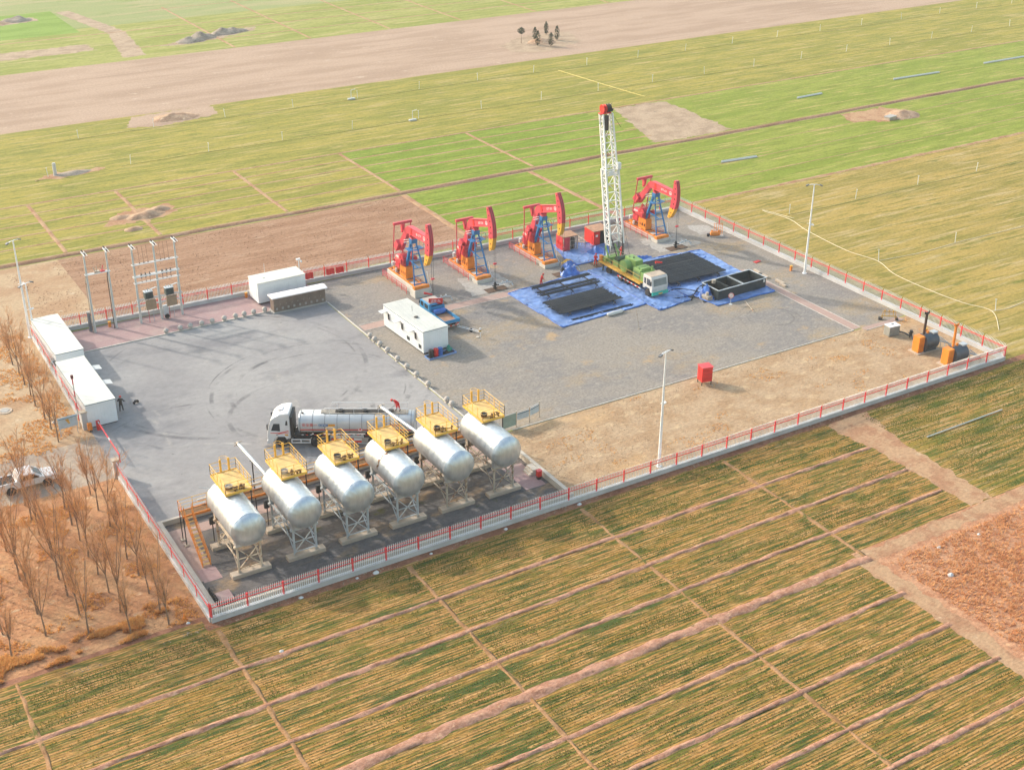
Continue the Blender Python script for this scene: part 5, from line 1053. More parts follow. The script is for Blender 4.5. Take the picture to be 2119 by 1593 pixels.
for x, y in ((-.24, -.1), (2.28, 0)): MB().path([(x, y, .02), (x, y, 6.5), (x+.1, y, 7.2)], .05, 6).build('cable_duct', 'steel_rusty' if x < 0 else 'steel_dark', t)
t = thing('transformer_frame', 'three concrete poles carrying two grey green transformers', 'transformer', (12.5, 59.7, 0))
for x in (0, 2.55, 5.05): pole(t, x, 9.8); arm_top(t, x, 9.9)
for z in (7.4, 5.95, 5.85, 5.1, 2.95, 2.2): MB().bx(-.25, 5.3, -.2, -.14, z-.04, z+.04).build('beam', 'white_steel' if z > 3 else 'steel_grey', t); MB().bx(-.25, 5.3, .14, .2, z-.04, z+.04).build('beam', 'white_steel' if z > 3 else 'steel_grey', t)
for bay in (0, 2.5):
    for i in range(3):
        x = bay+.75+i*.5
        MB().lathe([(.03, 0), (.1, .05), (.03, .14)], 8, None, (x, 0, 7.44)).build('insulator', 'insulator', t); MB().lathe([(.03, -.35), (.11, -.2), (.05, -.1), (.13, 0), (.04, .2), (.09, .3)], 8, None, (x, 0, 5.95)).build('insulator', 'insulator', t)
        MB().tube((x, 0, 5.14), (x, 0, 5.6), .02, n=4).lathe([(.03, 0), (.07, .05), (.03, .1)], 8, None, (x, 0, 5.1)).build('fuse_link', 'insulator', t)
        MB().tube((x, 0, 7.4), (x-.05, 0, 9.6), .012, n=4).build('wire', 'cable_dark', t)
    tr = MB().bx(bay+.75, bay+1.75, -.35, .35, 3.0, 3.85).build('transformer', 'transformer_green', t, bevel=.03)
    for k in range(6): MB().bx(bay+.8+k*.16, bay+.86+k*.16, -.5, -.355, 3.08, 3.75).build('cooling_fin', 'transformer_green', tr)
    MB().bx(bay+.72, bay+1.78, -.38, .38, 3.852, 3.9).build('lid', 'steel_grey', tr)
    for k in range(3): MB().lathe([(.04, 0), (.07, .08), (.03, .3)], 8, None, (bay+.95+k*.3, 0, 3.9)).build('bushing', 'steel_grey', tr)
    MB().path([(bay+1.6, .1, 4.0), (bay+2.3, .1, 4.15), (bay+2.45, .1, 4.0), (bay+2.45, .1, 2.0)], .06, 6).build('conduit', 'white_steel', t)
    MB().bx(bay+.75, bay+1.95, -.5, -.2, 1.65, 2.85).build('meter_cabinet', 'meter_box', t, bevel=.01)
    for dx in (.95, 1.5): MB().tube((bay+dx, -.35, 0.02), (bay+dx, -.35, 1.65), .03, n=5).build('cabinet_leg', 'guard_red' if dx < 1 else 'steel_grey', t)
MB().bx(2.75, 3.35, -.25, .1, .5, 1.7).build('control_box', 'steel_grey', t, bevel=.02); MB().lathe([(.12, -.05), (.3, -.05), (.3, .05), (.12, .05), (.12, -.05)], 16, ROTX90, (3.1, -.3, .32)).build('cable_coil', 'rubber', t)
# ---------------------------------------------------------------- flood-light masts
def lamp(label, x, y, h, rz=0., base=.16):
    t = thing('lamp_mast', label, 'lamp mast', (x, y, 0), rz)
    MB().tube((0, 0, 0), (0, 0, h), base, .07, n=12).tube((0, 0, 0), (0, 0, .06), .3, n=12).build('pole', 'white_steel', t, smooth=R(40))
    MB().path([(-.75, 0, h-.05), (-.4, .12, h), (.4, .12, h), (.75, 0, h-.05)], .04, 6).path([(-.75, 0, h-.05), (-.35, -.15, h+.12), (.3, -.15, h+.12), (.75, 0, h-.05)], .03, 6).build('bracket', 'white_steel', t)
    for s in (-1, 1): MB().box(s*.85, 0, h-.05, .38, .3, .14, M=Matrix.Rotation(s*.4, 3, 'Y')).build('flood_light', 'band_grey', t, bevel=.02)
    MB().bx(.1, .5, -.08, .08, h*.55, h*.55+.14).bx(-.4, .4, -.02, .02, h*.57, h*.57+.04).build('camera', 'white_steel', t)
lamp('white flood-light mast on bare soil beside the long front fence', 45.3, 1.25, 12.2, .3)
lamp('white flood-light mast on gravel beside the fence of the dry field', 91.3, 31.0, 12.0, -.6)
lamp('tall white flood-light mast behind the orchard trees at the cabin', .25, 62.4, 11.9, .5)
lamp('shorter white camera mast beside the taller mast at the cabin', .5, 60.9, 7.2, .5, .12)
# ---------------------------------------------------------------- ball bollards
mat('ball_concrete', C(216, 206, 196, .62), .85, var=.1, scale=2., bump=.2)
BALL = MB().lathe([(.001, .0), (.25, .0), (.26, .1), (.2, .12)]+[(.31*math.sin(R(a)), .42-.31*math.cos(R(a))) for a in range(30, 181, 15)], 18).mesh('ball_bollard', 'ball_concrete', R(60))
for i, x in enumerate((14.1, 15.8, 17.0, 18.4, 19.7, 21.2, 22.6, 23.7, 24.9, 26.3)): tag(inst('ball_bollard', BALL, None, (x, 55.2, 0), (0, 0, i)), 'concrete ball bollard on the kerb of the pink pavement', 'bollard', 'ball bollards along the pink pavement')
for i, y in enumerate((41.9, 40.7, 39.3, 37.4, 34.8, 32.5, 30.2, 27.5, 23.3, 22.2)): tag(inst('ball_bollard', BALL, None, (34.05, y, 0), (0, 0, i)), 'concrete ball bollard on the kerb between asphalt and gravel', 'bollard', 'ball bollards between asphalt and gravel')
# ---------------------------------------------------------------- white pickup at the entrance (local +X forward)
t = thing('pickup_truck', 'white pickup truck parked on the entrance track among bare trees', 'pickup', (-7.7, 28.72, 0), R(1))
MB().prism([(2.62, .5), (2.66, .78), (2.5, .98), (1.4, 1.12), (.55, 1.72), (-.75, 1.76), (-1.05, 1.2), (-2.6, 1.12), (-2.62, .5)], -.9, .9, 'Y').build('body', 'cab_white', t, bevel=.07)
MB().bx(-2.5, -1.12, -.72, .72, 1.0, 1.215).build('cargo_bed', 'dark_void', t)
for y in (-.82, .82): MB().bx(-2.6, -1.05, y-.07, y+.07, 1.1, 1.25).build('bed_side', 'cab_white', t, bevel=.02)
MB().bx(-2.66, -2.58, -.85, .85, .6, 1.24).build('tailgate', 'cab_white', t, bevel=.02)
b = MB(); b.add([(1.33, -.72, 1.17), (1.33, .72, 1.17), (.62, .62, 1.70), (.62, -.62, 1.70)], [(0, 1, 2, 3)]); b.build('windshield', 'windshield', t)
for s in (-1, 1):
    b = MB(); b.add([(1.1, s*.908, 1.16), (-.7, s*.908, 1.16), (-.62, s*.905, 1.62), (.5, s*.905, 1.62)], [(0, 1, 2, 3)]); b.build('side_window', 'glass_brown', t)
    MB().bx(.14, .2, s*.905-.006, s*.905+.006, 1.14, 1.66).build('door_pillar', 'cab_white', t)
    MB().bx(1.0, 1.15, s*1.0-.09, s*1.0+.09, 1.15, 1.28).build('mirror', 'cab_white', t, bevel=.02)
    for x in (1.62, -1.65):
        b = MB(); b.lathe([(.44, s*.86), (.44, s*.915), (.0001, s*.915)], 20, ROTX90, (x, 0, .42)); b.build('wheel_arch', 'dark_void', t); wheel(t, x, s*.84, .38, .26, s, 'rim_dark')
    MB().bx(2.5, 2.64, s*.68-.17, s*.68+.17, .78, .92).build('headlight', 'lamp_glass', t); MB().bx(-2.66, -2.6, s*.8-.09, s*.8+.09, .85, 1.1).build('tail_light', 'stripe_red', t)
b = MB()
for s in (-1, 1): b.path([(-1.9, s*.75, 1.2), (-1.25, s*.72, 1.72), (-1.15, s*.6, 1.78)], .04, 6)
b.bar((-1.15, -.6, 1.78), (-1.15, .6, 1.78), .06); b.build('roll_bar', 'black_paint', t)
MATS['glass_brown'] if 'glass_brown' in MATS else None
# ---------------------------------------------------------------- blue crew truck behind the site cabin (front towards +Y)
t = thing('blue_truck', 'blue crew truck with open bed and blue barrel behind the site cabin', 'truck', (43.35, 42.1, 0), R(91))
MB().prism([(3.2, .5), (3.25, 1.2), (3.05, 1.95), (2.85, 2.05), (.75, 2.05), (.72, .6)], -.98, .98, 'Y').build('cab', 'truck_blue' if 'truck_blue' in MATS else 'blue_light', t, bevel=.08)
MB().bx(.85, 2.8, -.85, .85, 2.052, 2.09).build('roof_skin', 'roof_pale', t)
for s in (-1, 1):
    for x0, x1 in ((2.2, 2.85), (1.1, 1.95)): MB().bx(x0, x1, s*.985-.004, s*.985+.004, 1.3, 1.85).build('side_window', 'glass_dark', t)
    for x in (2.35, -1.7): wheel(t, x, s*.85, .4, .26 if x > 0 else .4, s, 'rim_dark')
    MB().bx(-2.95, .55, s*1.02-.03, s*1.02+.03, .86, 1.28).build('bed_side', 'blue_light', t)
    MB().bx(2.9, 3.0, s*1.12-.06, s*1.12+.06, 1.5, 1.85).build('mirror', 'black_paint', t)
    MB().bx(-3.02, -2.98, s*.75-.15, s*.75+.15, .62, .74).build('tail_light', 'stripe_red', t)
MB().bx(-2.95, .55, -.99, .99, .8, .86).build('bed_floor', 'bed_brown', t); MB().bx(-3.0, -2.94, -1.05, 1.05, .86, 1.28).build('tailgate', 'blue_light', t, bevel=.01); MB().bx(.55, .6, -1.0, 1.0, .86, 1.75).build('headboard', 'blue_light', t)
MB().bx(.716, .72, -.7, .7, 1.35, 1.85).build('rear_window', 'glass_dark', t); MB().bx(3.16, 3.2, -.8, .8, 1.35, 1.85).build('windshield', 'glass_dark', t)
for x in (-.4, .4): MB().bx(-2.9, 3.0, x-.06, x+.06, .5, .72).build('chassis_rail', 'chassis', t)
for i in range(6): MB().bx(-3.01, -2.96, -.95+i*.32, -.65+i*.32, .48, .58).build('reflector', 'stripe_red' if i % 2 else 'cab_white', t)
MB().bx(3.18, 3.3, -1.0, 1.0, .42, .68).build('bumper', 'blue_light', t)
t = thing('barrel', 'blue barrel lying in the bed of the blue truck', 'barrel', (43.35, 42.2, .86), R(2)); MB().lathe([(.3, -.75), (.33, -.7), (.33, -.25), (.35, -.22), (.33, -.2), (.33, .2), (.35, .22), (.33, .25), (.33, .7), (.3, .75)], 18, ROTY90, (0, 0, .34)).build('drum', 'tarp_deep', t, smooth=R(40)); MB().tube((.75, .1, .45), (.79, .1, .45), .05, n=8).build('bung', 'steel_dark', t)
t = thing('banner_sign', 'red banner sign with white characters standing over the blue truck bed', 'sign', (43.3, 42.95, .86), R(-25))
MB().bx(-.85, .85, -.02, .02, 1.05, 1.75).build('board', 'red_bright', t)
for x in (-.75, .75): MB().tube((x, .05, 0), (x, .05, 1.75), .025, n=5).build('post', 'steel_dark', t)
text('试修1队', .42, 'lettering_white', t, frame(0, -.026, 1.40, (1, 0, 0), (0, 0, 1)), width=1.2)
t = thing('wind_cone', 'orange wind cone on a thin pole behind the blue truck', 'wind cone', (43.6, 46.6, 0)); MB().tube((0, 0, 0), (0, 0, 2.0), .02, n=5).build('mast', 'steel_grey', t); MB().tube((.02, 0, 1.9), (1.0, -.3, 1.6), .14, .09, n=10).build('sleeve', 'red_bright', t)
# barrels on a drip tray at the end of the site cabin
t = thing('drip_tray', 'blue edged drip tray at the end wall of the site cabin', 'tray', (38.95, 33.75, 0), R(3)); MB().bx(-1.75, 1.75, -.5, .5, .02, .06).build('floor', 'steel_dark', t)
for x0, x1, y0, y1 in ((-1.8, 1.8, -.55, -.5), (-1.8, 1.8, .5, .55), (-1.8, -1.75, -.5, .5), (1.75, 1.8, -.5, .5)): MB().bx(x0, x1, y0, y1, .02, .2).build('edge', 'tarp_blue', t)
DR = [(.001, 0), (.27, 0), (.29, .04), (.28, .3), (.3, .32), (.28, .34), (.28, .56), (.3, .58), (.28, .6), (.29, .86), (.27, .88), (.001, .86)]
for lab, x, m in (('black waste barrel on the drip tray', 37.75, 'rubber'), ('red waste barrel on the drip tray', 38.35, 'red_bright'), ('blue waste barrel on the drip tray', 38.9, 'tarp_deep')):
    t = thing('barrel', lab, 'barrel', (x, 33.75, .06)); MB().lathe(DR, 18).build('drum', m, t, smooth=R(40)); MB().tube((.12, 0, .86), (.12, 0, .9), .04, n=8).build('bung', 'steel_dark', t)
heap('green net bundle beside the drip tray barrels', 40.4, 34.4, .45, .4, .7, 'net_green', 'net_bundle', 'net', 9)
heap('dark rag pile on the drip tray', 39.7, 33.8, .4, .3, .4, 'soot_black', 'rag_pile', 'rags', 10)
t = thing('stake_sign', 'small yellow tag post with cable beside the site cabin on gravel', 'sign', (45.2, 35.6, 0)); MB().tube((0, 0, 0), (0, 0, 1.1), .03, n=6).build('post', 'white_steel', t); MB().bx(-.15, .15, -.03, .03, .7, 1.0).build('plate', 'rig_yellow', t); MB().tube((-.3, .1, 0), (-.3, .1, .1), .2, n=12).build('foot', 'bund_cream', t); MB().tube((0, -.04, 1.05), (.0, .04, 1.05), .16, n=14).build('disc', 'lettering_white', t)
t = thing('tow_frame', 'thin striped tow frame with small wheel behind the blue truck', 'trailer frame', (44.9, 37.6, 0), R(-62)); 
for y in (-.15, .15): MB().bar((-1.6, y, .35), (1.6, y, .35), .05).build('rail', 'white_steel', t)
for x in (-1.2, -.6, 0, .6, 1.2): MB().bar((x, -.15, .35), (x, .15, .35), .04).build('rung', 'rig_yellow', t)
wheel(t, .2, -.0, .22, .14, 1, 'rim_dark')
# ---------------------------------------------------------------- red shed, red cage, fire cabinet
t = thing('tool_shed', 'red steel tool shed with open front behind the lattice mast', 'shed', (74.6, 54.4, 0), R(-2))
for x0, x1, y0, y1 in ((-1.3, -1.24, -1.2, 1.2), (1.24, 1.3, -1.2, 1.2), (-1.24, 1.24, 1.14, 1.2), (-1.24, -.3, -1.2, -1.14)): MB().bx(x0, x1, y0, y1, .06, 2.0).build('wall', 'red_bright', t)
MB().bx(-1.36, 1.36, -1.28, 1.28, 2.0, 2.08).build('roof', 'bed_brown', t); MB().bx(-1.24, 1.24, -1.14, 1.14, .06, .1).build('floor', 'dark_void', t); MB().bx(-.3, 1.1, -1.1, -.95, .1, 1.9).build('dark_panel', 'dark_void', t)  # upright dark panel fills the open front
MB().box(-1.75, -1.5, 1.0, 1.0, .05, 1.85, rz=R(55)).build('door', 'red_bright', t); MB().bx(-1.0, -.65, -1.21, -1.2, 1.2, 1.5).build('notice', 'lettering_white', t)
t = thing('steel_cage', 'red steel cage box with brown roof beside the third pump jack', 'cage', (69.6, 54.4, 0), R(-3))
for x0, x1, y0, y1 in ((-1.1, -1.04, -1.0, 1.0), (-1.04, -.1, -1.0, -.95), (-1.04, 1.04, .95, 1.0)): MB().bx(x0, x1, y0, y1, .05, 1.95).build('wall', 'engine_red', t)
for x, y in ((-1.07, -.97), (1.07, -.97), (1.07, .97), (-.05, -.97)): MB().bx(x-.05, x+.05, y-.05, y+.05, .04, 2.0).build('corner_post', 'steel_rusty', t)
MB().bx(-1.15, 1.15, -1.05, 1.05, 2.0, 2.08).build('roof', 'bed_brown', t); MB().bx(.1, .9, -.7, .6, .06, 1.6).build('engine', 'soot_black', t, bevel=.08)
for x in (.25, .55, .85): MB().bar((x, -.97, .1), (x, -.97, 2.0), .04).build('bar', 'steel_rusty', t)
for z in (.7, 1.35): MB().bar((-.05, -.97, z), (1.07, -.97, z), .04).bar((1.07, -.97, z), (1.07, .97, z), .04).build('bar', 'steel_rusty', t)
for y in (-.8, -.1, .5): MB().lathe([(.12, -.03), (.28, -.03), (.28, .03), (.12, .03), (.12, -.03)], 14, ROTY90, (-1.15, y, 1.0)).build('hose_reel', 'red_bright', t)
railing(t, [(1.2, -.9), (2.3, -1.1)], 0, 1.1, 'steel_rusty', .03, 1.1, mids=1); railing(t, [(2.3, -1.1), (2.3, .9)], 0, 1.1, 'steel_rusty', .03, 1.1, mids=1)
t = thing('fire_cabinet', 'red fire cabinet on legs standing on the bare soil', 'cabinet', (60.2, 12.9, 0), R(-12))
MB().bx(-.62, .62, -.55, .55, .42, 2.1).build('body', 'red_bright', t, bevel=.015); MB().bx(-.68, .68, -.62, .6, 2.102, 2.16).build('roof', 'guard_red', t)
for z in (.8, 1.3, 1.75): MB().bx(-.6, .6, -.557, -.551, z-.008, z+.008).build('door_seam', 'jack_dark_red', t)
for x in (-.55, .55):
    for y in (-.48, .48): MB().bx(x-.04, x+.04, y-.04, y+.04, 0, .42).build('leg', 'steel_dark', t)
# ---------------------------------------------------------------- gas heaters in the far soil corner
mat('tank_slate', C(96, 104, 112, .62), .5, .3, var=.12)
def heater(label, x, y, stack):
    t = thing('heater', label, 'heater', (x, y, 0), R(-2))
    MB().bx(-1.15, -.3, -.5, .5, .12, 2.0).build('burner_box', 'orange_paint', t, bevel=.02)
    MB().lathe([(.3, -.3), (.98, -.28), (.98, 1.55), (.8, 1.75), (.1, 1.8)], 24, ROTY90, (0, 0, 1.12)).build('drum', 'tank_slate', t, smooth=R(35))
    MB().bx(-.25, 1.5, -.7, .7, .12, .5).build('saddle', 'tank_slate', t); MB().bx(-1.4, 1.9, -.8, .8, 0, .12).build('slab', 'concrete', t)
    MB().tube((-.1, 0, 2.0), (-.1, 0, 4.6), .15, n=12).build('stack', stack, t, smooth=R(40)); MB().tube((-.1, 0, 4.6), (-.1, 0, 4.68), .2, n=12).bar((-.4, 0, 4.75), (.2, 0, 4.75), .1).bar((-.4, 0, 4.6), (-.4, 0, 4.9), .1).bar((.2, 0, 4.6), (.2, 0, 4.9), .1).build('cowl', 'black_paint' if stack != 'orange_paint' else stack, t)
    MB().tube((.5, 0, 2.0), (.5, 0, 2.35), .15, n=12).build('inlet', 'orange_paint', t); MB().bx(1.0, 1.7, -.45, .25, 2.02, 2.2).build('shade', 'steel_grey', t)
    b = MB()
    for k in range(3): b.path([(1.7, -.4+k*.35, 1.5-.3*k), (2.3, -.4+k*.3, 1.3-.3*k), (2.8, -.5+k*.3, .9-.2*k), (3.6, -.9+k*.2, .3), (3.7, -.9+k*.2, .02)], .06, 6)
    b.bar((2.3, -.5, .02), (2.3, -.5, 1.2), .05); b.bar((2.9, -.6, .02), (2.9, -.6, .9), .05); b.build('pipework', 'steel_grey', t, smooth=R(40))
heater('orange and slate heater with black stack in the soil corner', 86.8, 6.6, 'stack_black')
heater('orange and slate heater with orange stack beside the fence corner', 87.1, 2.6, 'orange_paint')
t = thing('meter_house', 'pale metal box with black valve pipe beside the heaters', 'box', (87.0, 11.55, 0), R(-6)); MB().bx(-.75, .75, -.5, .5, .03, 1.2).build('body', 'steel_pale', t, bevel=.01); MB().bx(-.8, .8, -.55, .55, 1.202, 1.26).build('lid', 'lettering_white', t); MB().tube((.1, .1, 1.26), (.1, .1, 1.3), .16, n=12).build('cap', 'band_grey', t)
b = MB(); b.path([(.7, -.3, .4), (1.2, -.9, .35), (1.2, -2.0, .35), (.8, -3.2, .35), (.7, -4.1, .35)], .1, 8); b.tube((1.2, -1.9, .2), (1.2, -1.9, 1.1), .18, n=10); b.tube((.9, -1.9, .8), (1.5, -1.9, .8), .1, n=8); b.build('valve_pipe', 'pipe_black', t, smooth=R(40))
t = thing('pipe_manifold', 'yellow pipe manifold frame at the gravel corner near the heaters', 'manifold', (89.8, 14.7, 0), R(-38)); b = MB(); b.path([(-.9, 0, .05), (-.9, 0, .5), (.9, 0, .5), (.9, 0, .05)], .06, 6); b.path([(-.7, .3, .05), (-.7, .3, .95), (.8, .3, .95), (.8, .3, .05)], .05, 6)
for x in (-.5, 0, .5): b.tube((x, 0, .5), (x, .3, .95), .04, n=6); b.tube((x, .3, .95), (x, .3, 1.15), .07, n=8)
b.build('pipes', 'rig_yellow', t); MB().bx(-1.2, -.8, -.2, .2, .02, .3).bx(.8, 1.1, -.2, .2, .02, .3).build('feet', 'steel_dark', t)
t = thing('valve_rack', 'orange valve rack standing on gravel near the fence of the dry field', 'valve rack', (90.1, 47.6, 0), R(-30)); b = MB(); MB().bx(-1.0, 1.0, -.4, .5, .02, .14).build('slab', 'concrete_white', t)
for x in (-.3, 0, .3, .6, .85): b.tube((x, .2, .1), (x, .2, 1.9), .035, n=6); 
for z in (.6, 1.2, 1.8): b.tube((-.3, .2, z), (.85, .2, z), .03, n=6)
b.build('rack', 'orange_paint', t); MB().lathe([(.1, -.8), (.3, -.7), (.35, 0), (.25, .5), (.05, .7)], 12, ROTY90, (-.1, -.15, .45)).tube((-.6, 0, .3), (-.6, 0, .9), .14, n=8).tube((.3, -.2, .3), (.3, -.2, .95), .16, n=8).build('valve_bodies', 'orange_paint', t, smooth=R(40)); MB().bx(-1.3, -.9, -.2, .1, .02, .4).build('motor', 'steel_dark', t)
# small marker posts (orange) inside the fence
for x, y in ((9.0, 60.6), (26.0, 60.6), (90.4, 32.6), (90.6, 9.6)):
    t = thing('marker_post', 'short orange marker post standing inside the yard fence', 'marker', (x, y, 0), 0, 'orange marker posts'); MB().bx(-.15, .15, -.12, .12, 0, .65).build('post', 'orange_paint', t, bevel=.02); MB().bx(-.17, .17, -.14, .14, .652, .7).build('cap', 'yellow_paint', t)
for x, y, lab in ((34.3, 60.35, 'folded red cloth hung on the back fence next to the container'), (37.2, 60.3, 'red cloth hung over the back fence by the asphalt corner'), (38.5, 60.25, 'red cloth hung over the back fence, second from the container')):
    vs, fs = subdiv_quad(-.55, .55, 0, .8, 8, 6, lambda x, y: .06*math.sin(x*9)); o = MB().add([(x_, -.22+z-.1*y_, 1.75-y_) for x_, y_, z in vs], fs).build('hanging_cloth', 'red_bright'); o.location = (x, y, 0); s_ = o.modifiers.new('solid', 'SOLIDIFY'); s_.thickness = .02; tag(o, lab, 'cloth')
# notice boards on the short fence beside the tanks
t = thing('notice_fence', 'short wire fence with pale notice boards between tanks and gravel', 'fence', (0, 0, 0))
P = [(35.9, 14.9), (37.55, 15.0), (39.2, 15.1), (40.7, 15.6)]
for x, y in P: MB().tube((x, y, 0), (x, y, 1.75), .05, n=6).tube((x, y, 1.75), (x, y, 1.83), .09, n=8).build('post', 'steel_rusty', t)
for (a, b_), k in zip(zip(P[:-1], P[1:]), range(3)):
    MB().bar((*a, 1.7), (*b_, 1.7), .035).build('rail', 'steel_grey', t)
    if k: A, B = Vector((*a, 0)), Vector((*b_, 0)); MB().bar(A.lerp(B, .06)+Vector((0, 0, 1.15)), A.lerp(B, .94)+Vector((0, 0, 1.15)), .03, .8).build('notice_board', 'board_pale', t); MB().bar(A.lerp(B, .06)+Vector((0, -.02, 1.45)), A.lerp(B, .94)+Vector((0, -.02, 1.45)), .012, .12).build('board_header', 'cabin_trim', t)
    else: MB().bar((*a, .95), (*b_, .95), .012, 1.4).build('mesh_panel', 'mesh_green', t)
# notice board at the entrance
t = thing('notice_board', 'pale notice board on legs beside the gate pillar and bare trees', 'sign', (-1.8, 36.6, 0), R(3))
MB().bx(-.95, .95, -.03, .03, .9, 2.0).build('board', 'board_pale', t); MB().bx(-1.0, 1.0, -.16, .1, 2.002, 2.08).build('canopy', 'cabin_trim', t); MB().add([(-.25, -.034, 1.85), (.1, -.034, 1.85), (.2, -.034, 1.3), (.05, -.034, 1.3)], [(0, 1, 2, 3)]).build('print', 'rig_yellow', t)
for x in (-.85, .85): MB().tube((x, .05, 0), (x, .05, 2.0), .04, n=6).build('leg', 'steel_grey', t)
t = thing('striped_pole', 'tall thin red striped pole beside the long cabin corner', 'pole', (-.45, 37.9, 0))
for i in range(8): MB().tube((0, 0, i*.68), (0, 0, (i+1)*.68), .06, n=8).build('segment', 'guard_red' if i % 2 else 'pole_concrete', t)
MB().bx(-.12, .12, -.12, .12, 5.44, 5.8).build('cap', 'jack_dark_red', t)
t = thing('extinguisher', 'orange fire point box beside the gate pillar', 'fire box', (.15, 36.2, 0)); MB().bx(-.22, .22, -.15, .15, .25, 1.0).build('box', 'orange_paint', t, bevel=.02); MB().bx(-.18, .18, -.1, .1, 0, .25).build('stand', 'steel_dark', t)
# ---------------------------------------------------------------- vegetation
rs = np.random.RandomState(3)
def vnoise(x, y, seed):
    g = np.random.RandomState(seed).rand(256, 256); xi, yi = np.floor(x).astype(int), np.floor(y).astype(int); fx, fy = x-xi, y-yi
    fx = fx*fx*(3-2*fx); fy = fy*fy*(3-2*fy); G = lambda a, b: g[a % 256, b % 256]
    return (G(xi, yi)*(1-fx)+G(xi+1, yi)*fx)*(1-fy)+(G(xi, yi+1)*(1-fx)+G(xi+1, yi+1)*fx)*fy
def fbm(x, y, seed): return .55*vnoise(x, y, seed)+.28*vnoise(x*2.1, y*2.1, seed+1)+.17*vnoise(x*4.3, y*4.3, seed+2)
def inview(x, y, pad=1.06):
    P = np.stack([x+22.855, y+83.616, np.full_like(x, -64.)], 1); zc = P @ np.array(fw); k = 45.6/36*2
    u = P @ np.array(rt2)/zc*k; v = P @ np.array(up2)/zc*k*1.3316
    return (np.abs(u) < pad) & (np.abs(v) < pad)
def tufts(name, x, y, h, wd, blades, m, label, cat, lean=.5, parent=None, z0=0.):
    n = len(x); B = blades; a = rs.rand(n, B)*6.283; ln = lean*(.4+.8*rs.rand(n, B)); hh = (h if np.isscalar(h) else h[:, None])*(.6+.7*rs.rand(n, B))
    bx = x[:, None]+rs.uniform(-1, 1, (n, B))*wd*1.5; by = y[:, None]+rs.uniform(-1, 1, (n, B))*wd*.8
    dx, dy = np.cos(a), np.sin(a); px, py = -dy, dx
    V = np.zeros((n, B, 3, 3), np.float32)
    V[:, :, 0] = np.stack([bx-px*wd, by-py*wd, np.full_like(bx, z0)], 2); V[:, :, 1] = np.stack([bx+px*wd, by+py*wd, np.full_like(bx, z0)], 2)
    V[:, :, 2] = np.stack([bx+dx*ln*hh, by+dy*ln*hh, z0+hh], 2)
    V = V.reshape(-1, 3); nf = len(V)//3
    me = bpy.data.meshes.new(name); me.vertices.add(len(V)); me.vertices.foreach_set('co', V.ravel()); me.loops.add(nf*3); me.loops.foreach_set('vertex_index', np.arange(nf*3, dtype=np.int32))
    me.polygons.add(nf); me.polygons.foreach_set('loop_start', np.arange(0, nf*3, 3, dtype=np.int32)); me.update(); me.materials.append(MATS[m])
    o = bpy.data.objects.new(name, me); COL.objects.link(o); return tag(o, label, cat, kind='stuff')
def leafmat(name, c1, c2, sc_=.4):
    k = N(name); pos = k.n("ShaderNodeNewGeometry").outputs["Position"]
    k.l(k.mix(k.rng(k.noise(k.mp(pos, (sc_, sc_*2, sc_)), 1., 5, .7), .35, .65), c1, c2), k.b.inputs["Base Color"]); k.b.inputs["Roughness"].default_value = .8; k.b.inputs["Specular IOR Level"].default_value = .15; MATS[name] = k.m
    tr = k.n("ShaderNodeBsdfTranslucent"); k.l(k.b.inputs["Base Color"].links[0].from_socket, tr.inputs[0]); mx = k.n("ShaderNodeMixShader"); mx.inputs[0].default_value = .55
    k.l(k.b.outputs[0], mx.inputs[1]); k.l(tr.outputs[0], mx.inputs[2]); k.l(mx.outputs[0], k.t.nodes["Material Output"].inputs["Surface"])
leafmat('wheat_leaf', C(88, 112, 46, .8), C(116, 128, 48, .8)); leafmat('wheat_straw', C(206, 164, 92, .72), C(180, 146, 74, .72)); leafmat('dry_grass', C(234, 184, 114, .92), C(220, 162, 98, .9)); leafmat('corn_straw', C(236, 188, 136, .95), C(212, 152, 106, .9), 1.2)
# wheat drilled in rows over the striped field
rows = np.arange(-52, -1.2, .27); xs = np.arange(-22, 110, .12)
X_, Y_ = np.meshgrid(xs, rows); X_ = X_.ravel()+rs.uniform(-.08, .08, X_.size); Y_ = Y_.ravel()+rs.uniform(-.045, .045, Y_.size)
keep = inview(X_, Y_) & ~((X_ > 49.6) & (Y_ < -19)) & ~((X_ > 65) & (X_ < 69.4))
for ry in (-6.6, -11.5, -15.9, -25.6, -30.5, -35.3, -39.6, -44.5): keep &= ~((np.abs(Y_-ry) < .52) & (X_ < 66))
keep &= ~((np.abs(Y_+20.4) < .9) & (X_ < 52))
for cx_ in (-15, .1, 17.0, 34.6, 51.3): keep &= np.abs(X_-cx_) > .38
X_, Y_ = X_[keep], Y_[keep]
dn = fbm(X_*.10, Y_*.42, 11)*.45+fbm(X_*.22, Y_*3.7, 21)*.55
near_f = np.exp(-((Y_+2.0)/2.2)**2)*.10
green = dn+near_f*.8+np.where(X_ > 68, .06, 0)
for cx_ in (.1, 17.0, 34.6, 51.3): green = green+.09*np.exp(-((np.abs(X_-cx_)-.9)/.5)**2)
r_ = rs.rand(len(X_)); mg = r_ < np.clip((green-.53)*7, .02, .95); my = (~mg) & (rs.rand(len(X_)) < .35)
tufts('wheat_crop', X_[mg], Y_[mg], .11, .03, 3, 'wheat_leaf', 'green winter wheat sprouting in rows outside the front fence', 'wheat')
tufts('wheat_stubble', X_[my], Y_[my], .08, .026, 3, 'wheat_straw', 'pale straw coloured wheat blades between the green rows', 'wheat')
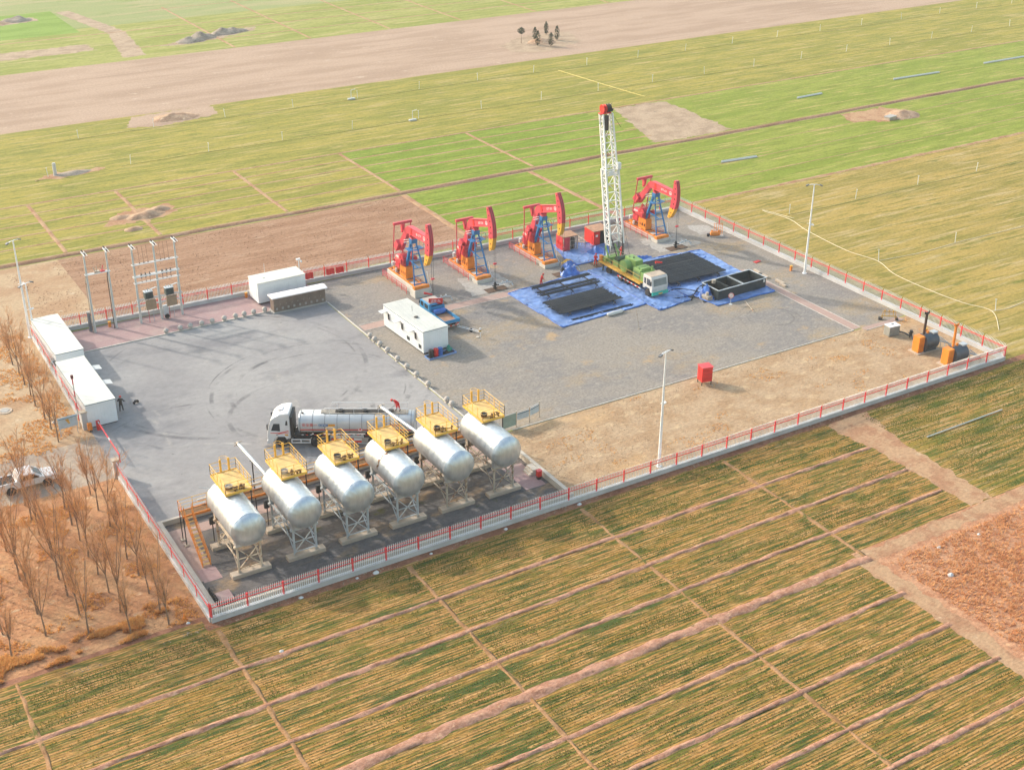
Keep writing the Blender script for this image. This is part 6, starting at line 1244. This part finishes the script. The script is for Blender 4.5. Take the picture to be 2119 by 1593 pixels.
# dry grass at the foot of the orchard
gx, gy = rs.uniform(-22, -1, 26000), 1.0+np.abs(rs.normal(0, 1.7, 26000)); gk = inview(gx, gy) & (fbm(gx*.35, gy*.7, 5) > .53+.012*np.clip(gx+14, 0, 20)); gx, gy = gx[gk], gy[gk]
tufts('dry_grass', gx, gy, .26, .04, 4, 'dry_grass', 'long straw coloured dry grass at the edge of the orchard', 'grass', 1.0)
gx, gy = rs.uniform(-20, -.6, 16000), rs.uniform(1, 26, 16000); gk = inview(gx, gy) & (fbm(gx*.4, gy*.4, 8) > .56); tufts('dry_grass', gx[gk], gy[gk], .16, .04, 4, 'dry_grass', 'thin dry grass scattered under the bare trees', 'grass', 1.2)
gx, gy = rs.uniform(-16, -.5, 9000), rs.uniform(34, 64, 9000); gk = inview(gx, gy) & (fbm(gx*.4, gy*.4, 18) > .55); tufts('dry_grass', gx[gk], gy[gk], .15, .04, 4, 'dry_grass', 'thin dry grass on sandy ground beside the long cabins', 'grass', 1.2)
gx, gy = rs.uniform(35.5, 92, 9000), rs.uniform(.5, 14, 9000); gk = fbm(gx*.35, gy*.5, 28) > .68; tufts('dry_grass', gx[gk], gy[gk], .10, .04, 3, 'dry_grass', 'sparse dry tufts on the bare soil inside the fence', 'grass', 1.2)
# corn stubble
cx_, cy_ = rs.uniform(52.6, 84, 26000), rs.uniform(-50, -21.7, 26000); ck = inview(cx_, cy_); cx_, cy_ = cx_[ck], cy_[ck]; ck = (fbm(cx_*.5, cy_*.6, 41)*.5+rs.rand(len(cx_))*.5 > .50); cx_, cy_ = cx_[ck], cy_[ck]
tufts('corn_stubble', cx_, cy_, .26, .045, 3, 'corn_straw', 'cut corn stalks and husks littering the brown corner field', 'stubble', 1.6)
# clod relief on the bare soil inside the yard
def clods(name, m, x0, x1, y0, y1, n, smin, smax, label, seed, thr=.5, fs=.3):
    q = np.random.RandomState(seed); x, y = q.uniform(x0, x1, n), q.uniform(y0, y1, n); kk = inview(x, y) & (fbm(x*fs, y*fs, seed) > thr); b = MB()
    for px, py in zip(x[kk], y[kk]):
        s = q.uniform(smin, smax); a = q.rand()*6.28; vs = [(px+s*math.cos(a+i*2.09)*q.uniform(.7, 1.2), py+s*math.sin(a+i*2.09)*q.uniform(.7, 1.2), 0.) for i in range(3)]+[(px, py, s*q.uniform(.5, .9))]
        b.add(vs, [(0, 1, 3), (1, 2, 3), (2, 0, 3)])
    return tag(b.build(name, m), label, 'clods', kind='stuff')
clods('soil_clods', 'yard_soil', 35.5, 92, .5, 14.3, 5000, .04, .10, 'rough clods of bare soil inside the fence', 51, .46)
clods('soil_clods', 'tilled_soil', 2, 60, 63, 85, 5000, .04, .12, 'rough clods of tilled soil behind the yard', 52, .45)
clods('gravel_stones', 'patch_gravel', -14, 100, -.8, -.2, 900, .04, .12, 'small stones and rubble along the front fence', 53, .42)
clods('soil_clods', 'orchard_litter', -16, -.4, 1, 26, 3000, .03, .09, 'small clods of soil under the bare trees', 54, .5)
# bare orchard trees
mat('bark', C(146, 120, 98, .75), .9, var=.2, scale=6., bump=.4); leafmat('twig', C(222, 182, 138, .97), C(202, 160, 120, .95), .8)
def tree_meshes(seed, H):
    q = random.Random(seed); tb, cb = MB(), MB(); lean = Vector((q.uniform(-.05, .05), q.uniform(-.05, .05), 1))
    th = H*q.uniform(.24, .32); top = lean*th; tb.path([(0, 0, 0), lean*th*.5+Vector((q.uniform(-.04, .04), q.uniform(-.04, .04), 0)), top], [.075, .062, .05], 6)
    nm = q.randint(4, 6)
    for i in range(nm):
        az = i*6.283/nm+q.uniform(-.4, .4); tilt = q.uniform(.12, .42); L = (H-th)*q.uniform(.72, 1.05)
        pts = [top]; d = Vector((math.cos(az)*math.sin(tilt), math.sin(az)*math.sin(tilt), math.cos(tilt)))
        for k in range(4): d = (d+Vector((q.uniform(-.1, .1), q.uniform(-.1, .1), .06))).normalized(); pts.append(pts[-1]+d*L/4)
        tb.path(pts, [.034, .028, .022, .015, .008], 4)
        for s in range(10):
            f = q.uniform(.12, .95); k = min(3, int(f*4)); p = pts[k].lerp(pts[k+1], f*4-k); a2 = q.uniform(0, 6.283); t2 = q.uniform(.35, .85)
            d2 = (d+Vector((math.cos(a2), math.sin(a2), .2))*t2).normalized(); L2 = L*q.uniform(.18, .42)*(1.1-.5*f); e = p+d2*L2; md = p.lerp(e, .5)+Vector((0, 0, -.03))
            cb.path([p, md, e], [.013, .009, .006], 3)
            for w_ in range(8):
                g = q.uniform(.15, 1.); pp = p.lerp(e, g); a3 = q.uniform(0, 6.283); d3 = (d2+Vector((math.cos(a3), math.sin(a3), .35))*q.uniform(.4, .9)).normalized(); ee = pp+d3*q.uniform(.2, .55)*(L2/1.1+.4)
                cb.tube(pp, ee, .007, .004, n=3, cap=False)
    return tb.mesh('trunk', 'bark'), cb.mesh('crown', 'twig')
TV = [tree_meshes(100+i, H) for i, H in enumerate((6.4, 5.6, 7.0, 6.0, 5.0, 6.6))]
spots = [(-3.1, y) for y in (1.5, 3.5, 6.4, 9.3, 12.2, 15.1, 18.0, 21.2, 24.2)]+[(-3.15, y) for y in (35.8, 38.7, 41.3, 44.7, 47.4, 50.3, 53.2, 56.0)]
spots += [(-5.8, y) for y in (2.0, 5.1, 8.2, 11.2, 14.2, 17.1, 20.0, 22.9)]+[(-8.8, y) for y in (3.5, 6.4, 9.5, 12.2, 15.6, 19.8, 22.6, 25.4)]+[(-11.7, y) for y in (5.1, 8.3, 11.0, 13.8, 16.4, 18.7, 21.6, 24.6)]+[(-14.6, y) for y in (3.8, 7.0, 10.0, 13.0, 16.0, 19.0)]
for i, (x, y) in enumerate(spots):
    v = TV[(i*5+int(y)) % 6] if y > 3 else TV[4]; lab, grp = (('bare tree in the single row along the fence by the long cabins', 'bare trees along the cabin fence') if y > 30 else (('bare tree in the orchard row next to the fence of the tanks', 'bare trees next to the tank fence') if x > -4 else ('bare leafless tree inside the planted orchard block', 'bare trees inside the orchard block')))
    t = thing('bare_tree', lab, 'tree', (x+random.uniform(-.15, .15), y, 0), random.uniform(0, 6.28), grp); s = random.uniform(1.0, 1.28); t.scale = (s, s, s*random.uniform(.92, 1.08))
    inst('trunk', v[0], t, (0, 0, 0)); inst('crown', v[1], t, (0, 0, 0))
# small cypresses round the grave mound
leafmat('cypress_leaf', C(74, 88, 52, .55), C(52, 66, 40, .55), 3.)
def cypress(label, x, y, h, r, stem=.25, ball=False):
    t = thing('cypress_tree', label, 'tree', (x, y, 0)); MB().tube((0, 0, 0), (0, 0, h*(.6 if ball else .9)), .08, .03, n=6).build('trunk', 'bark', t)
    b = MB(); q = random.Random(int(x*7+y))
    for i in range(420):
        z = q.random(); rr = r*(math.sin(math.pi*min(1, z*.85+.15))**.7 if not ball else math.sin(math.pi*z)**.6)*q.uniform(.45, 1.08); a = q.uniform(0, 6.283); zz = stem+(h-stem)*z if not ball else h*.62+h*.4*z
        c = Vector((rr*math.cos(a), rr*math.sin(a), zz)); s = q.uniform(.09, .2); u = Vector((q.uniform(-1, 1), q.uniform(-1, 1), q.uniform(.2, 1.2))).normalized()*s; v = u.cross(Vector((math.cos(a), math.sin(a), .3))).normalized()*s*.5; b.add([c-v, c+v, c+u*1.4], [(0, 1, 2)])
    b.build('crown', 'cypress_leaf', t)
for lab, x, y, h, r, ball in (('small round headed tree beside the grave mound', 130.3, 165.1, 3.3, .9, True), ('brown topped cypress behind the grave mound', 134.6, 166.2, 2.9, .6, False), ('dark cypress in front of the grave mound', 132.2, 161.2, 3.2, .72, False), ('lone slim cypress behind the other grave trees', 139.8, 169.7, 2.9, .55, False), ('dark cypress nearest the green field by the mound', 134.3, 159.1, 3.0, .72, False), ('tall dark cypress at the edge of the grave mound', 138.8, 163.6, 3.2, .7, False)): cypress(lab, x, y, h, r, ball=ball)
# ---------------------------------------------------------------- soil heaps
ground('heap_soil', C(206, 172, 142, .66), [(C(184, 148, 120, .66), (.7, .7), .42, .6, 6), (C(220, 192, 162, .66), (1.2, 1.2), .56, .7, 6)], bump=.8, bscale=3, bdist=.12)
ground('heap_grey', C(180, 166, 150, .66), [(C(160, 146, 132, .66), (.7, .7), .42, .6, 6), (C(200, 184, 166, .66), (1.2, 1.2), .56, .7, 6)], bump=.8, bscale=3, bdist=.12)
def mound(lab, x, y, rx, ry, h, m='heap_soil', sd=0): heap(lab, x, y, rx*1.1, ry*1.1, h*.62, m, 'soil_heap', 'soil heap', sd, 26, .55)
mound('soil heap with grey lumps on the bare edge of the olive field', 44.6, 145.2, 4.2, 2.6, 1.3, 'heap_soil', 31); sheet('bare_plot', 'bare_soil', [(35, 143), (41, 140.8), (52, 143.5), (53, 150), (38, 149.5)], .012)
mound('low grey soil heap beside the white marker post', 20.3, 121.9, 2.6, 1.2, .6, 'heap_grey', 32); sheet('bare_plot', 'dirt_path', [(14, 121), (17, 120.2), (23, 121), (26, 122.4), (18, 123.6)], .012)
mound('large soil heap in the olive field behind the tilled soil', 24.2, 96.6, 2.6, 1.5, 1.1, 'heap_soil', 33); mound('soil heap behind the large heap near the tilled soil', 26.6, 98.2, 1.8, 1.2, .9, 'heap_soil', 34); mound('low soil heap on the cross ridge near the tilled soil', 21.0, 97.6, 1.6, .9, .5, 'heap_soil', 35); mound('small round soil heap by the tilled soil edge', 21.2, 91.9, 1.4, .9, .6, 'heap_soil', 36)
sheet('bare_plot', 'dirt_path', [(18, 95), (24, 94.2), (29, 96), (29, 100), (21, 99.5)], .012)
for i, (x, y, h) in enumerate(((67.5, 204.2, 1.6), (71.0, 206.0, 2.2), (76.5, 208.0, 2.0), (79.5, 209, 1.6))): mound(['low grey heap at the end of a far row of heaps', 'tall grey heap in a far row of heaps on green field', 'twin grey heap in a far row beside the tall one', 'small grey heap closing the far row of heaps'][i], x, y, 3.0, 2.0, h, 'heap_grey', 37+i)
sheet('bare_plot', 'patch_gravel', [(60, 202.5), (68, 201.5), (84, 208), (86, 212), (72, 209)], .012)
mound('grey heap on the farthest bright green field', 39.2, 246.5, 3.4, 2.2, 1.6, 'heap_grey', 42); mound('low pale heap beside the grey heap on the farthest field', 34, 245, 3.0, 2.0, 1.0, 'heap_soil', 43); sheet('bare_plot', 'patch_gravel', [(29, 241), (44, 244), (43, 249), (30, 247)], .012)
mound('soil heap dug beside a small concrete cover in the green field', 159.4, 79.3, 3.4, 2.3, 1.4, 'heap_soil', 44); sheet('bare_plot', 'dirt_path', [(148, 81), (154, 77.5), (161, 76.5), (163, 80), (160, 85), (150, 85.4)], .012)
mound('grave mound ringed by small cypresses on the bare field', 135, 163.8, 3.0, 2.6, 1.3, 'heap_soil', 45); sheet('bare_plot', 'patch_gravel', [(124, 158), (131, 155), (143, 160), (146, 170), (134, 171), (125, 165)], .012)
t = thing('well_cover', 'small concrete well cover beside the dug heap in the green field', 'well cover', (155.4, 78.4, 0), .2); MB().bx(-1.1, 1.1, -.6, .6, 0, .5).build('curb', 'concrete', t, bevel=.03); MB().bx(-1.15, 1.15, -.65, .65, .502, .6).build('lid', 'concrete_grey', t)
t = thing('marker_pillar', 'white marker post beside a low grey heap in the olive field', 'post', (17.8, 122.3, 0)); MB().tube((0, 0, 0), (0, 0, 1.9), .28, n=12).build('shaft', 'white_paint', t, smooth=R(40)); MB().tube((0, 0, 1.9), (0, 0, 1.98), .2, n=12).build('cap', 'white_paint', t)
# ---------------------------------------------------------------- sprinkler stakes, hoses, irrigation pipes
mat('hose_yellow', C(232, 212, 122, .8), .6, var=.1); mat('hose_white', C(230, 218, 186, .85), .6, var=.08); mat('pipe_blue_grey', C(204, 208, 204, .7), .5, var=.1)
STK = MB().tube((0, 0, 0), (.0, 0, 1.5), .045, n=5).tube((-.14, 0, 1.45), (.14, 0, 1.5), .035, n=5).mesh('sprinkler_stake', 'white_steel')
for i in range(20): tag(inst('sprinkler_stake', STK, None, (26.2+13.15*i-.4*(i > 9), 140.7, 0), (random.uniform(-.08, .08), random.uniform(-.08, .08), i)), 'thin white sprinkler stake in the line along the far bare field', 'stake', 'stakes along the far bare field')
for i in range(19): tag(inst('sprinkler_stake', STK, None, (16.6+13.1*i, 122.0, 0), (random.uniform(-.08, .08), random.uniform(-.08, .08), i)), 'thin white sprinkler stake in the middle line of the olive field', 'stake', 'stakes along the middle of the olive field')
for i in range(5): tag(inst('sprinkler_stake', STK, None, (105.1+13.2*i, 49.3, 0), (random.uniform(-.08, .08), 0, i)), 'thin white sprinkler stake in the dry field along the yellow hose', 'stake', 'stakes in the dry field along the yellow hose')
for x, y in ((103.0, 29.4), (117.0, 28.8), (103.1, 10.0)): tag(inst('sprinkler_stake', STK, None, (x, y, 0), (.05, .08, x)), 'white sprinkler stake joined to the white hose in the dry field', 'stake', 'stakes joined to the white hose')
hose('yellow hose along the far line of stakes', [(20+14*i, 140.3+.3*math.sin(i*1.3), .05) for i in range(18)], .045, 'hose_yellow', n=4, sm=4)
hose('yellow hose along the middle line of stakes', [(28+13*i, 121.6+.3*math.sin(i*1.7), .05) for i in range(18)], .045, 'hose_yellow', n=4, sm=4)
hose('yellow hose crossing the olive field towards the bare plot', [(123.6, 139.6, .05), (124.6, 130, .05), (125.4, 122, .05), (126.6, 113.3, .05)], .06, 'hose_yellow', n=4)
hose('yellow hose along the stakes of the dry field', [(104.5, 49.2, .05), (112, 48.8, .05), (118.3, 48.7, .05), (131, 49, .05), (143, 48.8, .05), (160, 49.2, .05)], .045, 'hose_yellow', n=4)
hose('white hose winding along the fence of the dry field', [(104.4, 47.4, .05), (103.0, 52.2, .05), (102.8, 51.4, .05), (103.6, 47.4, .05), (102.5, 42.6, .05), (101.8, 34.2, .05), (102.6, 29.2, .05), (101.1, 24.5, .05), (101.0, 18.2, .05), (101.5, 13.6, .05), (102.5, 10.0, .05), (98.8, 5.8, .05)], .036, 'hose_white')
hose('white hose branching into the dry field at its middle', [(102.6, 29.2, .05), (110, 28.4, .05), (118, 28.6, .05), (130.5, 28.2, .05), (145, 28.6, .05)], .03, 'hose_white')
hose('white hose branching into the dry field near the corner', [(102.5, 10, .05), (105, 9.6, .05), (108.2, 9.9, .05), (116, 10.4, .05)], .03, 'hose_white')
for lab, a, b_ in (('pair of grey irrigation pipes lying near the bare plot', (150.6, 97.7), (157.3, 97.9)), ('long grey irrigation pipes lying farther along the green field', (177.3, 98.8), (190, 98.3)), ('grey irrigation pipes lying at the far end of the green field', (203.9, 99), (218, 98.8)), ('grey irrigation pipes lying behind the level pump jack', (112.3, 73.6), (119.4, 72.9))):
    t = thing('irrigation_pipe', lab, 'pipe', (a[0], a[1], 0)); 
    for k in (0, .3, .6): MB().tube((k, k, .09), (b_[0]-a[0]+k*.5, b_[1]-a[1]+k, .09), .08, n=6).build('pipe', 'pipe_blue_grey', t)
tag(MB().tube((71.8, -8.1, .1), (83.0, -8.0, .1), .06, n=6).build('irrigation_pipe', 'pipe_blue_grey'), 'single thin pale pipe lying on the dark green wheat', 'pipe')
for i, (x, y) in enumerate(((80.6, 121.4), (77.3, 140.3))):
    t = thing('field_sprinkler', ['pale sprinkler frame standing on a stake of the middle line', 'pale sprinkler frame standing on a stake of the far line'][i], 'sprinkler', (x, y, 0)); MB().bx(-.7, .7, -.3, .3, .02, .3).build('base', 'pipe_blue_grey', t, bevel=.03); MB().tube((0, 0, .3), (0, 0, 1.8), .06, n=6).tube((0, 0, 1.8), (.9, 0, 1.9), .05, n=6).build('riser', 'white_steel', t)
for x, y, s in ((55.6, -25.8, .34), (57.9, -22.4, .22), (62.5, -22.8, .2), (14.2, -.6, .3), (27.0, -.55, .2), (-1.6, .9, .18), (-6.0, 1.2, .2), (7.4, -.6, .22), (34.9, -.5, .25), (3.4, -6.2, .2), (-2.5, 40, .3), (12.5, -.5, .16), (19.5, -.5, .16)):
    o = heap('crumpled white plastic bag littering the ground', x, y, s, s*.8, s*.7, 'white_paint', 'litter_bag', 'litter', int(x), 10); o['group'] = 'litter bags'
t = thing('traffic_cone', 'small orange cone beside the fence corner at the wheat edge', 'cone', (-1.7, 1.5, 0)); MB().bx(-.2, .2, -.2, .2, 0, .05).build('base', 'orange_paint', t); MB().tube((0, 0, .05), (0, 0, .6), .15, .04, n=12).build('body', 'orange_paint', t)
t = thing('manhole', 'round pale manhole cover on sandy ground beside the trees', 'manhole', (-6.3, 45.2, 0)); MB().tube((0, 0, 0), (0, 0, .08), .75, n=20).build('ring', 'concrete', t); MB().tube((0, 0, .08), (0, 0, .12), .45, n=20).build('cover', 'concrete_grey', t)
# ---------------------------------------------------------------- people
mat('skin', C(206, 156, 126, .7), .6, var=.05); mat('overall_red', C(222, 36, 38, .8), .75, var=.12, scale=5); mat('boots', C(40, 36, 36, .8), .7, var=.1); mat('cloth_black', C(44, 40, 42, .8), .8, var=.15)
def person(label, loc, face, bend=0., reach=.5, top='overall_red', legs='overall_red', hat='red_bright', step=.12, armspread=.0):
    t = thing('person', label, 'person', loc, face); V = []; E = []; Rr = []; tagv = []
    def v(p, r, tg): V.append(Vector(p)); Rr.append(r); tagv.append(tg); return len(V)-1
    B = Matrix.Rotation(-bend, 3, 'X'); pel = Vector((0, 0, .93)); U = lambda p: pel + B @ (Vector(p)-pel)
    p0 = v(pel, .145, 1); sp = v(U((0, 0, 1.12)), .14, 0); ch = v(U((0, .01, 1.34)), .155, 0); nk = v(U((0, .01, 1.49)), .06, 2); hd = v(U((0, .03, 1.60)), .092, 2); ht = v(U((0, .02, 1.72)), .085, 2); ns = v(U((0, .125, 1.60)), .02, 2)
    E += [(p0, sp), (sp, ch), (ch, nk), (nk, hd), (hd, ht), (hd, ns)]
    for s in (-1, 1):
        sh = v(U((s*.2, 0, 1.41)), .075, 0); el = v(U((s*(.27+armspread), .10*reach+.02, 1.14)), .055, 0); wr = v(U((s*(.24+armspread*1.2), .10+.34*reach, 1.14-.22*(1-reach)+.02)), .04, 0); ha = v(U((s*(.23+armspread*1.2), .18+.36*reach, 1.10-.24*(1-reach))), .034, 2)
        E += [(ch, sh), (sh, el), (el, wr), (wr, ha)]
        for k, (dx, L) in enumerate(((-.028, .075), (-.01, .085), (.01, .08), (.027, .065), (-.045, .05))):
            f1 = v(V[ha]+B @ Vector((dx, .05 if k < 4 else .01, -.01)), .011, 2); f2 = v(V[ha]+B @ Vector((dx*1.2, .05+L*.6 if k < 4 else .05, -.035)), .009, 2); E += [(ha, f1), (f1, f2)]
        hp = v((s*.1, 0, .86), .105, 1); kn = v((s*.12, s*step*.5+.03, .49), .075, 1); an = v((s*.13, s*step, .11), .055, 3); fo = v((s*.14, s*step+.16, .045), .045, 3)
        E += [(p0, hp), (hp, kn), (kn, an), (an, fo)]
    me = bpy.data.meshes.new('body'); me.from_pydata(V, E, []); o = bpy.data.objects.new('body', me); COL.objects.link(o)
    o.modifiers.new('skin', 'SKIN'); d = me.skin_vertices[0].data
    for i, r in enumerate(Rr): d[i].radius = (r, r)
    d[0].use_root = True; sb = o.modifiers.new('sub', 'SUBSURF'); sb.levels = 1; sb.render_levels = 1
    m2 = bpy.data.meshes.new_from_object(o.evaluated_get(bpy.context.evaluated_depsgraph_get())); o.modifiers.clear(); o.data = m2; m2.materials.clear()
    for m in (top, legs, 'skin', 'boots'): m2.materials.append(MATS[m])
    for p in m2.polygons: c = p.center; p.material_index = tagv[min(range(len(V)), key=lambda i: (V[i]-c).length-Rr[i])]; p.use_smooth = True
    o.parent = t
    hb = MB(); c = U((0, .015, 1.68)); hb.lathe([(.155, -.01), (.15, .0), (.125, .01), (.115, .06), (.07, .11), (.001, .125)], 16, B, c); hb.build('helmet', hat, t, smooth=True)
    hr = MB(); hr.lathe([(.1, -.09), (.108, -.03), (.1, .0)], 12, B, c); hr.build('hair', 'boots', t, smooth=True)
    return t
person('person in red overalls and helmet standing at the rig well', (69.2, 46.9, .05), R(-60), .1, .45)
person('person in red overalls stooping over black pipes on the tarp', (59.4, 44.8, .05), R(-100), .35, .7)
person('person in red overalls standing behind the rig machinery', (73.7, 47.3, .05), R(110), .15, .5)
person('person in red overalls bending down on top of the tanker', (26.1, 18.55, 3.372), R(75), 1.0, .6, step=.16)
person('person in black clothes and red jacket standing beside the long cabin', (4.1, 38.9, .008), R(-30), .15, .7, 'cloth_black', 'cloth_black', 'red_bright', armspread=.06)
t = thing('hand_cart', 'small black two wheeled tool on asphalt beside the standing person', 'tool', (5.9, 39.9, .008), .4); MB().bar((-.25, 0, .16), (.25, 0, .16), .06).bx(-.12, .12, -.1, .1, .16, .4).build('frame', 'black_paint', t); wheel(t, -.25, 0, .16, .1, -1, 'rim_dark', R(90)); wheel(t, .25, 0, .16, .1, 1, 'rim_dark', R(90))
# ---------------------------------------------------------------- thin haze in the air
k = N('haze_air'); k.t.nodes.remove(k.b); pv_ = k.n("ShaderNodeVolumePrincipled"); pv_.inputs["Color"].default_value = (.93, .95, 1, 1); pv_.inputs["Density"].default_value = HAZE; pv_.inputs["Anisotropy"].default_value = .2
k.l(pv_.outputs[0], k.t.nodes["Material Output"].inputs["Volume"]); MATS['haze_air'] = k.m
if HAZE > 0: tag(MB().bx(-500, 900, -400, 700, -1.0, 68.0).build('haze', 'haze_air'), 'thin pale haze in the air over the fields', 'haze', kind='stuff')
